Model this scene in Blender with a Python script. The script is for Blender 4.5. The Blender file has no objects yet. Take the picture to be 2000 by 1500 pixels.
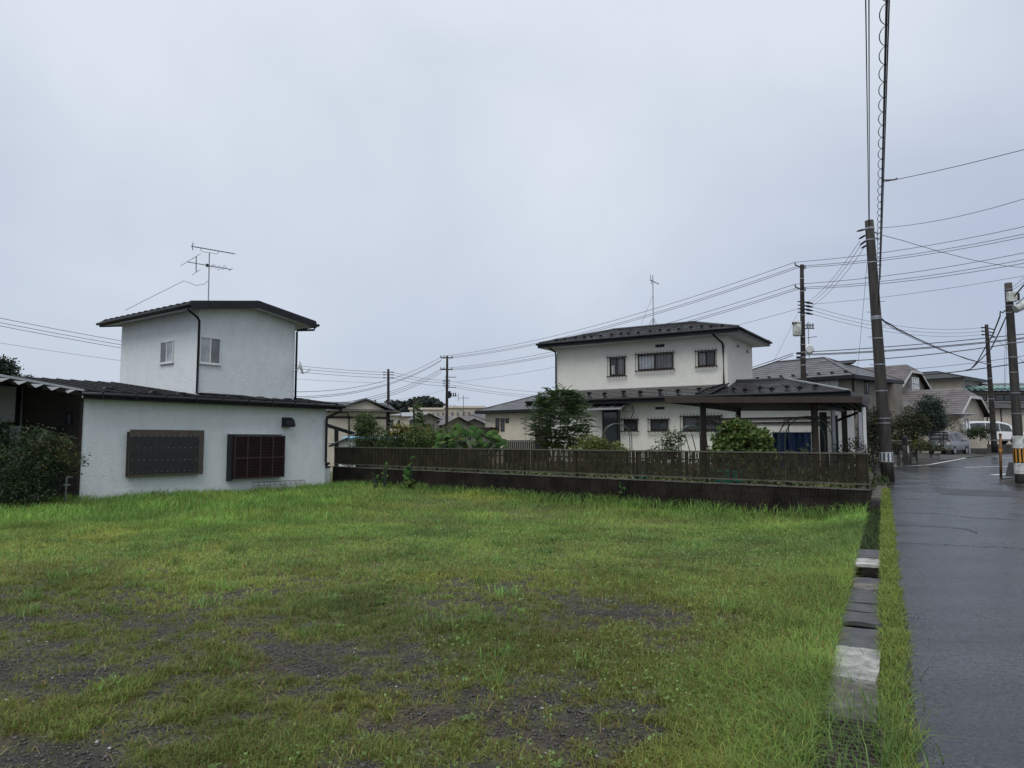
import bpy, bmesh, math, random
import numpy as np
from mathutils import Vector, Matrix

random.seed(7)
rng = np.random.default_rng(11)
scene = bpy.context.scene
col = scene.collection
R = math.radians

# ------------------------------------------------------------------ camera
F = 1387.0                      # focal length in pixels of a 2000 px wide frame
PITCH = math.atan(110.0 / F)
CAM = Vector((0.0, 0.0, 1.55))
cd = bpy.data.cameras.new('camera')
cd.sensor_width = 36.0
cd.lens = F / 2000.0 * 36.0
cd.clip_end = 3000.0
cd.clip_start = 0.05
cam = bpy.data.objects.new('camera', cd)
cam.location = CAM
cam.rotation_euler = (math.pi / 2 + PITCH, 0, 0)
col.objects.link(cam)
scene.camera = cam

# ------------------------------------------------------------------ sky and sun
SUN_EL, SUN_AZ = R(58), R(200)          # azimuth clockwise from +Y: behind the camera, a little to the left
world = bpy.data.worlds.new('World')
scene.world = world
world.use_nodes = True
wn = world.node_tree
wn.nodes.clear()
wo = wn.nodes.new('ShaderNodeOutputWorld')
bg = wn.nodes.new('ShaderNodeBackground')
bg.inputs['Strength'].default_value = 0.1
sky = wn.nodes.new('ShaderNodeTexSky')
sky.sky_type = 'NISHITA'
sky.sun_disc = False
sky.sun_elevation = SUN_EL
sky.sun_rotation = SUN_AZ
sky.air_density = 1.0
sky.dust_density = 2.0
tc = wn.nodes.new('ShaderNodeTexCoord')
mp = wn.nodes.new('ShaderNodeMapping')
mp.inputs['Scale'].default_value = (1.0, 1.0, 1.5)
mp.inputs['Location'].default_value = (0.35, 0.1, 0.25)
nz = wn.nodes.new('ShaderNodeTexNoise')
nz.inputs['Scale'].default_value = 1.5
nz.inputs['Detail'].default_value = 5.0
nz.inputs['Roughness'].default_value = 0.48
nz.inputs['Distortion'].default_value = 0.35
cr = wn.nodes.new('ShaderNodeValToRGB')
cr.color_ramp.elements[0].position = 0.27
cr.color_ramp.elements[0].color = (3.25, 3.75, 4.8, 1)
cr.color_ramp.elements[1].position = 0.68
cr.color_ramp.elements[1].color = (5.5, 5.95, 6.55, 1)
mx = wn.nodes.new('ShaderNodeMix')
mx.data_type = 'RGBA'
mx.inputs[0].default_value = 0.93
wn.links.new(tc.outputs['Generated'], mp.inputs['Vector'])
wn.links.new(mp.outputs['Vector'], nz.inputs['Vector'])
# an overcast vault is brightest overhead; soft cloud banks break it up
sx_ = wn.nodes.new('ShaderNodeSeparateXYZ'); wn.links.new(tc.outputs['Generated'], sx_.inputs[0])
el = wn.nodes.new('ShaderNodeMapRange'); el.inputs[1].default_value = 0.12; el.inputs[2].default_value = 0.62; el.inputs[3].default_value = 0.0; el.inputs[4].default_value = 0.34
wn.links.new(sx_.outputs[2], el.inputs[0])
sc_n = wn.nodes.new('ShaderNodeMath'); sc_n.operation = 'MULTIPLY_ADD'; sc_n.inputs[1].default_value = 0.72
wn.links.new(nz.outputs['Fac'], sc_n.inputs[0]); wn.links.new(el.outputs[0], sc_n.inputs[2])
wn.links.new(sc_n.outputs[0], cr.inputs['Fac'])
wn.links.new(sky.outputs['Color'], mx.inputs[6])
wn.links.new(cr.outputs['Color'], mx.inputs[7])
wn.links.new(mx.outputs[2], bg.inputs['Color'])
wn.links.new(bg.outputs[0], wo.inputs[0])

sd = bpy.data.lights.new('sun', 'SUN')
sd.energy = 1.5
sd.angle = R(42)
sd.color = (1.0, 0.985, 0.96)
sun = bpy.data.objects.new('sun', sd)
sdir = Vector((math.sin(SUN_AZ) * math.cos(SUN_EL), math.cos(SUN_AZ) * math.cos(SUN_EL), math.sin(SUN_EL)))
sun.rotation_euler = sdir.to_track_quat('Z', 'Y').to_euler()
sun.location = (-20, -30, 60)
col.objects.link(sun)

scene.view_settings.view_transform = 'Standard'
scene.view_settings.look = 'None'
scene.view_settings.gamma = 1.0
scene.view_settings.exposure = 0.45
scene.view_settings.use_curve_mapping = False
try:
    scene.cycles.max_bounces = 6
    scene.cycles.transparent_max_bounces = 8
    scene.cycles.use_denoising = True
except Exception:
    pass

# ------------------------------------------------------------------ helpers: where a sight line meets a depth or a plane
_cp, _sp = math.cos(PITCH), math.sin(PITCH)
def ray(px, py):
    u, v = (px - 1000.0) / F, (750.0 - py) / F
    return Vector((u, _cp - v * _sp, _sp + v * _cp))
def P(px, py, Y):
    r = ray(px, py)
    return CAM + r * (Y / r.y)
def GP(px, py, z=0.0):
    r = ray(px, py)
    return CAM + r * ((z - CAM.z) / r.z)

class FR:
    """a house's own axes: x along the facade, y to the back"""
    def __init__(s, ox, oy, ang):
        s.o = Vector((ox, oy, 0)); s.a = ang
        s.d = Vector((math.cos(ang), math.sin(ang), 0)); s.n = Vector((-math.sin(ang), math.cos(ang), 0))
    def w(s, x, y, z=0.0):
        return s.o + s.d * x + s.n * y + Vector((0, 0, z))
    def loc(s, p):
        q = Vector(p) - s.o
        return Vector((q.dot(s.d), q.dot(s.n), p[2]))
    def hy(s, px, py, c):
        r = ray(px, py); t = (c + s.o.dot(s.n)) / r.dot(s.n)
        p = s.loc(CAM + r * t); return p.x, p.z
    def hx(s, px, py, c):
        r = ray(px, py); t = (c + s.o.dot(s.d)) / r.dot(s.d)
        p = s.loc(CAM + r * t); return p.y, p.z

# ------------------------------------------------------------------ materials
def mat(name, c, rough=0.6, var=0.12, vs=2.0, bump=0.0, bs=60.0, metal=0.0, spec=0.5, c2=None, stain=0.0, stretch=(1, 1, 1), rvar=0.0):
    m = bpy.data.materials.new(name)
    m.use_nodes = True
    nt = m.node_tree
    b = nt.nodes['Principled BSDF']
    g = nt.nodes.new('ShaderNodeNewGeometry')
    mp_ = nt.nodes.new('ShaderNodeMapping')
    mp_.inputs['Scale'].default_value = stretch
    nt.links.new(g.outputs['Position'], mp_.inputs['Vector'])
    n = nt.nodes.new('ShaderNodeTexNoise')
    n.inputs['Scale'].default_value = vs
    n.inputs['Detail'].default_value = 5
    n.inputs['Roughness'].default_value = 0.62
    nt.links.new(mp_.outputs['Vector'], n.inputs['Vector'])
    rp = nt.nodes.new('ShaderNodeValToRGB')
    d = c2 if c2 else tuple(x * (1 - var * 1.6) for x in c)
    e = c if c2 else tuple(min(1, x * (1 + var)) for x in c)
    rp.color_ramp.elements[0].position = 0.33
    rp.color_ramp.elements[1].position = 0.68
    rp.color_ramp.elements[0].color = (*d, 1)
    rp.color_ramp.elements[1].color = (*e, 1)
    nt.links.new(n.outputs['Fac'], rp.inputs['Fac'])
    out = rp.outputs['Color']
    if stain > 0:
        mp2 = nt.nodes.new('ShaderNodeMapping')
        mp2.inputs['Scale'].default_value = (1.4, 1.4, 0.55)
        nt.links.new(g.outputs['Position'], mp2.inputs['Vector'])
        n2 = nt.nodes.new('ShaderNodeTexNoise')
        n2.inputs['Scale'].default_value = 2.4
        n2.inputs['Detail'].default_value = 7
        n2.inputs['Roughness'].default_value = 0.7
        nt.links.new(mp2.outputs['Vector'], n2.inputs['Vector'])
        mr = nt.nodes.new('ShaderNodeMapRange')
        mr.inputs[1].default_value = 0.48; mr.inputs[2].default_value = 0.78
        mr.inputs[3].default_value = 0.0; mr.inputs[4].default_value = stain
        nt.links.new(n2.outputs['Fac'], mr.inputs[0])
        mm = nt.nodes.new('ShaderNodeMix'); mm.data_type = 'RGBA'
        nt.links.new(mr.outputs[0], mm.inputs[0])
        nt.links.new(out, mm.inputs[6])
        mm.inputs[7].default_value = (c[0] * 0.45, c[1] * 0.46, c[2] * 0.44, 1)
        out = mm.outputs[2]
    nt.links.new(out, b.inputs['Base Color'])
    b.inputs['Roughness'].default_value = rough
    b.inputs['Metallic'].default_value = metal
    b.inputs['Specular IOR Level'].default_value = spec
    if rvar > 0:
        mr = nt.nodes.new('ShaderNodeMapRange')
        mr.inputs[3].default_value = max(0.02, rough - rvar); mr.inputs[4].default_value = min(1, rough + rvar)
        mr.inputs[1].default_value = 0.3; mr.inputs[2].default_value = 0.7
        nt.links.new(n.outputs['Fac'], mr.inputs[0])
        nt.links.new(mr.outputs[0], b.inputs['Roughness'])
    if bump > 0:
        n3 = nt.nodes.new('ShaderNodeTexNoise')
        n3.inputs['Scale'].default_value = bs
        n3.inputs['Detail'].default_value = 4
        nt.links.new(g.outputs['Position'], n3.inputs['Vector'])
        bp = nt.nodes.new('ShaderNodeBump')
        bp.inputs['Strength'].default_value = bump
        bp.inputs['Distance'].default_value = 0.02
        nt.links.new(n3.outputs['Fac'], bp.inputs['Height'])
        nt.links.new(bp.outputs['Normal'], b.inputs['Normal'])
    return m

def leaf_mat(name, trans=0.35, rough=0.45, spec=0.4):
    m = bpy.data.materials.new(name)
    m.use_nodes = True
    nt = m.node_tree
    b = nt.nodes['Principled BSDF']
    o = nt.nodes['Material Output']
    a = nt.nodes.new('ShaderNodeAttribute'); a.attribute_name = 'col'
    t = nt.nodes.new('ShaderNodeBsdfTranslucent')
    x = nt.nodes.new('ShaderNodeMixShader'); x.inputs[0].default_value = trans
    nt.links.new(a.outputs['Color'], b.inputs['Base Color'])
    nt.links.new(a.outputs['Color'], t.inputs['Color'])
    nt.links.new(b.outputs[0], x.inputs[1]); nt.links.new(t.outputs[0], x.inputs[2])
    nt.links.new(x.outputs[0], o.inputs['Surface'])
    b.inputs['Roughness'].default_value = rough
    b.inputs['Specular IOR Level'].default_value = spec
    return m

def glass_mat(name, c, rough=0.06, spec=0.6):
    m = mat(name, c, rough=rough, var=0.25, vs=1.6, spec=spec)
    return m

M = dict(
    stucco=mat('white_stucco', (0.66, 0.69, 0.70), 0.85, 0.035, 3.2, 0.8, 18, stain=0.17),
    stucco2=mat('cream_stucco', (0.66, 0.645, 0.585), 0.85, 0.03, 3.2, 0.7, 18, stain=0.15),
    soffit=mat('soffit_board', (0.52, 0.53, 0.53), 0.7, 0.05, 2),
    brown_siding=mat('brown_siding', (0.036, 0.026, 0.022), 0.65, 0.2, 3, 0.2, 30),
    black_trim=mat('black_trim', (0.011, 0.012, 0.015), 0.45, 0.25, 4, 0.05, 40, spec=0.3),
    dark_brown=mat('dark_brown_metal', (0.026, 0.018, 0.015), 0.45, 0.2, 5, spec=0.25),
    roof_dark=mat('dark_roof_metal', (0.022, 0.021, 0.022), 0.45, 0.35, 1.7, 0.25, 25, rvar=0.12, spec=0.3),
    roof_slate=mat('wet_slate_roof', (0.045, 0.042, 0.044), 0.20, 0.35, 2.2, 0.10, 30, rvar=0.08, spec=0.9),
    roof_grey=mat('grey_slate_roof', (0.10, 0.10, 0.105), 0.45, 0.25, 1.2, 0.25, 12),
    roof_brown=mat('brown_slate_roof', (0.115, 0.10, 0.098), 0.5, 0.25, 1.2, 0.25, 12),
    alu=mat('grey_aluminium', (0.42, 0.43, 0.44), 0.4, 0.08, 6, metal=0.6),
    white_alu=mat('white_aluminium', (0.62, 0.63, 0.63), 0.4, 0.05, 6),
    glass=glass_mat('dark_window_glass', (0.05, 0.055, 0.06)),
    glass_grey=glass_mat('curtained_window_glass', (0.14, 0.145, 0.15), 0.12),
    glass_pale=glass_mat('pale_window_glass', (0.36, 0.38, 0.40), 0.2),
    curtain=mat('pale_curtain', (0.5, 0.5, 0.48), 0.8),
    fence=mat('olive_brown_aluminium', (0.026, 0.022, 0.013), 0.65, 0.3, 3, 0.1, 60, spec=0.2),
    fence_rail=mat('fence_rail', (0.085, 0.076, 0.062), 0.42, 0.2, 3),
    block=mat('dark_brown_block', (0.023, 0.0185, 0.015), 0.85, 0.4, 1.6, 0.7, 55, stain=0.5, spec=0.15),
    cap=mat('mossy_concrete_cap', (0.09, 0.085, 0.07), 0.8, 0.35, 5, 0.4, 50),
    concrete=mat('weathered_concrete', (0.115, 0.105, 0.090), 0.75, 0.45, 7, 0.6, 50, stain=0.5),
    concrete_dark=mat('wet_dark_concrete', (0.062, 0.062, 0.066), 0.55, 0.3, 6, 0.5, 50, stain=0.4),
    concrete_pale=mat('pale_concrete', (0.36, 0.36, 0.335), 0.7, 0.38, 6, 0.5, 60, stain=0.45),
    pole=mat('weathered_pole_concrete', (0.036, 0.032, 0.028), 0.8, 0.4, 2.5, 0.4, 40, stretch=(4, 4, 0.5), stain=0.5),
    pole_dark=mat('dark_pole', (0.035, 0.030, 0.027), 0.8, 0.3, 3, 0.3, 40, spec=0.2),
    grate=mat('rusty_grate_steel', (0.09, 0.075, 0.065), 0.6, 0.5, 12, 0.2, 60, metal=0.4),
    steel=mat('galvanised_steel', (0.30, 0.31, 0.32), 0.45, 0.2, 8, metal=0.7),
    wire=mat('black_cable', (0.012, 0.012, 0.014), 0.6, 0.1, 3),
    wire_grey=mat('grey_cable', (0.05, 0.052, 0.06), 0.6, 0.1, 3),
    trunk=mat('bark', (0.06, 0.05, 0.04), 0.85, 0.3, 8, 0.5, 40),
    stone=mat('grey_stone_block', (0.20, 0.19, 0.17), 0.85, 0.45, 2.0, 0.8, 20, stain=0.5),
    darkstone=mat('dark_stone_block', (0.045, 0.043, 0.040), 0.85, 0.4, 2.0, 0.8, 20),
    paint_white=mat('road_paint', (0.62, 0.62, 0.60), 0.6, 0.25, 6, 0.2, 80),
    tan=mat('tan_siding', (0.20, 0.182, 0.155), 0.8, 0.12, 2, 0.3, 20, stain=0.2),
    tan_light=mat('light_tan_render', (0.36, 0.325, 0.265), 0.8, 0.08, 2, 0.2, 20, stain=0.2),
    cream=mat('cream_render', (0.50, 0.45, 0.37), 0.8, 0.07, 1.5, 0.2, 20, stain=0.18),
    blue=mat('blue_plastic', (0.016, 0.060, 0.18), 0.4, 0.15, 5),
    cyan=mat('light_blue_sheet', (0.16, 0.42, 0.62), 0.5, 0.1, 5),
    teal=mat('green_plastic', (0.015, 0.21, 0.15), 0.4, 0.15, 5),
    green_tile=mat('green_roof_tile', (0.22, 0.36, 0.33), 0.3, 0.3, 3),
    green_metal=mat('green_tube', (0.035, 0.06, 0.045), 0.45, 0.2, 5),
    poly=mat('polycarbonate_sheet', (0.085, 0.075, 0.07), 0.3, 0.3, 3),
    poly_pale=mat('clear_corrugated_sheet', (0.15, 0.15, 0.15), 0.35, 0.25, 4),
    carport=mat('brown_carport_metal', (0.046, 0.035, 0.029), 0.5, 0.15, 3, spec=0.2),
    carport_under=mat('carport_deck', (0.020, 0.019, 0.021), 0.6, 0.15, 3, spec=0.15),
    silver=mat('silver_car_paint', (0.30, 0.31, 0.33), 0.28, 0.04, 2, metal=0.5),
    car_white=mat('white_car_paint', (0.68, 0.69, 0.70), 0.25, 0.03, 2),
    tyre=mat('rubber', (0.015, 0.015, 0.016), 0.8, 0.1, 5),
    lamp=mat('clear_tail_lamp', (0.42, 0.40, 0.40), 0.2, 0.1, 8),
    lamp_red=mat('red_tail_lamp', (0.22, 0.03, 0.03), 0.25, 0.1, 8),
    yellow=mat('yellow_plastic', (0.52, 0.24, 0.015), 0.5, 0.15, 6),
    sheet_white=mat('weathered_white_sheet', (0.50, 0.51, 0.48), 0.6, 0.3, 7),
    rust=mat('rusty_pipe', (0.16, 0.075, 0.028), 0.75, 0.5, 9, 0.3, 60),
    plate_blue=mat('blue_marking', (0.06, 0.08, 0.16), 0.5),
    panel=mat('smoked_corrugated_panel', (0.013, 0.0125, 0.014), 0.5, 0.2, 6),
    panel_pale=mat('weathered_backing_board', (0.07, 0.057, 0.045), 0.6, 0.3, 5, stretch=(6, 6, 1)),
    shutter=mat('maroon_shutter', (0.036, 0.017, 0.019), 0.42, 0.15, 6),
    soil_and_gap_shade=mat('wet_soil_and_gap_shade', (0.03, 0.025, 0.02), 0.8, 0.4, 5, 0.5, 30),  # bare earth, and the painted shade inside the drain channel
    leaf=leaf_mat('leaf', 0.33, 0.55, 0.28),
    leaf_matte=leaf_mat('broad_matte_leaf', 0.4, 0.7, 0.08),
    leaf_dull=leaf_mat('dull_leaf', 0.2, 0.6, 0.25),
    grass=leaf_mat('grass_blade', 0.42, 0.55, 0.22),
)

# ------------------------------------------------------------------ mesh helpers
class MB:
    def __init__(s):
        s.v = []; s.f = []
    def quad(s, *pts):
        i = len(s.v); s.v.extend(tuple(p) for p in pts); s.f.append(tuple(range(i, i + len(pts)))); return s
    def box(s, x0, x1, y0, y1, z0, z1):
        i = len(s.v)
        s.v.extend([(x0, y0, z0), (x1, y0, z0), (x1, y1, z0), (x0, y1, z0), (x0, y0, z1), (x1, y0, z1), (x1, y1, z1), (x0, y1, z1)])
        s.f.extend([tuple(i + k for k in q) for q in ((3, 2, 1, 0), (4, 5, 6, 7), (0, 1, 5, 4), (1, 2, 6, 5), (2, 3, 7, 6), (3, 0, 4, 7))])
        return s
    def beam(s, a, b, w, h, up=(0, 0, 1)):
        a, b, up = Vector(a), Vector(b), Vector(up)
        d = (b - a).normalized()
        r = d.cross(up)
        if r.length < 1e-4: r = d.cross(Vector((1, 0, 0)))
        r.normalize(); u = r.cross(d)
        r = r * (w / 2); u = u * (h / 2)
        i = len(s.v)
        for c in (a, b):
            s.v.extend([tuple(c - r - u), tuple(c + r - u), tuple(c + r + u), tuple(c - r + u)])
        s.f.extend([tuple(i + k for k in q) for q in ((0, 1, 2, 3), (7, 6, 5, 4), (0, 4, 5, 1), (1, 5, 6, 2), (2, 6, 7, 3), (3, 7, 4, 0))])
        return s
    def tube(s, pts, r, n=6, cap=True):
        pts = [Vector(p) for p in pts]
        if not isinstance(r, (list, tuple)): r = [r] * len(pts)
        i = len(s.v); ref = None
        for k, p in enumerate(pts):
            d = (pts[min(k + 1, len(pts) - 1)] - pts[max(k - 1, 0)]).normalized()
            if ref is None:
                ref = Vector((0, 0, 1)) if abs(d.z) < 0.9 else Vector((1, 0, 0))
            a = d.cross(ref)
            if a.length < 1e-5: a = d.cross(Vector((0.3, 1, 0.2)))
            a.normalize(); b = d.cross(a); ref = a.cross(d) * -1 if False else ref
            for j in range(n):
                t = 2 * math.pi * j / n
                s.v.append(tuple(p + (a * math.cos(t) + b * math.sin(t)) * r[k]))
        for k in range(len(pts) - 1):
            for j in range(n):
                s.f.append((i + k * n + j, i + k * n + (j + 1) % n, i + (k + 1) * n + (j + 1) % n, i + (k + 1) * n + j))
        if cap:
            s.f.append(tuple(i + j for j in range(n))[::-1]); s.f.append(tuple(i + (len(pts) - 1) * n + j for j in range(n)))
        return s
    def prism(s, poly, ext):
        """closed slab: polygon (3-D points) pushed along ext"""
        e = Vector(ext); n = len(poly); i = len(s.v)
        s.v.extend(tuple(Vector(p)) for p in poly); s.v.extend(tuple(Vector(p) + e) for p in poly)
        s.f.append(tuple(range(i, i + n))[::-1]); s.f.append(tuple(range(i + n, i + 2 * n)))
        for k in range(n):
            s.f.append((i + k, i + (k + 1) % n, i + n + (k + 1) % n, i + n + k))
        return s
    def courses(s, a, b, c, d, n, step=0.018):
        """a slope laid in overlapping courses; a-b is the eave, d-c the ridge"""
        a, b, c, d = map(Vector, (a, b, c, d))
        nrm = (b - a).cross(d - a).normalized()
        if nrm.z < 0: nrm = -nrm
        for k in range(n):
            t0, t1 = k / n, (k + 1) / n
            p0, p1 = a.lerp(d, t0) + nrm * step, b.lerp(c, t0) + nrm * step
            q0, q1 = a.lerp(d, t1), b.lerp(c, t1)
            s.quad(p0, p1, q1, q0)
            s.quad(a.lerp(d, t0), b.lerp(c, t0), p1, p0)
        return s
    def build(s, name, m, parent=None, smooth=False, bevel=0.0):
        me = bpy.data.meshes.new(name)
        me.from_pydata([tuple(p) for p in s.v], [], s.f)
        if smooth:
            me.polygons.foreach_set('use_smooth', [True] * len(me.polygons))
        me.materials.append(M[m] if isinstance(m, str) else m)
        me.update()
        o = bpy.data.objects.new(name, me)
        col.objects.link(o)
        if parent is not None: o.parent = parent
        if bevel > 0:
            bv = o.modifiers.new('bevel', 'BEVEL'); bv.width = bevel; bv.segments = 2; bv.limit_method = 'ANGLE'
        return o

def tag(o, label, cat, group=None, kind=None):
    if label: o['label'] = label
    if cat: o['category'] = cat
    if group: o['group'] = group
    if kind: o['kind'] = kind
    return o
def thing(name, label, cat, loc=(0, 0, 0), rz=0.0, group=None):
    o = bpy.data.objects.new(name, None)
    o.empty_display_size = 0.2
    col.objects.link(o)
    o.location = loc; o.rotation_euler = (0, 0, rz)
    return tag(o, label, cat, group)
def struct(o):
    o['kind'] = 'structure'; return o
def stuff(o, label=None, cat=None):
    o['kind'] = 'stuff'
    return tag(o, label, cat)
def share(src, name, parent, loc=(0, 0, 0), rz=0.0, sc=None, rot=None):
    o = bpy.data.objects.new(name, src.data if hasattr(src, 'data') else src)
    col.objects.link(o)
    o.parent = parent; o.location = loc
    o.rotation_euler = rot if rot else (0, 0, rz)
    if sc: o.scale = sc
    return o

def np_mesh(name, verts, faces, colors, m, parent=None):
    """verts (n,3), faces (k,s) all with s corners, colours per vertex (n,3)"""
    verts = np.asarray(verts, np.float32); faces = np.asarray(faces, np.int32)
    me = bpy.data.meshes.new(name)
    me.vertices.add(len(verts)); me.vertices.foreach_set('co', verts.ravel())
    k, sN = faces.shape
    me.loops.add(k * sN); me.loops.foreach_set('vertex_index', faces.ravel())
    me.polygons.add(k)
    me.polygons.foreach_set('loop_start', np.arange(0, k * sN, sN, dtype=np.int32))
    me.polygons.foreach_set('loop_total', np.full(k, sN, np.int32))
    if colors is not None:
        ca = me.color_attributes.new('col', 'FLOAT_COLOR', 'POINT')
        c4 = np.ones((len(verts), 4), np.float32); c4[:, :3] = colors
        ca.data.foreach_set('color', c4.ravel())
    me.materials.append(M[m] if isinstance(m, str) else m)
    me.update(); me.validate()
    o = bpy.data.objects.new(name, me)
    col.objects.link(o)
    if parent is not None: o.parent = parent
    return o

# smooth random field used for the ground cover
def field(seed):
    g = np.random.default_rng(seed).random((64, 64))
    def f(x, y, sc):
        x = np.asarray(x, float) / sc + 31.7; y = np.asarray(y, float) / sc + 17.3
        i = np.floor(x).astype(int); j = np.floor(y).astype(int)
        a = x - i; b = y - j
        a = a * a * (3 - 2 * a); b = b * b * (3 - 2 * b)
        i0, i1, j0, j1 = i % 64, (i + 1) % 64, j % 64, (j + 1) % 64
        return (g[i0, j0] * (1 - a) + g[i1, j0] * a) * (1 - b) + (g[i0, j1] * (1 - a) + g[i1, j1] * a) * b
    return f
F1, F2, F3, F4 = field(1), field(2), field(3), field(4)
def sstep(a, b, x):
    t = np.clip((np.asarray(x, float) - a) / (b - a), 0, 1)
    return t * t * (3 - 2 * t)

# ------------------------------------------------------------------ the lie of the land
O = Vector((1.894, 3.50, 0)); T = Vector((0.46257, 0.88658, 0)).normalized(); Q = Vector((-T.y, T.x, 0))   # road edge, along it, to its left
def rq(r, q, z=0.0): return O + T * r + Q * q + Vector((0, 0, z))
def zroad(y): return 0.0105 * (y - 4.0)
LH = FR(-11.85, 19.55, math.atan2(0.804, 0.595))            # the white house on the left
RH = FR(2.1, 33.1, math.atan2(-0.544, 0.839))               # the cream house behind the fence
FEN = FR(-7.13, 28.4, math.atan2(15.03 - 28.4, 7.48 + 7.13))  # the fence line
FLEN = math.hypot(14.61, 13.37)

def ground_z(x, y):
    x = np.asarray(x, float); y = np.asarray(y, float)
    fy = (x - FEN.o.x) * FEN.n.x + (y - FEN.o.y) * FEN.n.y
    fx = (x - FEN.o.x) * FEN.d.x + (y - FEN.o.y) * FEN.d.y
    lx = (x - LH.o.x) * LH.d.x + (y - LH.o.y) * LH.d.y
    ly = (x - LH.o.x) * LH.n.x + (y - LH.o.y) * LH.n.y
    qq = (x - O.x) * Q.x + (y - O.y) * Q.y
    z = -0.20 * sstep(9, 17, y) - 0.12 * np.exp(-((lx - 5.0) / 2.2) ** 2 - (ly / 2.0) ** 2)
    z += 0.05 * (F1(x, y, 2.7) - 0.5) * sstep(0.5, 1.5, qq) + 0.025 * (F2(x, y, 0.7) - 0.5)
    z = z * sstep(0.3, 1.3, qq) + (0.35 * zroad(y) + 0.0) * (1 - sstep(0.3, 1.3, qq))
    z = np.where((fy > 0.6) & (fx > -0.2), 0.42, z)
    far = sstep(38, 60, y)
    z = z * (1 - far) + far * np.where(x < 14, -1.0, 0.45)
    return z

PATCH = []   # (x, y, rx, ry, amount)
def patch(px, py, rx, ry, a):
    p = GP(px, py); Y = p.y
    PATCH.append((p.x, p.y, rx / F * Y, ry * Y * Y / (F * 1.55), a * (.8 if a < 0 else 1)))
for a in [(60, 1290, 150, 42, -.55), (20, 1225, 90, 22, -.4), (330, 1212, 80, 18, -.35), (600, 1278, 90, 24, -.4), (470, 1265, 110, 16, -.3),
          (345, 1335, 90, 36, -.5), (300, 1455, 120, 40, -.6), (850, 1140, 190, 18, -.35), (980, 1160, 130, 22, -.3), (1240, 1195, 150, 18, -.35),
          (1400, 1268, 150, 30, -.45), (1050, 1375, 200, 50, -.35), (1230, 1440, 180, 45, -.4), (880, 1280, 60, 16, -.25), (1330, 1475, 90, 30, -.3),
          (720, 1345, 220, 34, -.2), (60, 1470, 90, 40, -.2), (220, 1165, 60, 10, -.25),
          (650, 1195, 130, 26, .6), (980, 1238, 130, 32, .5), (1180, 1290, 190, 34, .55), (170, 1375, 150, 42, .65), (440, 1470, 150, 34, .55),
          (90, 1235, 70, 16, .35), (1270, 1345, 90, 26, .35), (620, 1455, 120, 30, .35), (350, 1265, 80, 20, .25), (960, 1440, 80, 22, .2), (860, 1340, 60, 16, .25)]:
    patch(*a)
def cover(x, y):
    """how thickly the lot is grown over, 0 gravel to 1 sward"""
    x = np.asarray(x, float); y = np.asarray(y, float)
    qq = (x - O.x) * Q.x + (y - O.y) * Q.y
    c = 0.485 + 0.585 * sstep(6.3, 8.6, y + 0.10 * x + 0.9 * (F3(x, y, 1.6) - 0.5)) + 0.8 * (1 - sstep(0.75, 1.9, qq + 0.5 * (F2(x, y, 0.8) - 0.5)))
    for (a, b, rx, ry, k) in PATCH:
        c = c + k * np.exp(-(((x - a) / rx) ** 2 + ((y - b) / ry) ** 2))
    c = c + 0.50 * (F1(x, y, 0.5) - 0.5) + 0.85 * (F4(x, y, 0.15) - 0.5) + 0.75 * (F2(x, y, 0.06) - 0.5)
    return np.clip(c, 0, 1)

# ------------------------------------------------------------------ ground
def ground_mat():
    m = bpy.data.materials.new('gravelly_soil'); m.use_nodes = True
    nt = m.node_tree; b = nt.nodes['Principled BSDF']
    g = nt.nodes.new('ShaderNodeNewGeometry')
    a = nt.nodes.new('ShaderNodeAttribute'); a.attribute_name = 'col'
    vo = nt.nodes.new('ShaderNodeTexVoronoi'); vo.inputs['Scale'].default_value = 42
    nt.links.new(g.outputs['Position'], vo.inputs['Vector'])
    hs = nt.nodes.new('ShaderNodeMapRange'); hs.inputs[3].default_value = 0.55; hs.inputs[4].default_value = 1.5
    sp = nt.nodes.new('ShaderNodeSeparateColor'); nt.links.new(vo.outputs['Color'], sp.inputs[0]); nt.links.new(sp.outputs[0], hs.inputs[0])
    mu = nt.nodes.new('ShaderNodeMix'); mu.data_type = 'RGBA'; mu.blend_type = 'MULTIPLY'; mu.inputs[0].default_value = 1
    nt.links.new(a.outputs['Color'], mu.inputs[6]); nt.links.new(hs.outputs[0], mu.inputs[7])
    nt.links.new(mu.outputs[2], b.inputs['Base Color'])
    n = nt.nodes.new('ShaderNodeTexNoise'); n.inputs['Scale'].default_value = 3
    nt.links.new(g.outputs['Position'], n.inputs['Vector'])
    mr = nt.nodes.new('ShaderNodeMapRange'); mr.inputs[1].default_value = .35; mr.inputs[2].default_value = .65; mr.inputs[3].default_value = .55; mr.inputs[4].default_value = .9; b.inputs['Specular IOR Level'].default_value = .35
    nt.links.new(n.outputs['Fac'], mr.inputs[0]); nt.links.new(mr.outputs[0], b.inputs['Roughness'])
    bp = nt.nodes.new('ShaderNodeBump'); bp.inputs['Strength'].default_value = 0.9; bp.inputs['Distance'].default_value = 0.02
    nt.links.new(vo.outputs['Distance'], bp.inputs['Height']); bp.invert = True
    nt.links.new(bp.outputs['Normal'], b.inputs['Normal'])
    return m
M['ground'] = ground_mat()

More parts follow.
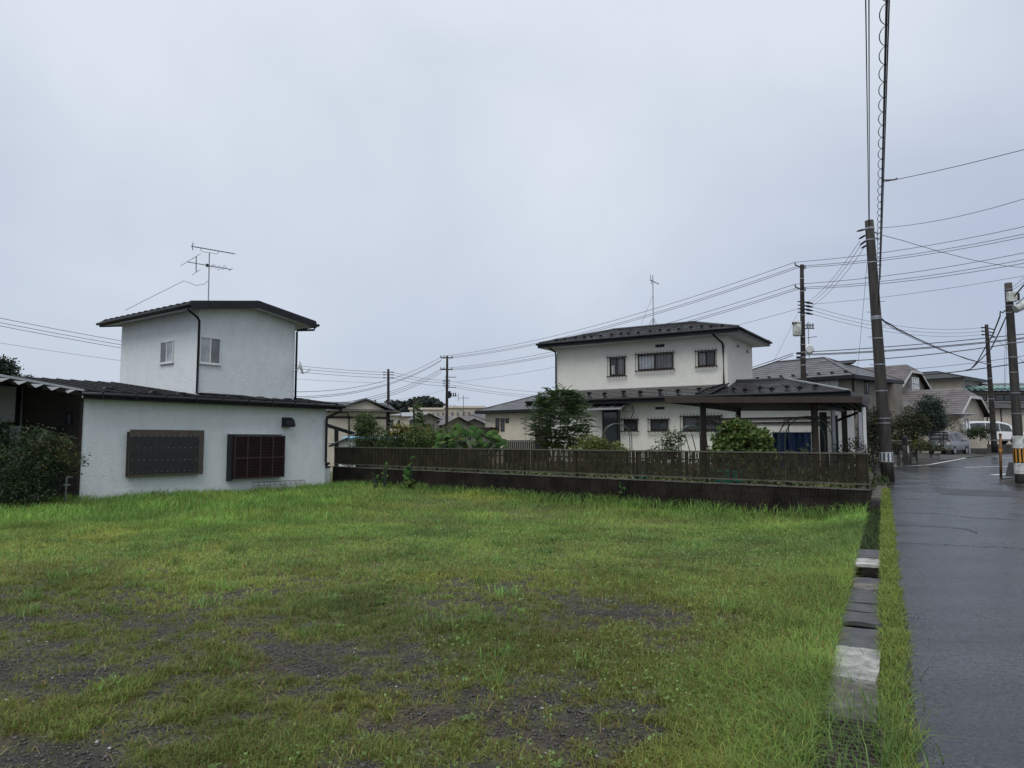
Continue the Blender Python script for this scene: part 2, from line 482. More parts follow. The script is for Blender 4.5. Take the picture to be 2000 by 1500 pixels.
def sheet(name, rs, qs, zf, m, colf=None):
    r, q = np.meshgrid(rs, qs, indexing='ij')
    x = O.x + T.x * r + Q.x * q; y = O.y + T.y * r + Q.y * q
    z = zf(x, y)
    v = np.stack([x, y, z], -1).reshape(-1, 3)
    nr, nq = len(rs), len(qs)
    i = (np.arange(nr - 1)[:, None] * nq + np.arange(nq - 1)[None, :]).ravel()
    f = np.stack([i, i + nq, i + nq + 1, i + 1], 1)[:, ::-1]
    c = colf(x.ravel(), y.ravel()) if colf else None
    return np_mesh(name, v, f, c, m)
def ground_col(x, y):
    c = cover(x, y)[:, None] * sstep(2.0, 3.4, y)[:, None]
    bare = np.array([0.029, 0.0255, 0.020]); moss = np.array([0.085, 0.095, 0.028])
    k = np.clip((c - 0.12) * 1.4, 0, 1)
    base = bare * (1 - k) + moss * k
    red = (np.clip(F2(x, y, 1.1) - 0.62, 0, 1) * 2)[:, None]
    return base * (1 + 0.35 * (F3(x, y, 0.35)[:, None] - 0.5)) + red * np.array([0.022, 0.008, 0.002])
rs = np.concatenate([[-60, -25, -12], np.arange(-5, 12, 0.09), np.arange(12, 34, 0.3), [36, 40, 46, 54, 64, 80, 110, 160, 260, 420, 800]])
qs = np.concatenate([[0.44], np.arange(0.5, 11, 0.09), np.arange(11, 34, 0.4), [36, 42, 50, 65, 90, 140, 260, 500]])
gr = struct(sheet('ground', rs, qs, ground_z, 'ground', ground_col))
gr['label'] = 'patchy grass and gravel lot'
st_ = struct(sheet('verge', np.concatenate([np.arange(-12, 24, 0.2), [26, 30]]), np.linspace(-0.35, 0.14, 8), lambda x, y: zroad(y) - 0.012 + 0.0 * x, 'ground', lambda x, y: np.tile([0.035, 0.04, 0.018], (len(x), 1))))
struct(sheet('verge', np.array([19.9, 22, 24, 28, 34, 40, 60, 90.]), np.linspace(-0.34, 1.2, 4), lambda x, y: zroad(y) - 0.016 + 0.0 * x, 'soil_and_gap_shade'))
far_v = struct(sheet('terrain', np.array([-60, -20, 0, 20, 26, 34, 50, 80, 160, 500, 800.]), np.array([-500, -200, -100, -40, -20, -10, -4.0, -0.34]), lambda x, y: zroad(np.minimum(y, 60)) - 0.03, 'soil_and_gap_shade'))

# road: one sheet up the slope, widening into the junction
def asphalt():
    m = bpy.data.materials.new('wet_asphalt'); m.use_nodes = True
    nt = m.node_tree; b = nt.nodes['Principled BSDF']
    g = nt.nodes.new('ShaderNodeNewGeometry')
    n1 = nt.nodes.new('ShaderNodeTexNoise'); n1.inputs['Scale'].default_value = 0.9; n1.inputs['Detail'].default_value = 6; n1.inputs['Roughness'].default_value = .65
    n2 = nt.nodes.new('ShaderNodeTexNoise'); n2.inputs['Scale'].default_value = 130; n2.inputs['Detail'].default_value = 3
    vo = nt.nodes.new('ShaderNodeTexVoronoi'); vo.inputs['Scale'].default_value = 70
    for k in (n1, n2, vo): nt.links.new(g.outputs['Position'], k.inputs['Vector'])
    rp = nt.nodes.new('ShaderNodeValToRGB')
    rp.color_ramp.elements[0].color = (0.010, 0.0102, 0.0115, 1); rp.color_ramp.elements[0].position = .3
    rp.color_ramp.elements[1].color = (0.029, 0.0295, 0.032, 1); rp.color_ramp.elements[1].position = .7
    nt.links.new(n1.outputs['Fac'], rp.inputs['Fac'])
    sp = nt.nodes.new('ShaderNodeSeparateColor'); nt.links.new(vo.outputs['Color'], sp.inputs[0])
    hs = nt.nodes.new('ShaderNodeMapRange'); hs.inputs[3].default_value = .2; hs.inputs[4].default_value = 2.4
    nt.links.new(sp.outputs[0], hs.inputs[0])
    mu = nt.nodes.new('ShaderNodeMix'); mu.data_type = 'RGBA'; mu.blend_type = 'MULTIPLY'; mu.inputs[0].default_value = 1
    nt.links.new(rp.outputs['Color'], mu.inputs[6]); nt.links.new(hs.outputs[0], mu.inputs[7])
    nt.links.new(mu.outputs[2], b.inputs['Base Color'])
    mr = nt.nodes.new('ShaderNodeMapRange'); mr.inputs[1].default_value = .36; mr.inputs[2].default_value = .66; b.inputs['Specular IOR Level'].default_value = .36; mr.inputs[3].default_value = .09; mr.inputs[4].default_value = .42
    mp3 = nt.nodes.new('ShaderNodeMapping'); mp3.inputs['Rotation'].default_value = (0, 0, -math.atan2(T.y, T.x)); mp3.inputs['Scale'].default_value = (.12, 1.0, 1.0)
    n4 = nt.nodes.new('ShaderNodeTexNoise'); n4.inputs['Scale'].default_value = 1.6; n4.inputs['Detail'].default_value = 5; n4.inputs['Roughness'].default_value = .6
    nt.links.new(g.outputs['Position'], mp3.inputs['Vector']); nt.links.new(mp3.outputs['Vector'], n4.inputs['Vector'])
    av = nt.nodes.new('ShaderNodeMath'); av.operation = 'ADD'; nt.links.new(n4.outputs['Fac'], av.inputs[0]); nt.links.new(n1.outputs['Fac'], av.inputs[1])
    hv = nt.nodes.new('ShaderNodeMath'); hv.operation = 'MULTIPLY'; hv.inputs[1].default_value = .5; nt.links.new(av.outputs[0], hv.inputs[0])
    nt.links.new(hv.outputs[0], mr.inputs[0]); nt.links.new(mr.outputs[0], b.inputs['Roughness'])
    bp = nt.nodes.new('ShaderNodeBump'); bp.inputs['Strength'].default_value = .3; bp.inputs['Distance'].default_value = .006
    nt.links.new(vo.outputs['Distance'], bp.inputs['Height']); nt.links.new(bp.outputs['Normal'], b.inputs['Normal'])
    return m
M['asphalt'] = asphalt()
M['asphalt_patch'] = mat('newer_asphalt', (0.024, 0.024, 0.027), 0.5, 0.25, 2, 0.5, 90, rvar=.1)
M['asphalt_drive'] = mat('old_drive_asphalt', (0.045, 0.042, 0.040), 0.6, 0.3, 2, 0.5, 60)
# the road edge wanders a little
edge = []
for k in range(0, 73):
    r = -14 + k * 0.52
    if r > 22.6: break
    w = 0.05 * (float(F2(r, 0.0, 0.9)) - 0.5) + 0.03 * (float(F3(r, 2.0, 0.3)) - 0.5)
    edge.append(rq(r, w))
poly = edge + [Vector((13.2, 25.2, 0)), Vector((17.0, 33.0, 0)), Vector((22.0, 37.6, 0)), Vector((29.6, 46.0, 0)), Vector((46, 62, 0)), Vector((90, 92, 0)), Vector((110, 75, 0)),
               Vector((42, 41, 0)), Vector((26, 29.5, 0)), Vector((19.0, 26.4, 0)), Vector((16.9, 24.8, 0)), Vector((15.6, 22.4, 0)), rq(20, -4.1), rq(-14, -4.1)]
mb = MB(); mb.quad(*[(p.x, p.y, zroad(p.y)) for p in poly])
road = struct(mb.build('road', 'asphalt'))
def strip_on_road(pts, w, m, name, dz=0.004, parent=None):
    mb = MB(); pts = [Vector((p[0], p[1], 0)) for p in pts]
    L_, R_ = [], []
    for k, p in enumerate(pts):
        d = (pts[min(k + 1, len(pts) - 1)] - pts[max(0, k - 1)]).normalized()
        nn = Vector((-d.y, d.x, 0)) * (w[k] if isinstance(w, list) else w) / 2
        L_.append(p + nn); R_.append(p - nn)
    for k in range(len(pts) - 1):
        mb.quad(*[(q.x, q.y, zroad(q.y) + dz) for q in (L_[k], R_[k], R_[k + 1], L_[k + 1])])
    return mb.build(name, m, parent)
def RP(px, py):
    r = ray(px, py)     # where a sight line meets the road's slope
    t = (CAM.z + 0.042) / (0.0105 * r.y - r.z)
    return CAM + r * t
def crack(pts, w, name='road_crack'):
    out = []
    for a, b in zip(pts[:-1], pts[1:]):
        for k in range(14):
            t = k / 14
            p = RP(*a).lerp(RP(*b), t)
            out.append(p + Vector((random.uniform(-.04, .04), random.uniform(-.07, .07), 0)))
    out.append(RP(*pts[-1]))
    return strip_on_road(out, [w * random.uniform(.4, 1.3) for _ in out], 'asphalt_patch', name, 0.0035, road)
crack([(1742, 1001), (1830, 1003), (1905, 1012), (2000, 1016)], .05)
crack([(1748, 1025), (1850, 1030), (1890, 1034), (1908, 1042)], .035)
crack([(1742, 946), (1840, 941), (1920, 944), (2000, 950)], .06)
crack([(1745, 1060), (1870, 1065), (1935, 1068), (2000, 1072)], .025)
crack([(1818, 938), (1832, 953), (1838, 962)], .05)
pa = [RP(1818, 953), RP(2040, 962), RP(2040, 973), RP(1840, 966)]
mb = MB(); mb.quad(*[(p.x, p.y, zroad(p.y) + .003) for p in pa]); mb.build('asphalt_patch', 'asphalt_patch', road)
strip_on_road([RP(1742, 911), RP(1775, 910.5), RP(1810, 908.5), RP(1845, 902), RP(1886, 894.5)], .16, 'paint_white', 'edge_line', parent=road)
strip_on_road([RP(1886, 913), RP(1940, 911.5), RP(2010, 910.5)], .17, 'paint_white', 'stop_line', parent=road)
strip_on_road([RP(1936, 928), RP(1972, 925.5)], .22, 'paint_white', 'stop_line', parent=road)
strip_on_road([RP(1945, 894), RP(2000, 893.5)], .16, 'paint_white', 'edge_line', parent=road)
mb = MB(); mb.quad(*[(p.x, p.y, zroad(p.y) + .006) for p in (RP(1836, 900), RP(1890, 893.5), RP(1925, 890), RP(1885, 884), RP(1835, 884))])
struct(mb.build('driveway', 'asphalt_drive'))

# ------------------------------------------------------------------ the drain beside the road
def zlid(y): return 0.35 * zroad(y)
drain = thing('roadside_drain', 'open concrete channel between the grass lot and the road', 'drain', rq(0, .29, 0), math.atan2(T.y, T.x))
def drain_part(name, y0, y1, z0, z1, m, segs=40):
    mb = MB(); ra, rb = -9.0, 21.5
    for k in range(segs):
        a, b = ra + (rb - ra) * k / segs, ra + (rb - ra) * (k + 1) / segs
        za, zb = zlid(rq(a, .3).y), zlid(rq(b, .3).y)
        v = [(a, y0, z0 + za), (b, y0, z0 + zb), (b, y1, z0 + zb), (a, y1, z0 + za), (a, y0, z1 + za), (b, y0, z1 + zb), (b, y1, z1 + zb), (a, y1, z1 + za)]
        i = len(mb.v); mb.v += v
        mb.f += [tuple(i + j for j in q) for q in ((4, 5, 6, 7), (0, 1, 5, 4), (2, 3, 7, 6))]
    return mb.build(name, m, drain)
drain_part('channel_wall', -.165, -.125, -.40, -.035, 'soil_and_gap_shade')  # concrete channel coloured dark so shade in the cover gaps is painted black
drain_part('channel_wall', .125, .165, -.40, -.035, 'soil_and_gap_shade')
drain_part('channel_bed', -.13, .13, -.42, -.36, 'soil_and_gap_shade')
def lid(r0, r1, m, label, q0=.14, q1=.45, tilt=0.0, dz=0.0, yaw=0.0, th=.035, bev=.006, seed=0):
    L_, W_ = (r1 - r0), (q1 - q0)
    rr = random.Random(seed)
    me = MB()
    nx, ny = 6, 5      # worn, slightly broken outline
    top = []
    for i in range(nx + 1):
        for j in range(ny + 1):
            x, y = -L_ / 2 + L_ * i / nx, -W_ / 2 + W_ * j / ny
            if i in (0, nx): x += rr.uniform(-.008, .008)
            if j in (0, ny): y += rr.uniform(-.008, .008)
            top.append((x, y, rr.uniform(-.003, .003)))
    me.v += top; me.v += [(p[0], p[1], -th) for p in top]
    N = len(top)
    for i in range(nx):
        for j in range(ny):
            a = i * (ny + 1) + j
            me.f.append((a, a + ny + 1, a + ny + 2, a + 1)); me.f.append((N + a + 1, N + a + ny + 2, N + a + ny + 1, N + a))
    per = [i * (ny + 1) for i in range(nx + 1)] + [nx * (ny + 1) + j for j in range(1, ny + 1)] + [i * (ny + 1) + ny for i in range(nx - 1, -1, -1)] + [j for j in range(ny - 1, 0, -1)]
    for k in range(len(per)):
        a, b = per[k], per[(k + 1) % len(per)]
        me.f.append((a, N + a, N + b, b))
    o = me.build('drain_cover', m)
    c = rq((r0 + r1) / 2, (q0 + q1) / 2)
    o.location = (c.x, c.y, zlid(c.y) + .02 + dz)
    o.rotation_euler = (0, tilt, math.atan2(T.y, T.x) + yaw)
    return tag(o, label, 'drain cover', 'covers laid over the roadside drain')
lid(.48, 1.15, 'concrete', 'mottled grey concrete drain cover with weeds, next to the metal grate', .145, .445, seed=1)
lid(1.17, 1.93, 'concrete_pale', 'palest drain cover, an almost white concrete slab', .14, .435, dz=.012, yaw=-.03, seed=2)
lid(1.90, 2.58, 'concrete_dark', 'long dark drain cover directly behind the pale slab', .14, .43, yaw=-.02, dz=-.002, seed=3)
lid(2.76, 3.14, 'concrete_dark', 'dark drain cover just beyond the wide black gap', .14, .46, dz=.006, yaw=.03, seed=4)
lid(3.20, 3.53, 'concrete_dark', 'second dark drain cover beyond the wide black gap', .14, .45, yaw=-.02, seed=5)
lid(3.60, 4.22, 'concrete_dark', 'third dark drain cover beyond the wide black gap', .14, .42, yaw=.02, seed=6)
lid(4.25, 4.57, 'concrete', 'light grey drain cover in front of the weedy hole', .15, .40, seed=7)
lid(4.60, 5.0, 'concrete_dark', 'dark drain cover at the near edge of the weedy hole', .16, .40, dz=-.01, seed=8)
lid(5.85, 6.37, 'concrete_pale', 'pale cracked drain cover on the far edge of the weedy hole', .14, .46, yaw=.03, seed=9)
lid(6.42, 7.18, 'concrete_dark', 'farthest dark drain cover, before the open part of the drain', .13, .45, seed=10)
# metal grate
gt = thing('drain_grate', 'rusty steel grate over the drain, half hidden in grass', 'grate', rq(.08, .29, .02), math.atan2(T.y, T.x))
for k in range(13):
    MB().box(-.36 + k * .057, -.348 + k * .057, -.16, .16, -.025, .008).build('bar', 'grate', gt)
for y in (-.165, -.06, .06, .165):
    MB().box(-.37, .34, y - .006, y + .006, -.03, .0).build('cross_bar', 'grate', gt)
# grey plank deck over the drain at the fence corner
dk = thing('drain_deck', 'grey weathered slab bridge over the drain beside the fence corner', 'bridge', rq(0, .28, 0), math.atan2(T.y, T.x))
for k in range(7):
    r0 = 15.6 + k * .8; z = zroad(rq(r0, .3).y) + .02
    MB().box(r0, r0 + .785, -.26, .22, z - .07, z).build('slab', 'concrete', dk, bevel=.01)
MB().box(15.57, 15.6, -.26, .22, -.35, .1).build('end_beam', 'concrete_dark', dk)

# ------------------------------------------------------------------ generic building pieces
def bar(mb, a, b, r=.012, n=6): return mb.tube([a, b], r, n)
def window_y(parent, x0, x1, y, z0, z1, frame='white_alu', panes=2, glass='glass', fw=.045, sill=True, front=-1, glasses=None):
    """sliding window on a wall that faces local -y (front=-1) at wall plane y"""
    s = front
    w = MB()
    def fb(a, b, c, d, o=.05): w.box(a, b, min(y + s * o, y - s * .02), max(y + s * o, y - s * .02), c, d)
    fb(x0, x1, z0, z0 + fw); fb(x0, x1, z1 - fw, z1); fb(x0, x0 + fw, z0 + fw, z1 - fw); fb(x1 - fw, x1, z0 + fw, z1 - fw)
    wo_ = w.build('window', frame, parent)
    n = panes; st = (x1 - x0 - 2 * fw) / n
    for k in range(n):
        a = x0 + fw + st * k
        g = MB(); yo = y + s * (.018 + .012 * (k % 2))
        g.box(a, a + st, min(yo, yo - s * .012), max(yo, yo - s * .012), z0 + fw, z1 - fw)
        g.build('pane', glasses[k] if glasses else glass, wo_)
        if k:
            q = MB(); q.box(a - fw * .5, a + fw * .5, min(y + s * .046, y), max(y + s * .046, y), z0 + fw, z1 - fw); q.build('sash_bar', frame, wo_)
    if sill:
        q = MB(); q.box(x0 - .03, x1 + .03, min(y + s * .08, y), max(y + s * .08, y), z0 - .03, z0 - .002); q.build('sill', frame, wo_)
    return wo_
def window_x(parent, y0, y1, x, z0, z1, frame='white_alu', panes=2, glass='glass', fw=.045, sill=True, front=-1, glasses=None):
    s = front
    w = MB()
    def fb(a, b, c, d, o=.05): w.box(min(x + s * o, x - s * .02), max(x + s * o, x - s * .02), a, b, c, d)
    fb(y0, y1, z0, z0 + fw); fb(y0, y1, z1 - fw, z1); fb(y0, y0 + fw, z0 + fw, z1 - fw); fb(y1 - fw, y1, z0 + fw, z1 - fw)
    wo_ = w.build('window', frame, parent)
    st = (y1 - y0 - 2 * fw) / panes
    for k in range(panes):
        a = y0 + fw + st * k
        g = MB(); xo = x + s * (.018 + .012 * (k % 2))
        g.box(min(xo, xo - s * .012), max(xo, xo - s * .012), a, a + st, z0 + fw, z1 - fw)
        g.build('pane', glasses[k] if glasses else glass, wo_)
        if k:
            q = MB(); q.box(min(x + s * .046, x), max(x + s * .046, x), a - fw * .5, a + fw * .5, z0 + fw, z1 - fw); q.build('sash_bar', frame, wo_)
    if sill:
        q = MB(); q.box(min(x + s * .08, x), max(x + s * .08, x), y0 - .03, y1 + .03, z0 - .03, z0 - .002); q.build('sill', frame, wo_)
    return wo_
def hip_roof(parent, x0, x1, y0, y1, z, rise, m, courses=10, name='roof', th=.10, along=None):
    """hip roof; z is the top of the eave"""
    w, d = x1 - x0, y1 - y0
    h = min(w, d) / 2
    if w >= d: r0, r1 = (x0 + h, (y0 + y1) / 2, z + rise), (x1 - h, (y0 + y1) / 2, z + rise)
    else: r0, r1 = ((x0 + x1) / 2, y0 + h, z + rise), ((x0 + x1) / 2, y1 - h, z + rise)
    A, B, C, D = (x0, y0, z), (x1, y0, z), (x1, y1, z), (x0, y1, z)
    mb = MB()
    if w >= d:
        mb.courses(A, B, r1, r0, courses); mb.courses(C, D, r0, r1, courses)
        mb.courses(B, C, r1, r1, courses); mb.courses(D, A, r0, r0, courses)
        hips = [(A, r0), (D, r0), (B, r1), (C, r1)]
    else:
        mb.courses(B, C, r1, r0, courses); mb.courses(D, A, r0, r1, courses)
        mb.courses(A, B, r0, r0, courses); mb.courses(C, D, r1, r1, courses)
        hips = [(A, r0), (B, r0), (C, r1), (D, r1)]
    ro = mb.build(name, m, parent)
    for a, b in hips:
        MB().beam(Vector(a) + Vector((0, 0, .03)), Vector(b) + Vector((0, 0, .03)), .13, .05).build('hip_cap', m, ro)
    MB().beam(Vector(r0) + Vector((0, 0, .03)), Vector(r1) + Vector((0, 0, .03)), .15, .06).build('ridge_cap', m, ro)
    return ro
def gable_roof_mesh(x0, x1, y0, y1, z, rise, courses, axis='y'):
    """ridge along axis"""
    mb = MB()
    if axis == 'y':
        xm = (x0 + x1) / 2
        mb.courses((x0, y0, z), (x0, y1, z), (xm, y1, z + rise), (xm, y0, z + rise), courses)
        mb.courses((x1, y0, z), (x1, y1, z), (xm, y1, z + rise), (xm, y0, z + rise), courses)
    else:
        ym = (y0 + y1) / 2
        mb.courses((x0, y0, z), (x1, y0, z), (x1, ym, z + rise), (x0, ym, z + rise), courses)
        mb.courses((x0, y1, z), (x1, y1, z), (x1, ym, z + rise), (x0, ym, z + rise), courses)
    return mb
def fascia_ring(parent, x0, x1, y0, y1, z0, z1, m='black_trim', t=.04, name='fascia'):
    MB().box(x0, x1, y0 - t, y0, z0, z1).build(name, m, parent)
    MB().box(x0, x1, y1, y1 + t, z0, z1).build(name, m, parent)
    MB().box(x0 - t, x0, y0 - t, y1 + t, z0, z1).build(name, m, parent)
    MB().box(x1, x1 + t, y0 - t, y1 + t, z0, z1).build(name, m, parent)

# ------------------------------------------------------------------ white house on the left
lh = thing('white_house', 'white stucco house with square upper storey and flat black lower roof', 'house', LH.o, LH.a)
low_wall = MB().box(0, 8.36, 0, 6.3, -.6, 2.74).build('wall', 'stucco', lh)
MB().prism([(-.035, 0, -.6), (-.035, 4.05, -.6), (-.035, 4.05, 3.32), (-.035, 0, 2.84)], (.032, 0, 0)).build('side_wall', 'brown_siding', lh)
mb = MB()
for k in range(13): mb.box(-.047, -.035, .0, 4.05, -.5 + k * .24, -.5 + k * .24 + .012)
mb.build('siding_joint', 'black_trim', lh)
MB().box(-.05, .03, -.03, -.003, -.6, 2.7).build('corner_post', 'dark_brown', lh)
MB().box(-6, -.004, 4.08, 6.3, -.6, 3.36).build('rear_wall', 'stucco', lh)
MB().box(-6, -.35, 4.03, 4.077, .3, 1.98).build('rear_glass', 'glass', lh)  # dark glossy panel across the lower rear wall
MB().box(-6, -.1, 4.0, 4.075, 1.99, 2.10).build('rear_dark_strip', 'black_trim', lh)
MB().box(-.22, -.1, 4.0, 4.075, 2.1, 3.2).build('corner_trim', 'black_trim', lh)
MB().box(-.07, -.036, .85, 1.80, -.5, 1.95).build('dark_opening_panel', 'black_trim', lh)  # black panel: the shade of an open gap put into its colour
MB().box(-.085, -.037, 1.84, 2.72, -.5, 1.72).build('door', 'white_alu', lh)
window_x(lh, .45, .82, -.036, 1.98, 2.34, 'black_trim', 1, 'glass', .04, False)
# lower roof: a shallow shed laid in metal tile courses
SL = .12
def zlow(y): return 2.87 + SL * (y + .38)
mb = MB(); mb.courses((-.12, -.38, zlow(-.38)), (8.78, -.38, zlow(-.38)), (8.78, 6.5, zlow(6.5)), (-.12, 6.5, zlow(6.5)), 18, .022)
mb.courses((-7, .0, zlow(.0)), (-.12, .0, zlow(.0)), (-.12, 6.5, zlow(6.5)), (-7, 6.5, zlow(6.5)), 18, .022)
mb.quad((-.12, -.38, zlow(-.38) - .06), (8.78, -.38, zlow(-.38) - .06), (8.78, 6.5, zlow(6.5) - .06), (-.12, 6.5, zlow(6.5) - .06))
mb.quad((8.78, -.38, zlow(-.38) - .06), (8.78, 6.5, zlow(6.5) - .06), (8.78, 6.5, zlow(6.5)), (8.78, -.38, zlow(-.38)))
lroof = mb.build('lower_roof', 'roof_dark', lh)
for k in range(20):
    x = -.05 + k * .455
    MB().beam((x, -.40, zlow(-.40) + .025), (x, 6.4, zlow(6.4) + .02), .045, .035).build('batten', 'roof_dark', lroof)
MB().box(-.14, 8.80, -.40, -.384, 2.67, 2.84).build('fascia', 'black_trim', lh)
MB().box(8.36, 8.78, -.38, 6.3, 2.74, 2.80).build('verge_soffit', 'black_trim', lh)
MB().box(0, 8.36, -.38, -.004, 2.70, 2.742).build('soffit', 'soffit', lh)
g_ = MB()
pts = [(-.2 + 9.05 * k / 10, -.46, 2.80) for k in range(11)]
g_.tube(pts, .062, 8); g_.build('gutter', 'black_trim', lh, True)
for k in range(10):
    MB().box(.3 + k * .9, .33 + k * .9, -.53, -.39, 2.72, 2.86).build('gutter_bracket', 'black_trim', lh)
for x, y in ((2.2, .35), (3.1, .45), (1.2, 1.1), (4.7, .3), (5.9, .4), (7.0, .35), (7.9, .5), (-1.2, 1.5)):
    q = MB(); z = zlow(y) + .02
    q.prism([(x - .16, y, z), (x + .16, y, z), (x + .1, y, z + .07), (x - .1, y, z + .07)], (0, .14, .015)); q.build('snow_guard', 'black_trim', lh)
# downpipe, right end of the low wall
xx = 8.30
q = MB(); q.tube([(8.72, -.44, 2.76), (8.70, -.40, 2.62), (8.42, -.14, 2.44), (8.32, -.09, 2.32), (8.32, -.09, .78), (8.34, -.12, .70), (8.44, -.16, .70)], .045, 8); q.build('downpipe', 'black_trim', lh, True)
# upper storey
X0, X1, Y0_, Y1_ = 3.875, 7.655, 1.0, 6.37
XM = (X0 + X1) / 2; ZE, ZR = 5.93, 6.32; OV = .58
def zup(x): return ZR - (ZR - ZE) * abs(x - XM) / (XM - X0 + OV)
mb = MB()
poly = [(X0, Y0_, 2.7), (X1, Y0_, 2.7), (X1, Y0_, zup(X1) - .13), (XM, Y0_, ZR - .13), (X0, Y0_, zup(X0) - .13)]
mb.prism(poly, (0, Y1_ - Y0_, 0)); mb.build('upper_wall', 'stucco', lh)
ya, yb = Y0_ - .48, Y1_ + .48
mb = MB()
for s, xe in ((-1, X0 - OV), (1, X1 + OV)):
    nn = 15
    for k in range(nn):
        a, b = ya + (yb - ya) * k / nn, ya + (yb - ya) * (k + 1) / nn
        zt = .075
        mb.courses((xe, a, ZE + zt), (xe, b, ZE), (XM, b, ZR), (XM, a, ZR + zt), 5, .02)
        mb.quad((xe, a, ZE - .02), (xe, a, ZE + zt + .02), (XM, a, ZR + zt + .02), (XM, a, ZR - .02))
        mb.quad((xe, a, ZE - .02), (xe, b, ZE - .02), (xe, b, ZE + .02), (xe, a, ZE + zt + .02))
ur = mb.build('upper_roof', 'roof_dark', lh)
mb = MB(); mb.beam((XM, ya, ZR + .05), (XM, yb, ZR + .05), .2, .07); mb.build('ridge_cap', 'roof_dark', ur)
mb = MB()
for s in (-1, 1):
    xe = XM + s * (XM - X0 + OV)
    mb.quad((xe, ya, ZE - .12), (xe, yb, ZE - .12), (XM, yb, ZR - .12), (XM, ya, ZR - .12))
mb.build('upper_soffit', 'soffit', lh)
for yy in (ya - .02, yb):
    for s in (-1, 1):
        xe = XM + s * (XM - X0 + OV)
        q = MB(); q.prism([(xe, yy, ZE - .17), (xe, yy, ZE + .035), (XM, yy, ZR + .035), (XM, yy, ZR - .17)], (0, .02, 0)); q.build('barge_board', 'black_trim', lh)
for s in (-1, 1):
    xe = XM + s * (XM - X0 + OV)
    MB().box(min(xe, xe + s * .025), max(xe, xe + s * .025), ya, yb, ZE - .15, ZE - .005).build('upper_fascia', 'black_trim', lh)
    q = MB(); q.tube([(xe + s * .07, ya - .05 + (yb - ya + .1) * k / 8, ZE - .06) for k in range(9)], .055, 8); q.build('upper_gutter', 'black_trim', lh, True)
xe = X0 - OV
q = MB(); q.tube([(xe - .05, ya + .06, ZE - .1), (xe - .03, ya + .08, ZE - .2), (X0 - .12, Y0_ - .09, ZE - .35), (X0 - .03, Y0_ - .06, ZE - .45), (X0 - .03, Y0_ - .06, zlow(.9) + .06),
                 (X0 + .06, Y0_ - .12, zlow(.9) + .05), (X0 + 1.55, Y0_ - .20, zlow(.8) + .05), (X0 + 1.62, Y0_ - .45, zlow(.5) + .05), (X0 + 1.64, -.42, zlow(-.38) + .04)], .04, 8); q.build('downpipe', 'black_trim', lh, True)
xe = X1 + OV
q = MB(); q.tube([(xe + .03, ya + .1, ZE - .1), (xe, ya + .12, ZE - .23), (X1 + .08, Y0_ - .03, ZE - .28), (X1 + .04, Y0_ - .05, ZE - .36), (X1 + .04, Y0_ - .05, zlow(.9))], .04, 8); q.build('downpipe', 'black_trim', lh, True)
y_a, z_a = LH.hx(314, 711, X0); y_b, z_b = LH.hx(341, 664, X0)
window_x(lh, min(y_a, y_b), max(y_a, y_b), X0, z_a, z_b, 'white_alu', 2, glasses=['glass_pale', 'glass_grey'])
x_a, z_a = LH.hy(388, 709, Y0_); x_b, z_b = LH.hy(431, 661, Y0_)
window_y(lh, x_a, x_b, Y0_, z_a, z_b, 'white_alu', 2, glasses=['glass_pale', 'glass_grey'])
# smoked panel fixed over the window
pn = MB(); pn.box(1.24, 3.50, -.19, -.17, .50, 1.86); pn = pn.build('sunshade_panel', 'panel_pale', lh)
mb = MB()
N_ = 74
for k in range(N_):
    a, b = 1.25 + 2.08 * k / N_, 1.25 + 2.08 * (k + 1) / N_
    da, db = .0012 * math.sin(k * 1.7), .0012 * math.sin((k + 1) * 1.7)
    mb.quad((a, -.205 + da, .58), (b, -.205 + db, .58), (b, -.205 + db, 1.67), (a, -.205 + da, 1.67))
mb.build('corrugated_sheet', 'panel', pn)
for k in range(12):
    for z in (.62, .96, 1.32, 1.65):
        MB().box(1.30 + k * .175, 1.316 + k * .175, -.218, -.20, z, z + .016).build('fixing', 'alu', pn)
for x in (1.24, 2.3, 3.42):
    MB().box(x, x + .05, -.169, -.003, .52, 1.80).build('batten', 'dark_brown', pn)
# louvred shutter box, its black backing paints the shade between the slats
sh = MB(); sh.box(4.45, 6.45, -.20, -.003, .30, 1.70); sh = sh.build('louvre_shutter', 'black_trim', lh)
mb = MB()
for k in range(26):
    z = .36 + k * .05
    if 12 <= k <= 12: continue
    mb.prism([(4.56, -.236, z), (4.56, -.206, z + .020), (4.56, -.206, z + .026), (4.56, -.241, z + .006)], (1.84, 0, 0))
stuff(mb.build('slat', 'shutter', sh))
for x in (4.52, 4.98, 5.46, 5.94, 6.40):
    MB().box(x, x + .045, -.242, -.201, .31, 1.69).build('stile', 'shutter', sh)
for z in (.30, .95, 1.66):
    MB().box(4.51, 6.45, -.2435, -.2015, z, z + .045).build('rail', 'shutter', sh)
MB().box(4.40, 4.449, -.24, -.003, .24, 1.74).build('side_cheek', 'black_trim', sh)
MB().box(4.40, 6.48, -.21, -.003, 1.741, 1.765).build('top_flashing', 'alu', sh)
# vent hood
x_, z_ = LH.hy(550, 834, 0)
q = MB(); q.prism([(x_, -.003, z_), (x_, -.28, z_), (x_, -.28, z_ + .12), (x_, -.2, z_ + .26), (x_, -.08, z_ + .33), (x_, -.003, z_ + .34)], (.36, 0, 0)); q.build('vent_hood', 'black_trim', lh)
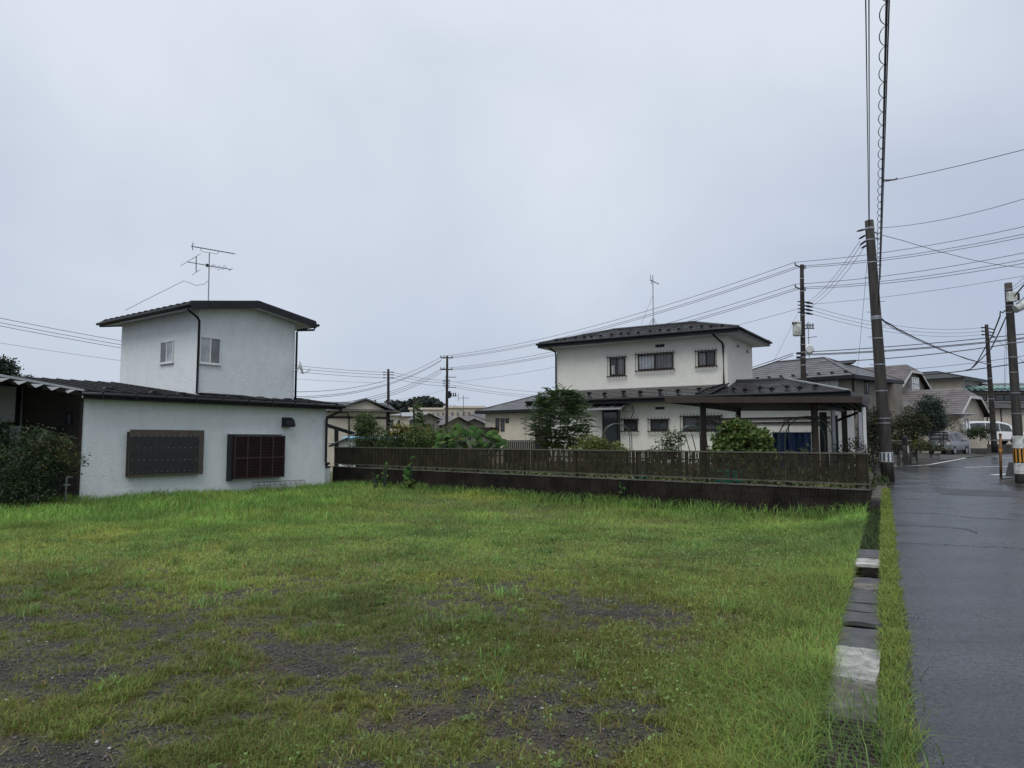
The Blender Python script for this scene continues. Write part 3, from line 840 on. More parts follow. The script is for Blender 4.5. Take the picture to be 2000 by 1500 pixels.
# plastic lean-to along the side passage
aw = thing('corrugated_awning', 'pale corrugated plastic awning hanging off the white house roof, far left', 'awning', LH.o, LH.a)
mb = MB(); n_ = 22
for k in range(n_):
    def pt(t, yy):
        x = -.15 - 4.2 * t
        z = 2.79 + .135 * (-x) + (.065 if int(t * n_ + .5) % 2 else -.065) * (1 if yy < 0 else .7)
        return (x, yy, z + (.10 if yy > 0 else 0))
    a, b = k / n_, (k + 1) / n_
    mb.quad(pt(a, -.42), pt(b, -.42), pt(b, .9), pt(a, .9))
mb.build('sheet', 'poly_pale', aw)
MB().beam((-.15, -.44, 2.90), (-4.4, -.44, 2.90 + .135 * 4.25), .04, .06).build('edge_strip', 'alu', aw)
MB().beam((-.15, .3, 2.83), (-4.4, .3, 2.80 + .135 * 4.25), .05, .06).build('rafter', 'dark_brown', aw)

# things on and by the white house
p0 = P(407, 586, 24.9)
an = thing('tv_antenna', 'tall grey television aerial with two yagi booms on the white house roof', 'antenna', p0)
def rel(px, py, Y, o): return P(px, py, Y) - Vector(o)
def A_(px, py, dY=0): return rel(px, py, 24.9 + dY, p0)
MB().tube([A_(407, 588), A_(409, 493)], .022, 8).build('mast', 'steel', an)
b1 = MB().tube([A_(374, 481), A_(457.5, 495.5)], .018, 6).build('boom', 'wire_grey', an)
b2 = MB().tube([A_(366, 511.5), A_(452, 526.5)], .015, 6).build('boom', 'wire_grey', an)
MB().tube([A_(392, 485), A_(393, 490), A_(397, 492), A_(409, 493), A_(423, 496), A_(426, 494), A_(426.5, 490)], .012, 6).build('boom_bracket', 'steel', an)
mb = MB()
for k in range(9):
    t = k / 8
    c = A_(374 + 83 * t, 481 + 14.4 * t)
    if k == 0: continue
    mb.tube([c - Vector((.05, .1, 0)), c + Vector((.05, .1, 0))], .005, 4)
stuff(mb.build('element', 'wire_grey', b1))
MB().tube([A_(377.5, 474), A_(375, 481), A_(376.5, 488.5)], .014, 6).build('reflector', 'wire_grey', b1)
for (x, y, l) in ((366, 511, 13), (413, 519, 5), (417, 520, 4), (425, 521.5, 5), (432.5, 523, 8), (438, 524, 5), (451, 526.5, 4)):
    MB().tube([A_(x - l, y + l * .62, -.2 * l / 5), A_(x + l, y - l * .62, .2 * l / 5)], .008, 5).build('element', 'wire_grey', b2)
MB().tube([A_(383.3, 500), A_(383, 531)], .016, 6).build('reflector', 'wire_grey', b2)
for y in (500, 531):
    MB().tube([A_(375, y + 6, -.2), A_(391.5, y - 4.5, .2)], .008, 5).build('element', 'wire_grey', b2)
MB().box(-.02, .05, -.04, .04, 0, .1).build('junction_box', 'black_trim', an).location = A_(404, 521)
cb = MB().tube([P(406, 549, 24.9), P(398, 555, 24.7), P(383, 557.5, 24.5), P(372, 553, 24.3), P(359, 548.5, 24.2), P(330, 563, 24), P(300, 578, 24), P(270, 593, 24.1), P(245, 606, 24.3)], .008, 5).build('antenna_cable', 'wire_grey')
tag(cb, 'thin cable drooping from the aerial mast to the white house roof', 'cable')
pd = P(577, 722, 25.9)
ds = thing('satellite_dish', 'small white satellite dish on the side of the white house', 'satellite dish', pd)
mb = MB()
rings = 5; seg = 20; ax = Vector((.92, .35, .28)).normalized(); c0 = rel(588.5, 718, 25.9, pd)
s1 = ax.cross(Vector((0, 0, 1))).normalized(); s2 = s1.cross(ax)
mb.v.append(tuple(c0 - ax * .06))
for r_ in range(1, rings + 1):
    for j in range(seg):
        t = 2 * math.pi * j / seg; rr = .26 * r_ / rings
        mb.v.append(tuple(c0 + (s1 * math.cos(t) + s2 * math.sin(t)) * rr + ax * (.07 * (r_ / rings) ** 2 - .06)))
for j in range(seg): mb.f.append((0, 1 + j, 1 + (j + 1) % seg))
for r_ in range(rings - 1):
    for j in range(seg):
        a = 1 + r_ * seg
        mb.f.append((a + j, a + seg + j, a + seg + (j + 1) % seg, a + (j + 1) % seg))
mb.build('dish', 'white_alu', ds, True)
MB().tube([(0, 0, 0), rel(582, 722, 25.9, pd), rel(583, 716, 25.9, pd), c0 - ax * .06], .02, 6).build('bracket', 'steel', ds)
MB().tube([c0 - Vector((0, 0, .2)) - ax * .03, rel(598, 728, 25.8, pd), rel(603, 724, 25.75, pd)], .012, 6).build('feed_arm', 'steel', ds)
MB().box(-.04, .04, -.04, .04, -.03, .05).build('receiver', 'white_alu', ds).location = rel(603.5, 723, 25.75, pd)
# wire mesh panel leaning on the wall
mp0 = LH.w(5.35, -.22, -.25)
ms = thing('wire_mesh_panel', 'rusty wire mesh leaning on the white wall below the shutter', 'mesh panel', mp0, LH.a)
for k in range(11):
    MB().tube([(k * .21, 0, 0), (k * .21 + .02, .2, .42 - k * .004)], .006, 5).build('wire', 'rust', ms)
for k in range(4):
    MB().tube([(0, .03 + .055 * k, .06 + .115 * k), (2.12, .03 + .055 * k, .06 + .111 * k)], .006, 5).build('wire', 'rust', ms)
tp = P(128, 972, 18.9)
ts = thing('tap_standpipe', 'grey water pipe with a tap standing by the brown wall', 'water pipe', (tp.x, tp.y, -.25), LH.a)
MB().tube([(0, 0, 0), (0, 0, .80), (.03, 0, .83), (.14, 0, .83)], .024, 8).build('pipe', 'steel', ts)
MB().tube([(-.06, 0, .62), (.09, 0, .62)], .018, 6).build('tap', 'steel', ts)
# white stub pillar at the right end of the house
c = LH.w(8.55, .45, 0)
sp_ = thing('gate_pillar', 'low white plastered pillar at the corner of the white house', 'pillar', (c.x, c.y, 0), LH.a)
MB().box(0, .42, 0, .25, -.5, .52).build('shaft', 'stucco', sp_, bevel=.01)
MB().box(-.03, .45, -.03, .28, .521, .58).build('coping', 'concrete', sp_, bevel=.01)
for k in range(3):
    MB().tube([(.08 + k * .13, .12, .582), (.08 + k * .13, .12, .66), (.08 + k * .13, .12, .72)], [.05, .065, .06], 8).build('flower_pot', 'black_trim', sp_)
# curved terrace roof beside it
tr = P(655, 940, 29.6)
te = thing('terrace_awning', 'dark curved terrace roof on a post behind the white house corner', 'awning', (tr.x, tr.y, 0))
def K_(px, py, Y): return rel(px, py, Y, (tr.x, tr.y, 0))
MB().tube([K_(657, 950, 29.6), K_(657, 838, 29.6)], .09, 8).build('post', 'black_trim', te)
MB().beam(K_(640, 829, 30.2), K_(693, 846, 29.2), .05, .07).build('rafter', 'black_trim', te)
MB().beam(K_(640, 833, 31.5), K_(689, 848, 30.6), .05, .07).build('rafter', 'black_trim', te)
MB().tube([K_(640, 866, 29.4), K_(655, 865, 29.4), K_(672, 858, 29.3), K_(685, 851, 29.3), K_(694, 846, 29.2)], .025, 6).build('brace', 'steel', te)
mb = MB(); mb.prism([K_(640, 828, 30.2), K_(693, 845, 29.2), K_(689, 847, 30.6), K_(640, 832, 31.5)], (0, 0, .012)); mb.build('roof_sheet', 'poly', te)

# ------------------------------------------------------------------ block wall and slatted fence
fa = FEN.a
wl = thing('block_wall', 'low dark brown ribbed block wall under the slatted fence', 'wall', FEN.o, fa)
def block_mesh():
    mb = MB(); w, h, d = .39, .18, .13
    n = 5; st = w / n
    prof = []
    for k in range(n):
        prof += [(k * st, .0), (k * st + st * .80, .0), (k * st + st * .82, .02), (k * st + st * .98, .02)]
    prof = [(x, y) for x, y in prof] + [(w, 0.0)]
    pts = [(x, y, 0) for x, y in prof] + [(w, d, 0), (0, d, 0)]
    mb.prism(pts, (0, 0, h))
    me = bpy.data.meshes.new('block'); me.from_pydata(mb.v, [], mb.f); me.materials.append(M['block']); me.update()
    return me
bm_ = block_mesh()
def blocks(frame_parent, length, zt, rows):
    n = int(length / .4)
    for r_ in range(rows):
        for k in range(n + 1):
            x = k * .4 + (-.2 if r_ % 2 else 0)
            if x < -.01: x = 0
            if x + .39 > length + .02: continue
            share(bm_, 'block', frame_parent, (x, random.uniform(-.003, .003), zt - .19 * (r_ + 1) + .005))
blocks(wl, FLEN, .50, 4)
MB().box(0, FLEN, .012, .125, -.4, .495).build('mortar_core', 'block', wl)
MB().box(-.02, FLEN + .01, -.012, .15, .497, .525).build('coping', 'cap', wl)
ra_ = math.atan2(T.y, T.x)
wr = thing('block_wall', 'low dark brown block wall turning the corner along the road drain', 'wall', (7.48, 15.03, 0), ra_)
# the return: ribbed face outwards (to the road), so laid on the other side of the line
def rblocks(parent, length, zt, rows):
    n = int(length / .4)
    for r_ in range(rows):
        for k in range(n):
            share(bm_, 'block', parent, (.02 + k * .4, 0, zt - .19 * (r_ + 1) + .005))
rblocks(wr, 8.4, .50, 4)
MB().box(.02, 8.4, .012, .125, -.4, .495).build('mortar_core', 'block', wr)
MB().box(.16, 8.4, -.012, .15, .497, .526).build('coping', 'cap', wr)

BW, PIT = .098, .196
def board_mesh():
    mb = MB(); mb.box(0, BW, -.012, .012, .0, .615)
    me = bpy.data.meshes.new('board'); me.from_pydata(mb.v, [], mb.f); me.materials.append(M['fence']); me.update(); return me
bdm = board_mesh()
def fence(name, label, loc, ang, length, face=-1):
    f = thing(name, label, 'fence', loc, ang, 'slatted fence runs')
    z0 = .64
    n = int(length / PIT)
    mb = MB()
    for k in range(n + 1):
        x = .02 + k * PIT
        if x + BW < length: share(bdm, 'board', f, (x, .065, z0))
        for j in range(2):
            xx = x + BW + .024 + j * .034
            if xx < length: mb.box(xx - .003, xx + .017, .061, .069, z0, z0 + .615)
    stuff(mb.build('thin_slat', 'fence', f))
    MB().box(0, length, .038, .092, z0 + .616, z0 + .65).build('top_rail', 'fence_rail', f)
    MB().box(0, length, .042, .088, z0 - .032, z0 - .001).build('bottom_rail', 'fence_rail', f)
    MB().box(0, length, .080, .095, z0 + .42, z0 + .45).build('middle_rail', 'fence', f)
    k = 0
    while k * 2.0 < length:
        MB().box(.05 + k * 2.0, .10 + k * 2.0, .096, .14, .526, z0 + .63).build('post', 'fence', f); k += 1
    MB().box(length - .05, length, .094, .14, .526, z0 + .63).build('post', 'fence', f)
    return f
fence('slatted_fence', 'long dark brown vertical slat fence across the back of the grass lot', FEN.o, fa, FLEN - .02)
fence('slatted_fence', 'short return of the dark slat fence running beside the road', (7.44, 15.16, 0), ra_, 8.2)

# ------------------------------------------------------------------ cream house behind the fence
rh = thing('cream_house', 'cream two storey house with dark hipped roofs and barred windows', 'house', RH.o, RH.a)
UW, UD = 7.95, 3.95
ZT = 5.83
MB().box(0, UW, 0, UD, 3.0, ZT).build('upper_wall', 'stucco2', rh)
LW = -.9
MB().box(0.02, 12.0, LW, 4.4, .0, 3.22).build('lower_wall', 'stucco2', rh)
MB().box(-.004, 12.03, LW - .02, LW - .001, .0, .62).build('plinth', 'concrete', rh)
ur_ = hip_roof(rh, -.62, UW + .62, -.62, UD + .62, 6.06, .76, 'roof_slate', 12, 'upper_roof')
fascia_ring(rh, -.62, UW + .62, -.62, UD + .62, 5.84, 6.045, 'black_trim', .035)
MB().box(-.615, UW + .615, -.615, UD + .615, 5.832, 5.838).build('soffit', 'soffit', rh)
q = MB(); q.tube([(-.7 + (UW + 1.4) * k / 10, -.70, 6.0) for k in range(11)], .055, 8); q.build('gutter', 'black_trim', rh, True)
q = MB(); q.tube([(UW + .70, -.7 + (UD + 1.4) * k / 6, 6.0) for k in range(7)], .055, 8); q.build('gutter', 'black_trim', rh, True)
# snow guards: dark T shaped clips in pairs along the eaves
def guard_mesh():
    mb = MB(); mb.box(-.02, .02, -.16, .04, 0, .05); mb.box(-.11, .11, -.01, .02, .03, .10)
    mb.box(-.05, .05, -.012, .02, .10, .125)
    me = bpy.data.meshes.new('snow_guard'); me.from_pydata(mb.v, [], mb.f); me.materials.append(M['black_trim']); me.update(); return me
gm = guard_mesh()
sl_u = .76 / ((UD + 1.24) / 2)
for k in range(18):
    x = .1 + k * .455; y = -.62 + (.42 if k % 4 < 2 else .62)
    share(gm, 'snow_guard', rh, (x, y, 6.07 + sl_u * (y + .62)), rot=(math.atan(sl_u), 0, 0), sc=(.7, .7, .7))
# vents and windows of the upper wall
def slot(px0, px1, py0, py1, yp):
    a, z1 = RH.hy(px0, py0, yp); b, z0 = RH.hy(px1, py1, yp)
    MB().box(a, b, yp - .015, yp - .002, z0, z1).build('vent_slot', 'black_trim', rh)
slot(1280, 1298, 673, 677.5, 0); slot(1280, 1298, 795, 799.5, LW)
for py, px in ((676, 1441), (687, 1459.5)):
    y_, z_ = RH.hx(px, py, UW); MB().box(UW + .002, UW + .016, y_ - .15, y_ + .15, z_ - .05, z_ + .05).build('vent_slot', 'black_trim', rh)
def barred(px0, px1, py0, py1, yp, panes=2, glasses=None, n=None, drop=.05, hang=.0):
    a, z1 = RH.hy(px0, py0, yp); b, z0 = RH.hy(px1, py1, yp)
    w = window_y(rh, a + .07, b - .07, yp, z0 + .05, z1 - .07, 'dark_brown', panes, 'glass', .05, False, -1, glasses)
    n = n or int((b - a) / .135)
    for zz in (z0 + .02, z1 - .05):
        MB().box(a - .03, b + .03, yp - .16, yp - .12, zz - .02, zz + .02).build('grille_rail', 'dark_brown', w)
    mb = MB()
    for k in range(n + 1):
        x = a + (b - a) * k / n
        mb.tube([(x, yp - .14, z0 - .06), (x, yp - .14, z1 + .06)], .011, 5)
    stuff(mb.build('grille_bar', 'dark_brown', w))
    for x in (a, b):
        for zz in (z0 + .02, z1 - .05):
            MB().box(x - .015, x + .015, yp - .14, yp - .002, zz - .015, zz + .015).build('grille_bracket', 'dark_brown', w)
    return w, a, b, z0, z1
w1, a, b, z0, z1 = barred(1188.5, 1224, 697, 735, 0, 2, ['glass', 'glass_grey'])
MB().box(a + .17, a + .30, -.04, -.031, z0 + .12, z0 + .52).build('curtain', 'curtain', w1)
barred(1243.5, 1318, 691, 722, 0, 2, ['glass_pale', 'glass_grey'])
barred(1360, 1401, 684.5, 716, 0, 2, ['glass_grey', 'glass'])
# lower windows
barred(1216, 1248, 817, 843, LW, 1, ['glass'])
barred(1268, 1308, 817, 843, LW, 1, ['glass'])
barred(1331, 1412, 811, 843, LW, 2, ['glass', 'glass'])
# back door under its own small canopy
a, z1 = RH.hy(1177, 806, LW); b, _ = RH.hy(1209, 806, LW)
dr = MB().box(a, b, LW - .05, LW - .002, .4, z1 + .1).build('door', 'dark_brown', rh)
MB().box(a + .08, b - .08, LW - .062, LW - .051, 1.05, z1).build('pane', 'glass', dr)
MB().box(b - .12, b - .09, LW - .11, LW - .063, 1.0, 1.15).build('handle', 'steel', dr)
a, z1 = RH.hy(1150, 800, LW - .8); b, _ = RH.hy(1214, 800, LW - .8)
cp = MB(); cp.prism([(a, LW - .85, z1), (b, LW - .85, z1), (b, LW - .02, z1 + .28), (a, LW - .02, z1 + .28)], (0, 0, .012)); cp = cp.build('door_canopy', 'poly', rh)
for k in range(4):
    x = a + (b - a) * k / 3
    MB().beam((x, LW - .86, z1 + .03), (x, LW - .02, z1 + .31), .03, .03).build('rib', 'alu', cp)
MB().box(a - .02, b + .02, LW - .89, LW - .851, z1 - .03, z1 + .05).build('front_edge', 'alu', cp)
MB().tube([(b - .1, LW - .83, .3), (b - .1, LW - .83, z1)], .05, 8).build('canopy_post', 'black_trim', cp)
# lower roof: lean-to in front of the upper wall, hipped wing to the right
EZ = 3.33
def low_guard(x, y, z, s): share(gm, 'snow_guard', rh, (x, y, z), rot=(math.atan(s), 0, 0))
SLR = (3.84 - EZ) / 1.5
mb = MB(); mb.courses((-.7, -1.5, EZ), (7.62, -1.5, EZ), (7.97, -.003, 3.84), (-.02, -.003, 3.84), 7, .018)
mb.courses((-.7, 1.5, EZ), (-.7, -1.5, EZ), (-.02, -.003, 3.84), (-.02, 1.5, 3.84), 7, .018)
lr = mb.build('lower_roof', 'roof_slate', rh)
zw = EZ - .05; zk = zw + .76
mb = MB(); mb.courses((7.6, -1.502, zw), (12.65, -1.502, zw), (9.9, 1.25, zk), (7.97, 1.25, zk), 13, .02)
mb.courses((12.65, -1.502, zw), (12.65, 4.0, zw), (9.9, 1.25, zk), (9.9, 1.25, zk), 13, .02)
mb.courses((12.65, 4.0, zw), (7.97, 4.0, zw), (7.97, 1.25, zk), (9.9, 1.25, zk), 13, .02)
wr_ = mb.build('wing_roof', 'roof_slate', rh)
MB().beam((12.65, -1.502, zw + .03), (9.9, 1.25, zk + .03), .13, .05).build('hip_cap', 'alu', wr_)
MB().beam((12.65, 4.0, zw + .03), (9.9, 1.25, zk + .03), .13, .05).build('hip_cap', 'roof_slate', wr_)
MB().beam((7.97, 1.25, zk + .03), (9.9, 1.25, zk + .03), .15, .06).build('ridge_cap', 'roof_slate', wr_)
MB().beam((7.6, -1.5, zw + .05), (7.99, -.02, zw + .58), .08, .04).build('valley_trim', 'black_trim', wr_)
MB().box(-.7, 12.66, -1.54, -1.505, EZ - .24, EZ - .02).build('lower_fascia', 'black_trim', rh)
MB().box(12.655, 12.69, -1.54, 4.0, EZ - .26, EZ - .07).build('lower_fascia', 'black_trim', rh)
MB().box(-.735, -.70, -1.54, 1.5, EZ - .24, EZ - .02).build('lower_fascia', 'black_trim', rh)
MB().box(-.69, 12.64, -1.5, LW - .001, EZ - .22, EZ - .205).build('lower_soffit', 'soffit', rh)
MB().box(12.0, 12.64, -1.49, 4.0, EZ - .235, EZ - .222).build('lower_soffit', 'soffit', rh)
q = MB(); q.tube([(-.75 + 13.4 * k / 14, -1.58, EZ - .06) for k in range(15)], .055, 8); q.build('gutter', 'black_trim', rh, True)
for k in range(9):
    y = -1.5 + (.45 if k % 2 else .6); low_guard(.5 + k * .82, y, EZ + .02 + SLR * (y + 1.5), SLR)
for k in range(7):
    y = -1.5 + (.5 if k % 2 else .75); low_guard(8.4 + k * .5, y, EZ - .03 + .276 * (y + 1.5), .27)
# rails along the wing wall, downpipes
for py in (817, 826):
    _, z = RH.hy(1480, py, LW)
    MB().box(6.9, 11.9, LW - .09, LW - .05, z - .03, z + .03).build('wall_rail', 'dark_brown', rh)
for px in (1424,):
    x = UW - .14
    q = MB(); q.tube([(x - .25, -.68, 5.95), (x - .24, -.6, 5.82), (x - .02, -.1, 5.52), (x, -.06, 5.42), (x, -.06, 3.84), (x - .45, -.9, 3.60), (x - .7, -1.5, 3.38)], .04, 8); q.build('downpipe', 'black_trim', rh, True)
q = MB(); q.tube([(-.1, -.66, 5.92), (-.1, -.5, 5.82), (-.02, -.08, 5.65), (-.02, -.05, 5.5), (-.02, -.05, 3.8)], .04, 8); q.build('downpipe', 'black_trim', rh, True)
q = MB(); q.tube([(0.0, LW - .04, 3.2), (0.0, LW - .04, .2)], .045, 8); q.build('downpipe', 'black_trim', rh, True)
a, z1 = RH.hy(1071, 836, LW)
MB().box(0.05, 1.6, LW - .5, LW - .45, 1.62, 1.68).build('laundry_bar', 'black_trim', rh)
MB().box(1.55, 1.61, LW - .5, LW - .44, .3, 1.62).build('laundry_post', 'black_trim', rh)
# electricity meter by the canopy
x, z = RH.hy(1231, 796, LW)
MB().box(x - .28, x + .05, LW - .14, LW - .002, z - .16, z + .10).build('meter_box', 'sheet_white', rh, bevel=.02)
MB().tube([(x + .12, LW - .03, z + .05), (x + .16, LW - .03, z - .2), (x + .02, LW - .03, z - .5), (x - .05, LW - .03, z - .6)], .014, 5).build('meter_cable', 'wire', rh)
# roof aerial
pa_ = P(1276, 632, 33.2)
an = thing('tv_antenna', 'slim television aerial on the cream house roof', 'antenna', pa_)
def B_(px, py, d=0): return rel(px, py, 33.2 + d, pa_)
MB().tube([B_(1276, 634), B_(1275, 538)], .022, 6).build('mast', 'steel', an)
for dx in (-8, -3, 3, 7): MB().tube([B_(1276, 620), B_(1276 + dx, 634, random.uniform(-.3, .3))], .012, 5).build('stay_leg', 'steel', an)
MB().tube([B_(1276, 575), B_(1252, 634, .3)], .006, 4).build('guy_wire', 'wire_grey', an)
MB().tube([B_(1270, 547), B_(1287, 555)], .02, 6).build('boom', 'wire_grey', an)
for (x, y, l) in ((1272, 541, 0), (1272, 548, 4), (1276, 550, 3), (1280, 552, 3), (1284, 554, 3)):
    if l: MB().tube([B_(x - l, y - l * .4, .1), B_(x + l, y + l * .4, -.1)], .01, 4).build('element', 'wire_grey', an)
MB().tube([B_(1270, 537), B_(1273, 555)], .014, 5).build('reflector', 'wire_grey', an)

# ------------------------------------------------------------------ carport
cpz = 2.74
FLc, FRc, BRc, BLc = [Vector(v) for v in ((4.33, 20.0, 0), (9.80, 19.9, 0), (12.65, 25.2, 0), (8.0, 25.5, 0))]
cpt = thing('carport', 'flat brown metal carport on square posts in front of the cream house', 'carport', (FLc.x, FLc.y, 0))
def c_(v, z): return (v.x - FLc.x, v.y - FLc.y, z)
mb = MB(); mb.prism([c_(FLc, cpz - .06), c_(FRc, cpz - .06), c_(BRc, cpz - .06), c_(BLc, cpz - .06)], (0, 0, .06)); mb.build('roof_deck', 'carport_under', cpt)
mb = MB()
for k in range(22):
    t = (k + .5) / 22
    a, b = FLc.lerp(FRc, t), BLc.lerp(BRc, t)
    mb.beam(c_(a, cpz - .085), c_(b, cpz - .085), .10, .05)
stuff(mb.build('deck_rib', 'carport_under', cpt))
for a, b in ((FLc, FRc), (FRc, BRc), (BRc, BLc), (BLc, FLc)):
    MB().beam(c_(a, cpz - .05), c_(b, cpz - .05), .06, .17).build('fascia', 'carport', cpt)
def post(px, Y, w=.15, m='carport', z1=cpz - .1):
    p = P(px, 850, Y)
    MB().box(-w / 2, w / 2, -w / 2, w / 2, .3, z1).build('post', m, cpt, bevel=.008).location = (p.x - FLc.x, p.y - FLc.y, 0)
    return p
p1 = post(1374, 20.9); p2 = post(1592, 20.8); p3 = post(1443, 24.4, .14, 'dark_brown'); p4 = post(1650, 24.2, .14, 'dark_brown')
MB().beam(c_(p1, cpz - .16), c_(p3, cpz - .16), .1, .14).build('beam', 'dark_brown', cpt)
MB().beam(c_(p2, cpz - .16), c_(p4, cpz - .16), .1, .14).build('beam', 'dark_brown', cpt)
MB().tube([c_(P(1690, 800, 22.2), P(1690, 800, 22.2).z), c_(P(1634, 822, 23.2), P(1634, 822, 23.2).z)], .04, 6).build('brace', 'dark_brown', cpt)
# white gate posts by the road under the carport's end
gp = P(1688, 850, 21.6)
gt_ = thing('white_post', 'white square post at the roadside end of the carport', 'post', (gp.x, gp.y, .3))
MB().box(-.05, .05, -.05, .05, 0, 2.25).build('shaft', 'white_alu', gt_)
MB().box(-.17, -.06, -.03, .03, .35, 2.1).build('inner_frame', 'alu', gt_)
gp = P(1628, 850, 22.6)
g2 = thing('white_post', 'slim pale post beside the dark door frame under the carport', 'post', (gp.x, gp.y, .3))
MB().box(-.05, .05, -.05, .05, 0, 2.2).build('shaft', 'alu', g2)
MB().box(-.35, -.15, .1, .2, 0, 2.15).build('dark_jamb', 'black_trim', g2)
MB().box(.10, .2, .1, .2, 0, 2.05).build('dark_jamb', 'black_trim', g2)

# ------------------------------------------------------------------ things in the garden
pb = P(1547, 862, 23.8)
bt = thing('blue_tarpaulin', 'blue sheet hung over a stand under the carport', 'tarpaulin', (pb.x, pb.y, .3), -.2)
mb = MB(); n_ = 24
for k in range(n_):
    def f(t, z): return (-.62 + 1.24 * t, .05 * math.sin(t * 21) + .03 * math.sin(t * 47 + z * 3), z)
    for j in range(6):
        z0, z1 = .35 + .19 * j, .35 + .19 * (j + 1)
        mb.quad(f(k / n_, z0), f((k + 1) / n_, z0), f((k + 1) / n_, z1), f(k / n_, z1))
mb.build('sheet', 'blue', bt, True)
MB().tube([(-.64, 0, 1.50), (.64, 0, 1.50)], .025, 6).build('top_bar', 'blue', bt)
for x in (-.6, .6): MB().tube([(x, .03, 0), (x, .03, 1.50)], .02, 6).build('stand_leg', 'steel', bt)
def arch(name, label, px0, px1, py_top, Y, depth=.4, mt='green_metal', rungs=0, zb=.3, cross=False):
    a, b = P(px0, 860, Y), P(px1, 860, Y); zt = P((px0 + px1) / 2, py_top, Y).z
    w = (b - a).length; c = (a + b) / 2
    o = thing(name, label, 'garden arch', (c.x, c.y, zb), math.atan2(b.y - a.y, b.x - a.x))
    r_ = w / 2; zs = zt - zb - r_
    for y in (0, depth):
        pts = [(-r_, y, 0), (-r_, y, zs)] + [(-r_ * math.cos(math.pi * k / 14), y, zs + r_ * math.sin(math.pi * k / 14)) for k in range(1, 14)] + [(r_, y, zs), (r_, y, 0)]
        MB().tube(pts, .017, 6).build('hoop', mt, o)
    for k in range(rungs):
        t = math.pi * (k + .5) / rungs
        p = (-r_ * math.cos(t), zs + r_ * math.sin(t))
        MB().tube([(p[0], 0, p[1]), (p[0], depth, p[1])], .009, 5).build('rung', mt, o)
    return o
arch('garden_arch', 'green tube garden arch in front of the dark back door', 1179, 1234, 827, 26.5, .45, rungs=0)
arch('garden_arch', 'wide round wire garden arch under the carport before the blue sheet', 1533, 1626, 813, 20.6, .5, rungs=4)
arch('garden_arch', 'small green wire arch left of the clipped vine bush', 1376, 1404, 822, 21.6, .3, rungs=2)
for k, (px0, px1, py, Y) in enumerate(((1330, 1372, 831, 24.0),)):
    arch('garden_arch', 'low thin wire arch between the barred windows and carport post', px0, px1, py, Y, .3, rungs=3)
pr = P(1395, 865, 20.4)
for k, (px, lean) in enumerate(((1388, -.12), (1393, .02), (1399, .08), (1372, -.3), (1362, -.35))):
    p = P(px, 880, 20.8)
    o = MB().tube([(0, 0, 0), (lean, .02, 1.35)], .014, 5).build('garden_cane', 'green_metal')
    o.location = (p.x, p.y, .4); tag(o, ('second', 'third', 'fourth', 'first', 'leftmost leaning')[k] + ' thin green cane in the bed left of the vine bush', 'garden cane', 'garden canes')
pl = P(1422, 931, 17.95)
ptn = thing('planter_box', 'turquoise plastic planter showing below the fence, right', 'planter', (pl.x, pl.y, .46), fa)
MB().prism([(-.31, -.13, 0), (.31, -.13, 0), (.31, .13, 0), (-.31, .13, 0)], (0, 0, .30)).build('tub', 'teal', ptn, bevel=.015)
MB().box(-.33, .33, -.15, .15, .302, .33).build('rim', 'teal', ptn)
pl = P(1252, 925, 20.9)
ptn = thing('planter_box', 'small green plastic planter showing below the fence, middle', 'planter', (pl.x, pl.y, .44), fa)
MB().prism([(-.2, -.1, 0), (.2, -.1, 0), (.2, .1, 0), (-.2, .1, 0)], (0, 0, .22)).build('tub', 'teal', ptn, bevel=.015)
MB().box(-.21, .21, -.11, .11, .222, .24).build('rim', 'teal', ptn)
ub = P(1540, 833, 23.0)
o = MB().tube([(0, 0, -.5), (0, 0, .12), (-.03, 0, .2), (-.08, 0, .22), (-.13, 0, .19), (-.15, 0, .12)], .018, 6).build('hooked_rod', 'green_metal')
o.location = ub; tag(o, 'dark rod with a curved hook standing before the blue sheet', 'rod')
# light blue sheet roof of a small shed in the left garden
sb = P(722, 862, 36)
sb_ = thing('garden_shed', 'small dark shed with light blue roof behind the fence', 'shed', (sb.x, sb.y, -.2))
MB().box(-.7, 1.6, 0, 1.2, 0, 1.72).build('wall', 'black_trim', sb_)
MB().prism([(-1.4, -.4, 1.86), (1.8, -.4, 1.78), (1.8, 1.5, 1.86), (-1.4, 1.5, 1.94)], (0, 0, .03)).build('roof', 'cyan', sb_)
# dark board fence behind the garden, middle
bf = P(985, 880, 38)
db = thing('board_fence', 'dark board fence behind the garden in front of the pale house', 'fence', (bf.x, bf.y, .2))
for k in range(26):
    MB().box(k * .1, k * .1 + .085, 0, .03, 0, 1.28).build('board', 'black_trim', db)
MB().box(0, 2.6, -.03, -.002, 1.29, 1.35).build('rail', 'black_trim', db)

# ------------------------------------------------------------------ houses in the background
AZ = R(40)
def bg_house(name, label, ox, oy, ang, w, d, z0, zt, wall, cat='house'):
    h = thing(name, label, cat, (ox, oy, 0), ang)
    MB().box(0, w, 0, d, z0, zt).build('wall', wall, h)
    return h
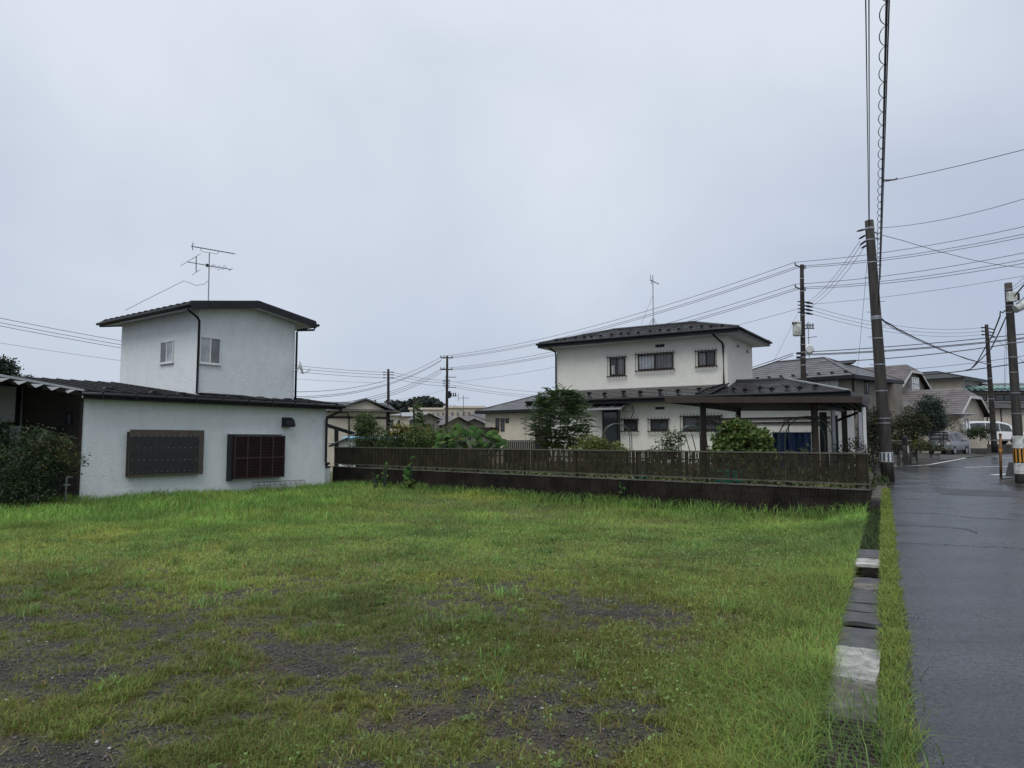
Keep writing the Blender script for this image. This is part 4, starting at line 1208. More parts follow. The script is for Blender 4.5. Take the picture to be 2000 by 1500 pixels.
# grey roofed house across the road
c = P(1669, 732, 40); H1 = FR(c.x + .5 * math.cos(AZ) - .5 * math.sin(AZ), c.y + .5 * math.sin(AZ) + .5 * math.cos(AZ), AZ)
h = bg_house('tan_house', 'tan house with grey hipped roof right behind the tall roadside pole', H1.o.x, H1.o.y, AZ, 5.7, 9.0, 0, 5.2, 'tan')
r1 = hip_roof(h, -.5, 6.2, -.5, 9.5, 5.26, 1.5, 'roof_grey', 9)
fascia_ring(h, -.5, 6.2, -.5, 9.5, 5.06, 5.25)
MB().box(-.5, 6.2, -.5, 9.5, 5.04, 5.055).build('soffit', 'black_trim', h)
for k in range(9): share(gm, 'snow_guard', h, (-.1 + .0, .2 + k * .8, 5.42), rot=(0, -.42, 1.57), sc=(1.2, 1.2, 1.2))
y_, z_ = H1.hx(1608, 752, 0); window_x(h, y_ - .9, y_ + .5, 0, z_ - .6, z_ + .35, 'white_alu', 2, 'glass_pale')
x_, z_ = H1.hy(1692, 754, 0); window_y(h, x_ - .25, x_ + .25, 0, z_ - .42, z_ + .42, 'black_trim', 2, 'glass')
MB().tube([(.25, -.08, 5.0), (.25, -.08, 2.8)], .05, 6).build('downpipe', 'dark_brown', h)
MB().box(4.6, 5.72, -.6, -.01, 2.4, 5.0).build('bay_shade', 'tan', h)
c = P(1640, 709, 44.5)
o = MB().box(-.9, .9, -.35, .35, -.05, .05).build('solar_heater', 'black_trim'); o.location = c; o.rotation_euler = (.35, 0, AZ - 1.5)
tag(o, 'small dark panel on the ridge of the grey hipped roof', 'roof panel')

# twin gables with clipped tips
def clipped_gable(name, label, ox, oy, w, l, z0, ze, rise, wall, roofm, ov=.45, clip=.38):
    h = thing(name, label, 'house', (ox, oy, 0), AZ)
    k = clip
    zr = ze + rise; xm = w / 2
    mb = MB()
    pts = [(0, 0, z0), (w, 0, z0), (w, 0, ze), (xm + xm * k, 0, ze + rise * (1 - k)), (xm - xm * k, 0, ze + rise * (1 - k)), (0, 0, ze)]
    mb.prism(pts, (0, l, 0)); mb.build('wall', wall, h)
    mb = MB(); e = .06; sl = rise / xm
    for s in (-1, 1):
        xo = xm + s * (xm + ov); zo = ze - sl * ov + e
        xc = xm + s * xm * k; zc = zr - rise * k + e
        a0, a1 = (xo, -ov, zo), (xo, l + ov, zo)
        mb.courses((xo, -ov, zo), (xo, l + ov, zo), (xc, l + ov, zc), (xc, -ov, zc), 8, .02)
        mb.courses((xc, -ov, zc), (xc, l + ov, zc), (xm, l + ov - xm * k * .8, zr + e), (xm, -ov + xm * k * .8, zr + e), 4, .02)
    xl, xr, zc = xm - xm * k, xm + xm * k, zr - rise * k + e
    mb.courses((xl, -ov, zc), (xr, -ov, zc), (xm, -ov + xm * k * .8, zr + e), (xm, -ov + xm * k * .8, zr + e), 4, .02)
    mb.courses((xl, l + ov, zc), (xr, l + ov, zc), (xm, l + ov - xm * k * .8, zr + e), (xm, l + ov - xm * k * .8, zr + e), 4, .02)
    mb.build('roof', roofm, h)
    for s in (-1, 1):
        xo = xm + s * (xm + ov); zo = ze - sl * ov
        xc = xm + s * xm * k; zc_ = zr - rise * k
        MB().prism([(xo, -ov - .04, zo - .12), (xo, -ov - .04, zo + .1), (xc, -ov - .04, zc_ + .1), (xc, -ov - .04, zc_ - .12)], (0, .04, 0)).build('barge_board', 'curtain', h)
        MB().quad((xo, -ov, zo - .02), (xo, l, zo - .02), (xc, l, zc_ - .02), (xc, -ov, zc_ - .02)).build('soffit', 'dark_brown', h)
    MB().box(xl, xr, -ov - .04, -ov, zc - .2, zc + .02).build('barge_board', 'curtain', h)
    return h
c = P(1870, 804, 60)
h2 = clipped_gable('clipped_gable_house', 'low tan house with brown clipped gable roof behind the conifer', c.x, c.y, 6.5, 7.0, 0, 3.95, 2.15, 'tan_light', 'roof_brown')
window_y(h2, .8, 1.9, 0, .9, 2.3, 'dark_brown', 2, 'glass'); MB().box(3.0, 3.9, -.03, 0, .3, 2.3).build('door', 'dark_brown', h2)
c = P(1757, 748, 66)
h2b = clipped_gable('clipped_gable_house', 'taller tan house with brown clipped gable and white bay window', c.x, c.y, 5.8, 8.0, 0, 6.85, 1.95, 'tan', 'roof_brown')
HB = FR(c.x, c.y, AZ); x_, z_ = HB.hy(1779, 754, 0)
bw = MB().box(x_ - .75, x_ + .75, -.4, -.003, z_ - .75, z_ + .75).build('bay_window', 'glass_pale', h2b)
for k in range(4): MB().box(x_ - .78 + k * .5, x_ - .70 + k * .5, -.45, -.4, z_ - .78, z_ + .78).build('mullion', 'white_alu', bw)
for k in range(4): MB().box(x_ - .78, x_ + .80, -.455, -.405, z_ - .78 + k * .5, z_ - .72 + k * .5).build('transom', 'white_alu', bw)
# light tan two storey house
c = P(1877, 737, 76); H3 = FR(c.x + .5 * math.cos(AZ), c.y + .5 * math.sin(AZ) + .5, AZ)
h3 = bg_house('light_tan_house', 'light tan two storey house with dark hipped roof, far right', H3.o.x, H3.o.y, AZ, 6.6, 9.0, 0, 8.3, 'tan_light')
hip_roof(h3, -.6, 7.2, -.6, 9.6, 8.35, 1.1, 'roof_dark', 7); fascia_ring(h3, -.6, 7.2, -.6, 9.6, 8.16, 8.34)
MB().box(-.6, 7.2, -.6, 9.6, 8.14, 8.155).build('soffit', 'soffit', h3)
x_, z_ = H3.hy(1889, 755, 0); window_y(h3, x_ - .45, x_ + .45, 0, z_ - .6, z_ + .6, 'dark_brown', 2, 'glass')
MB().tube([(6.5, -.1, 8.1), (6.5, -.1, 4)], .06, 6).build('downpipe', 'black_trim', h3)
# long cream building with a green tiled eave
c = P(1900, 860, 76)
h4 = thing('cream_hall', 'long cream building with green tiled eaves at the right edge', 'building', (c.x, c.y, 0), R(-6))
MB().box(0, 26, 2.2, 10, 0, 7.0).build('upper_wall', 'cream', h4)
MB().box(0, 26, 0, 2.2, 0, 4.95).build('lower_wall', 'cream', h4)
mb = MB(); mb.courses((-.6, -.7, 4.95), (26, -.7, 4.95), (26, 2.2, 5.75), (-.6, 2.2, 5.75), 6, .03); mb.build('lower_roof', 'roof_grey', h4)
mb = MB(); mb.courses((-.6, 1.4, 7.0), (26, 1.4, 7.0), (26, 6.0, 8.1), (-.6, 6.0, 8.1), 5, .04); mb.build('upper_roof', 'roof_grey', h4)
for k in range(30):
    x = -.5 + k * .62
    MB().tube([(x, 1.1, 7.08), (x, 2.6, 7.45)], .17, 7).build('eave_tile', 'green_tile', h4)
MB().box(-.6, 26, 1.3, 1.39, 6.75, 6.95).build('fascia', 'black_trim', h4)
for x in (.9, 3.6, 6.0): window_y(h4, x, x + 1.9, 2.2, 5.85, 6.6, 'black_trim', 2, 'glass', .08, False)
for x in (1.5, 2.9, 4.4): MB().box(x, x + .1, -.06, -.003, .5, 4.9).build('downpipe', 'black_trim', h4)
window_y(h4, 5.2, 6.4, 0, 1.8, 3.2, 'black_trim', 2, 'glass', .08, False)

# left of the gap: cream house with a low gable
c = P(655, 860, 55)
KA = R(24)
KF = FR(c.x - 2.5, c.y, KA)
hk = thing('cream_gable_house', 'cream house with brown band and low gable behind the left garden', 'house', KF.o, KA)
MB().box(0, 6.6, 0, 6, -1.2, 4.0).build('wall', 'cream', hk)
mb = MB(); mb.prism([(1.9, -.003, 3.9), (6.6, -.003, 3.9), (4.9, -.003, 4.72)], (0, 4, 0)); mb.build('gable_wall', 'cream', hk)
mb = MB(); mb.courses((-1, -.6, 3.85), (7.3, -.6, 3.85), (7.3, 3, 4.75), (-1, 3, 4.75), 7, .03); mb.build('roof', 'roof_grey', hk)
for s in (-1, 1):
    xe = 4.75 + s * 2.9
    MB().prism([(xe, -.35, 3.74), (4.75, -.35, 4.81), (4.75, -.35, 4.92), (xe, -.35, 3.86)], (0, 3.6, 0)).build('gable_roof', 'roof_grey', hk)
MB().box(-.02, 6.62, -.06, -.004, 3.28, 3.45).build('band', 'dark_brown', hk)
x0, z0 = KF.hy(698, 830, 0); x1, z1 = KF.hy(722, 811, 0)
window_y(hk, x0, x1, 0, z0, z1, 'dark_brown', 2, 'glass', .06, False, -1, ['glass_grey', 'glass_pale'])
x0, z0 = KF.hy(681, 840, 0)
MB().tube([(x0 - 1.2, -.55, 3.75), (x0 - .2, -.5, 3.7), (x0, -.1, 3.4), (x0, -.08, 0)], .06, 6).build('downpipe', 'dark_brown', hk)
MB().box(6.5, 6.62, -.08, -.004, -1, 4).build('corner_pipe', 'dark_brown', hk)
c = P(702, 852, 46)
sk = thing('low_gable_shed', 'low grey gabled outbuilding in front of the cream gable house', 'shed', (c.x, c.y, -.6), R(10))
MB().prism([(-1.5, 0, 0), (1.5, 0, 0), (1.5, 0, 1.9), (0, 0, 2.5), (-1.5, 0, 1.9)], (0, 3, 0)).build('wall', 'soffit', sk)
for s in (-1, 1):
    MB().prism([(s * 1.9, -.3, 1.72), (0, -.3, 2.52), (0, -.3, 2.62), (s * 1.9, -.3, 1.84)], (0, 3.6, 0)).build('roof', 'roof_dark', sk)
# pale house left of the cream one
NA = R(-38)
c = P(1052, 860, 47)
NF = FR(c.x, c.y, NA)
hn = thing('pale_house', 'pale rendered house with grey tiled roof and slit windows left of the tree', 'house', NF.o, NA)
MB().box(-4.6, 1.2, 0, 6, -1.0, 3.55).build('wall', 'cream', hn)
hip_roof(hn, -5.1, 1.8, -.5, 6.5, 3.6, 1.25, 'roof_grey', 11); fascia_ring(hn, -5.1, 1.8, -.5, 6.5, 3.42, 3.59)
MB().box(-5.1, 1.8, -.5, 6.5, 3.40, 3.415).build('soffit', 'dark_brown', hn)
MB().box(-5.8, -4.6, 1.5, 5, -1.0, 3.3).build('side_wall', 'cream', hn)
for px, py0, py1, w_ in ((972, 817, 842, .16), (982, 817, 842, .16), (991, 817, 826, .14), (1056, 820, 834, .2)):
    x_, z0 = NF.hy(px, py1, 0); _, z1 = NF.hy(px, py0, 0)
    window_y(hn, x_ - w_, x_ + w_, 0, z0, z1, 'dark_brown', 1, 'glass', .05, False)
x_, _ = NF.hy(1026, 850, 0); MB().tube([(x_, -.05, 3.4), (x_, -.05, -.8)], .03, 6).build('downpipe', 'soffit', hn)
x_, z_ = NF.hy(1060, 850, 0); MB().box(x_ - .4, x_ + .7, -.3, -.003, -.6, z_ + .35).build('store_box', 'dark_brown', hn)
x_, z_ = NF.hy(962, 846, 0); MB().box(x_ - 1.2, x_ + .3, -.6, -.003, z_ - .3, z_ + .4).build('balcony', 'dark_brown', hn)

# smaller roofs farther down the valley: each a house of its own
def far_house(label, px, pye, pyr, Y, wpx, ang, wall, roofm, axis='y', n=2):
    c = P(px, pye, Y); zr = P(px, pyr, Y).z; w = wpx / F * Y
    h = thing('far_house', label, 'house', (c.x, c.y, 0), ang, 'houses down the valley')
    MB().box(-w / 2, w / 2, 0, w * .9, c.z - 4.5, c.z).build('wall', wall, h)
    if axis == 'y': MB().prism([(-w / 2, 0, c.z - .01), (w / 2, 0, c.z - .01), (0, 0, zr - .05)], (0, w * .9, 0)).build('gable', wall, h)
    gable_roof_mesh(-w / 2 - .5, w / 2 + .5, -.6, w * .9 + .5, c.z - .1, zr - c.z, 5, axis).build('roof', roofm, h)
    for k in range(n):
        x = -w * .3 + k * w * .45
        window_y(h, x, x + w * .18, 0, c.z - 1.7, c.z - .7, 'dark_brown', 1, 'glass', .06, False)
    return h
far_house('far brown gabled house just right of the tall pole', 893, 828, 812, 75, 42, R(20), 'tan', 'roof_brown')
far_house('far brown gabled house beside the pale rendered house', 925, 829, 816, 80, 40, R(10), 'tan', 'roof_brown')
far_house('far house with long pale pink roof between two brown gables', 905, 826, 810, 92, 80, R(-8), 'tan', 'roof_brown', 'x')
far_house('far grey roofed house seen left of the pole', 850, 820, 810, 95, 60, R(12), 'tan', 'roof_grey', 'x')
far_house('far white roofed house behind the vine pole', 790, 812, 803, 105, 70, R(-5), 'cream', 'alu', 'x')
far_house('far grey gabled house right of the vine pole', 835, 818, 806, 88, 40, R(30), 'tan', 'roof_grey')
far_house('far pale roofed house beside the cream gable house', 755, 810, 803, 98, 40, R(6), 'cream', 'alu', 'x')
far_house('far grey roofed house left of the pale rendered house', 945, 812, 800, 118, 40, R(-20), 'tan_light', 'roof_grey', 'x')
for (px0, px1, py, Y, lb) in ((868, 945, 797, 170, 'long flat cream apartment block on the far ridge'), (800, 872, 800, 185, 'second flat cream apartment block on the ridge, farther left')):
    a, b = P(px0, py, Y), P(px1, py, Y)
    h = thing('apartment_block', lb, 'building', (a.x, a.y, 0))
    w = b.x - a.x
    MB().box(0, w, 0, 10, -2, a.z).build('wall', 'tan_light', h)
    MB().box(-.3, w + .3, -.3, 10, a.z + .01, a.z + .5).build('parapet', 'cream', h)
    for k in range(7): MB().box(w * (k + .2) / 7, w * (k + .65) / 7, -.05, -.003, a.z - 2.2, a.z - .9).build('window', 'glass_grey', h)
c = P(905, 795, 150)
an = thing('tv_antenna', 'tiny distant television aerial above the far rooftops', 'antenna', (c.x, c.y, c.z - 1))
MB().tube([(0, 0, -3), (0, 0, 3.5)], .06, 5).build('mast', 'wire_grey', an)
MB().tube([(-1.2, 0, 2.9), (1.2, 0, 2.9)], .05, 5).build('boom', 'wire_grey', an)
MB().tube([(-1.1, 0, 2.2), (-1.1, 0, 4.0)], .05, 5).build('reflector', 'wire_grey', an)

# ------------------------------------------------------------------ poles
def band(parent, p, r_, h=.03, m='steel', name='band'):
    return MB().tube([Vector(p) - Vector((0, 0, h / 2)), Vector(p) + Vector((0, 0, h / 2))], r_, 14).build(name, m, parent)
def pole(label, pxb, pyb, pxt, pyt, Y, r0, r1, m='pole', name='utility_pole'):
    b, t = P(pxb, pyb, Y), P(pxt, pyt, Y)
    o = thing(name, label, 'utility pole', b)
    d = t - b
    n = 10
    MB().tube([d * (k / n) for k in range(n + 1)], [r0 + (r1 - r0) * k / n for k in range(n + 1)], 16).build('shaft', m, o, True)
    def at(py):
        k = (pyb - py) / (pyb - pyt)
        return d * k, r0 + (r1 - r0) * k
    return o, b, at
Y1 = 23.4
pl1, b1_, at1 = pole('tallest roadside pole, thick and leaning, with striped plate near its foot', 1735, 946, 1697.5, 431, Y1, .20, .135)
for py in (447, 470, 515, 623, 627, 665, 716, 767, 820, 829):
    p, r_ = at1(py); band(pl1, p, r_ + .012, .035 if py not in (623, 447) else .07)
for k, py in enumerate((520, 545, 592, 613, 640, 662, 690, 716)):
    p, r_ = at1(py); s = -1 if k % 2 else 1
    MB().tube([p + Vector((s * r_ * .6, 0, 0)), p + Vector((s * (r_ + .16), -.02, 0))], .011, 5).build('step_bolt', 'steel', pl1)
p, r_ = at1(894)
MB().tube([p - Vector((0, 0, .16)), p + Vector((0, 0, .16))], r_ + .008, 20).build('number_plate', 'sheet_white', pl1)
mb = MB()
for k in range(20):
    if k % 2: continue
    t0, t1 = 2 * math.pi * (k / 20), 2 * math.pi * ((k + .9) / 20); rr = r_ + .012
    mb.quad(p + Vector((rr * math.cos(t0), rr * math.sin(t0), -.14)), p + Vector((rr * math.cos(t1), rr * math.sin(t1), -.14)), p + Vector((rr * math.cos(t1), rr * math.sin(t1), .14)), p + Vector((rr * math.cos(t0), rr * math.sin(t0), .14)))
stuff(mb.build('plate_stripe', 'plate_blue', pl1))
for py, dx, dy in ((446, -20, 6), (455, -16, 12), (465, -14, 14), (476, -11, 9)):
    p, r_ = at1(py); e = P(1697 + dx - 4, py + dy, Y1 + .2) - b1_
    MB().tube([p + Vector((-r_ * .6, 0, 0)), p.lerp(e, .35), p.lerp(e, .5), p.lerp(e, .8), e], [.014, .018, .035, .035, .015], 8).build('insulator', 'black_trim', pl1)
for py in (455, 466):
    p, r_ = at1(py)
    MB().tube([p, p + Vector((.22, 0, .0)), p + Vector((.26, 0, -.08))], .025, 6).build('hook', 'steel', pl1)

Y2 = 38.0
pl2, b2_, at2 = pole('transformer pole standing behind the carport and wing roof', 1571, 870, 1566, 517, Y2, .16, .10, 'pole_dark')
for py in (515, 558):
    p, r_ = at2(py + 8)
    MB().tube([p, P(1561, py + 6, Y2) - b2_, P(1554, py + 3, Y2) - b2_, P(1553, py - 1, Y2) - b2_], .035, 6).build('bracket_arm', 'pole_dark', pl2)
    MB().tube([P(1553, py + 1, Y2) - b2_, P(1553, py - 3, Y2) - b2_], .05, 8).build('insulator', 'steel', pl2)
    MB().tube([P(1572, py + 10, Y2) - b2_, P(1572, py + 3, Y2) - b2_], .06, 8).build('insulator', 'steel', pl2)
for k, py in enumerate((590, 597, 604, 611)):
    p, r_ = at2(py)
    MB().tube([p - Vector((.25, 0, 0)), P(1573, py, Y2) - b2_, P(1578, py + 1, Y2) - b2_, P(1588, py + 3, Y2) - b2_], [.03, .04, .07, .03], 7).build('insulator', 'black_trim', pl2)
tr_c = P(1557, 641, Y2 - .3) - b2_
tf = MB().tube([tr_c + Vector((-.02, 0, -.42)), tr_c + Vector((-.02, 0, -.36)), tr_c + Vector((0, 0, .30)), tr_c + Vector((0, 0, .36))], [.19, .22, .22, .2], 16).build('transformer', 'sheet_white', pl2, True)
band(tf, tr_c + Vector((0, 0, .25)), .235, .05, 'steel', 'lid_band')
for dx in (-.16, 0): MB().tube([tr_c + Vector((dx - .1, -.1, .2)), tr_c + Vector((dx - .14, -.2, .28))], .05, 7).build('bushing', 'black_trim', tf)
for py, l in ((637, .6), (643, .62)):
    p, r_ = at2(py); MB().tube([p, p + Vector((l, 0, 0))], .03, 6).build('cross_arm', 'pole_dark', pl2)
for k in range(3):
    p, r_ = at2(640); MB().tube([p + Vector((.25 + .15 * k, 0, -.12)), p + Vector((.25 + .15 * k, 0, .18))], .045, 7).build('cutout', 'steel', pl2)
for py in (545, 570, 617, 660, 675, 690, 700, 715):
    p, r_ = at2(py); band(pl2, p, r_ + .015, .05)
for py, s in ((692, -1), (700, -1)):
    p, r_ = at2(py); MB().box(-.35, 0, -.06, .06, -.06, .06).build('cable_clamp', 'black_trim', pl2).location = p
c = P(1580, 680, 43)
an = thing('tv_antenna', 'thin aerial mast with small dish right of the transformer pole', 'antenna', (c.x, c.y, 5.5))
MB().tube([(0, 0, 0), (0, 0, P(1580, 628, 43).z - 5.5)], .025, 6).build('mast', 'steel', an)
MB().tube([(0, 0, P(1580, 682, 43).z - 5.5), (.0, -.12, P(1580, 682, 43).z - 5.5)], [.32, .22], 14).build('dish', 'soffit', an)
MB().tube([(-.1, 0, P(1580, 660, 43).z - 5.5), (.5, 0, P(1580, 657, 43).z - 5.5)], .02, 5).build('boom', 'wire_grey', an)

Y3 = 22.0
pl3, b3_, at3 = pole('pole at the right edge with yellow and black warning sleeve', 1995, 962, 1969, 553, Y3, .15, .105)
for py in (566, 577, 598, 612, 672, 700, 730, 770, 810):
    p, r_ = at3(py); band(pl3, p, r_ + .01, .025)
q_, r_ = at3(582); MB().box(-.13, .13, -.2, -.05, -.16, .16).build('junction_box', 'sheet_white', pl3, bevel=.02).location = q_
MB().box(.08, .22, -.18, .0, -.12, .12).build('junction_box', 'black_trim', pl3, bevel=.02).location = q_
q_, r_ = at3(602)
MB().tube([q_ + Vector((.02, -.2, -.09)), q_ + Vector((.34, -.2, .06))], .125, 12).build('cable_closure', 'sheet_white', pl3)
MB().tube([q_ + Vector((.34, -.2, .06)), q_ + Vector((.44, -.2, .105))], .12, 12).build('closure_end', 'black_trim', pl3)
def sleeve(py0, py1, m, name):
    a, ra = at3(py1); b, rb = at3(py0)
    return MB().tube([a, b], [ra + .012, rb + .012], 20).build(name, m, pl3)
sleeve(853, 877, 'sheet_white', 'paper_notice'); sl = sleeve(878, 904, 'yellow', 'warning_sleeve'); sleeve(905.5, 926, 'sheet_white', 'paper_notice')
a, ra = at3(904); b, rb = at3(878)
for k in range(10):
    t0, t1 = 2 * math.pi * k / 10, 2 * math.pi * (k + .5) / 10; mb = MB()
    for j in range(3):
        u0, u1 = t0 + (t1 - t0) * j / 3, t0 + (t1 - t0) * (j + 1) / 3; rr = ra + .02
        mb.quad(a + Vector((rr * math.cos(u0), rr * math.sin(u0), 0)), a + Vector((rr * math.cos(u1), rr * math.sin(u1), 0)), b + Vector((rr * math.cos(u1), rr * math.sin(u1), 0)), b + Vector((rr * math.cos(u0), rr * math.sin(u0), 0)))
    mb.build('black_stripe', 'black_trim', sl)
p, r_ = at3(905)
o = MB().prism([(-.16, -.1, 0), (.10, -.1, 0), (.12, -.1, .42), (-.02, -.1, .46)], (0, .3, 0)).build('guard_block', 'concrete_dark'); o.location = P(1981, 931, 23.2)
tag(o, 'dark concrete wedge at the foot of the striped pole', 'concrete block')
b = RP(1955, 933)
rp_ = thing('rusty_pipe', 'rusty steel pipe bollard standing left of the striped pole', 'bollard', (b.x, b.y, zroad(b.y)))
hgt = P(1958, 848, b.y).z - zroad(b.y)
MB().tube([(0, 0, -.1), (.03, 0, hgt * .55), (.06, 0, hgt)], [.045, .045, .042], 10).build('shaft', 'rust', rp_, True)
MB().tube([(.058, 0, hgt - .03), (.061, 0, hgt + .02)], .055, 10).build('cap', 'rust', rp_)
MB().tube([(.032, 0, hgt * .6), (.036, 0, hgt * .66)], .052, 10).build('collar', 'yellow', rp_)

Y4 = 48.0
pl4, b4_, at4 = pole('thin pole right of the silver car, in front of the hall', 1943, 884, 1926.5, 634, Y4, .19, .11, 'pole_dark')
for py in (640, 647, 654):
    p, r_ = at4(py)
    MB().tube([p, p + Vector((-.35, 0, 0))], [.03, .06], 6).build('insulator', 'black_trim', pl4)
    MB().tube([p, p + Vector((.45, -.1, -.15))], [.03, .04], 6).build('insulator', 'black_trim', pl4)
for py in (670, 711, 740, 780, 860):
    p, r_ = at4(py); band(pl4, p, r_ + .015, .05)

Y5, Y6 = 60.0, 66.0
pl5, b5_, at5 = pole('dark pole with short stacked insulators above the left garden', 758.5, 880, 758.5, 721, Y5, .15, .10, 'pole_dark')
for py in (727, 732, 738):
    for s in (-1, 1):
        p, r_ = at5(py); MB().tube([p, p + Vector((s * .45, 0, 0))], [.025, .05], 6).build('insulator', 'black_trim', pl5)
pl6, b6_, at6 = pole('dark pole with two cross arms and transformer right of the vines', 872, 890, 873.5, 695, Y6, .17, .10, 'pole_dark')
for py in (699, 722):
    p, r_ = at6(py)
    MB().box(-.62, .5, -.05, .05, -.05, .05).build('cross_arm', 'pole_dark', pl6).location = p
    for x in (-.6, -.3, .45): MB().tube([p + Vector((x, 0, .05)), p + Vector((x, 0, .22))], .05, 6).build('insulator', 'steel', pl6)
for py, l in ((737, .85), (757, .85)):
    p, r_ = at6(py); MB().tube([p + Vector((-.2, 0, 0)), p + Vector((l, 0, 0))], .035, 6).build('cross_arm', 'pole_dark', pl6)
p, r_ = at6(772); MB().tube([p + Vector((.2, -.1, -.3)), p + Vector((.2, -.1, .35))], .17, 10).build('transformer', 'black_trim', pl6)
p, r_ = at6(774); MB().tube([p, p + Vector((.95, 0, 0))], .035, 6).build('cross_arm', 'pole_dark', pl6)
for x in (.4, .6, .8): MB().tube([p + Vector((x, 0, -.05)), p + Vector((x, 0, .3))], .06, 6).build('cutout', 'black_trim', pl6)
for py in (743, 746, 750, 754):
    p, r_ = at6(py); MB().tube([p + Vector((-.4, 0, 0)), p + Vector((.3, 0, 0))], .04, 6).build('insulator', 'black_trim', pl6)
o, _, _ = pole('thin dark stake with a vine climbing it in the left garden', 808, 885, 808.5, 775, 34.0, .055, .05, 'pole_dark', 'garden_stake')
o['category'] = 'stake'

# ------------------------------------------------------------------ wires
def sagline(a, b, sag, n=14):
    a, b = Vector(a), Vector(b)
    return [a.lerp(b, k / n) - Vector((0, 0, sag * 4 * (k / n) * (1 - k / n))) for k in range(n + 1)]
def wire(pts, r_, label, group, m='wire', cat='cable', name='overhead_wire'):
    c = Vector(pts[0])
    mb = MB(); mb.tube([Vector(p) - c for p in pts], r_, 5, False)
    o = mb.build(name, m); o.location = c
    return tag(o, label, cat, group)
TRI = ('topmost', 'middle', 'lowest')
def wpx(a, b, sag, r_, label, group, m='wire'):
    return wire(sagline(P(*a), P(*b), sag), r_, label, group, m, name='overhead_wire')
G = 'power lines crossing to the upper right'
for nm, (a, b) in zip(TRI, (((1553, 512, Y2), (2330, 357, 27)), ((1572, 519, Y2), (2330, 374, 27)), ((1573, 522, Y2), (2330, 382, 27)))):
    wpx(a, b, .5, .013, nm + ' of three upper power lines from the transformer pole past the right edge', G)
for nm, (a, b) in zip(TRI, (((1553, 555, Y2), (2330, 414, 27)), ((1572, 561, Y2), (2330, 430, 27)), ((1573, 564, Y2), (2330, 440, 27)))):
    wpx(a, b, .5, .013, nm + ' of three lower power lines from the transformer pole past the right edge', G)
wpx((1588, 594, Y2), (2300, 478, 27), .3, .009, 'single thin line rising right below the three lower power lines', G, 'wire_grey')
G = 'power lines between the transformer pole and the far poles'
for nm, (a, b) in zip(TRI, (((1553, 512, Y2), (862, 696, Y6)), ((1560, 519, Y2), (881, 697, Y6)), ((1562, 522, Y2), (884, 699, Y6)))):
    wpx(a, b, .75, .014, nm + ' of three upper lines from the transformer pole over the cream house', G)
for nm, (a, b) in zip(TRI, (((1553, 555, Y2), (862, 720, Y6)), ((1560, 561, Y2), (880, 721, Y6)), ((1562, 564, Y2), (884, 723, Y6)))):
    wpx(a, b, .75, .014, nm + ' of three lower lines from the transformer pole over the cream house', G)
wpx((1560, 603, Y2), (893, 746, Y6), .5, .010, 'lone thin line running from the transformer pole behind the cream house roof', G, 'wire_grey')
for nm, (a, b) in (('upper', ((1549, 690, Y2), (1180, 778, 62))), ('lower', ((1549, 694, Y2), (1180, 783, 62)))):
    wpx(a, b, .5, .02, nm + ' thick cable sagging left from the transformer pole behind the cream house', G)
G = 'lines around the far left poles'
for k, dy in enumerate((0, 6, 8)):
    wpx((862, 697 + dy, Y6), (560, 765 + dy * 1.6, 44), .9, .016, TRI[k] + ' of three lines dropping left from the cross arms of the far pole', G)
for k, dy in enumerate((0, 4, 8)):
    wpx((862, 720 + dy, Y6), (560, 793 + dy, 46), .9, .016, TRI[k] + ' of three lower lines dropping left from the far pole', G)
for nm, (dy, d2) in zip(TRI, ((0, 0), (5, 9), (11, 15.5))):
    wpx((752, 727 + dy, Y5), (-60, 609 + d2, 36), .55, .014, nm + ' of three lines passing behind the white house to the left edge', G)
wpx((752, 748, Y5), (-60, 660, 38), .5, .009, 'faint single line below the three lines at the left edge', G, 'wire_grey')
for nm, dy in zip(TRI, (0, 5, 11)):
    wpx((766, 727 + dy, Y5), (866, 743 + dy, Y6), .12, .013, nm + ' of three short lines joining the two far poles', G)
for nm, dy in zip(TRI, (0, 7, 11)):
    wpx((882, 745 + dy, Y6), (1180, 765 + dy, 80), .5, .013, nm + ' of three lines running right from the far pole behind the cream house', G)
wpx((872, 760, Y6), (700, 785, 58), .3, .008, 'faint wire below the pole arms over the distant wood', G, 'wire_grey')
for nm, (a, b) in zip(('steepest', 'middle', 'longest'), (((885, 790, 58), (985, 832, 45)), ((885, 795, 58), (985, 826, 45)), ((830, 800, 70), (1040, 818, 46)))):
    wpx(a, b, .2, .014, nm + ' of three dark service lines crossing in front of the valley roofs', G)
G = 'wires between roadside pole and transformer pole'
for nm, (a, b) in zip(TRI, (((1679, 471, Y1), (1577, 590, Y2)), ((1682, 478, Y1), (1580, 594, Y2)), ((1687, 485, Y1), (1584, 598, Y2)))):
    wpx(a, b, .25, .008, nm + ' of three slanting wires from the roadside pole down to the transformer pole', G)
wpx((1693, 517, Y1), (1670, 770, 30), .1, .006, 'thin guy wire slanting down left of the roadside pole', None, 'wire_grey')
wpx((1561, 605, Y2), (1496, 735, 33), .05, .007, 'thin guy wire slanting down left of the transformer pole', None, 'wire_grey')
G = 'lines from the transformer pole to the thin pole'
for nm, (a, b) in zip(TRI, (((1589, 600, Y2), (1922, 639.5, Y4)), ((1589, 607, Y2), (1922, 646.5, Y4)), ((1589, 614, Y2), (1922, 653, Y4)))):
    wpx(a, b, .55, .010, nm + ' of three sagging lines from the transformer pole to the thin pole', G)
G = 'bundled communication cables'
wpx((1585, 687, Y2), (2150, 634, 36), .15, .022, 'uppermost thick communication cable crossing above the houses', G)
wpx((1572, 692, Y2), (2150, 640, 36), .22, .022, 'second thick communication cable crossing above the houses', G)
wpx((1572, 694, Y2), (2150, 642, 36), .22, .018, 'thin companion of the second communication cable above the houses', G)
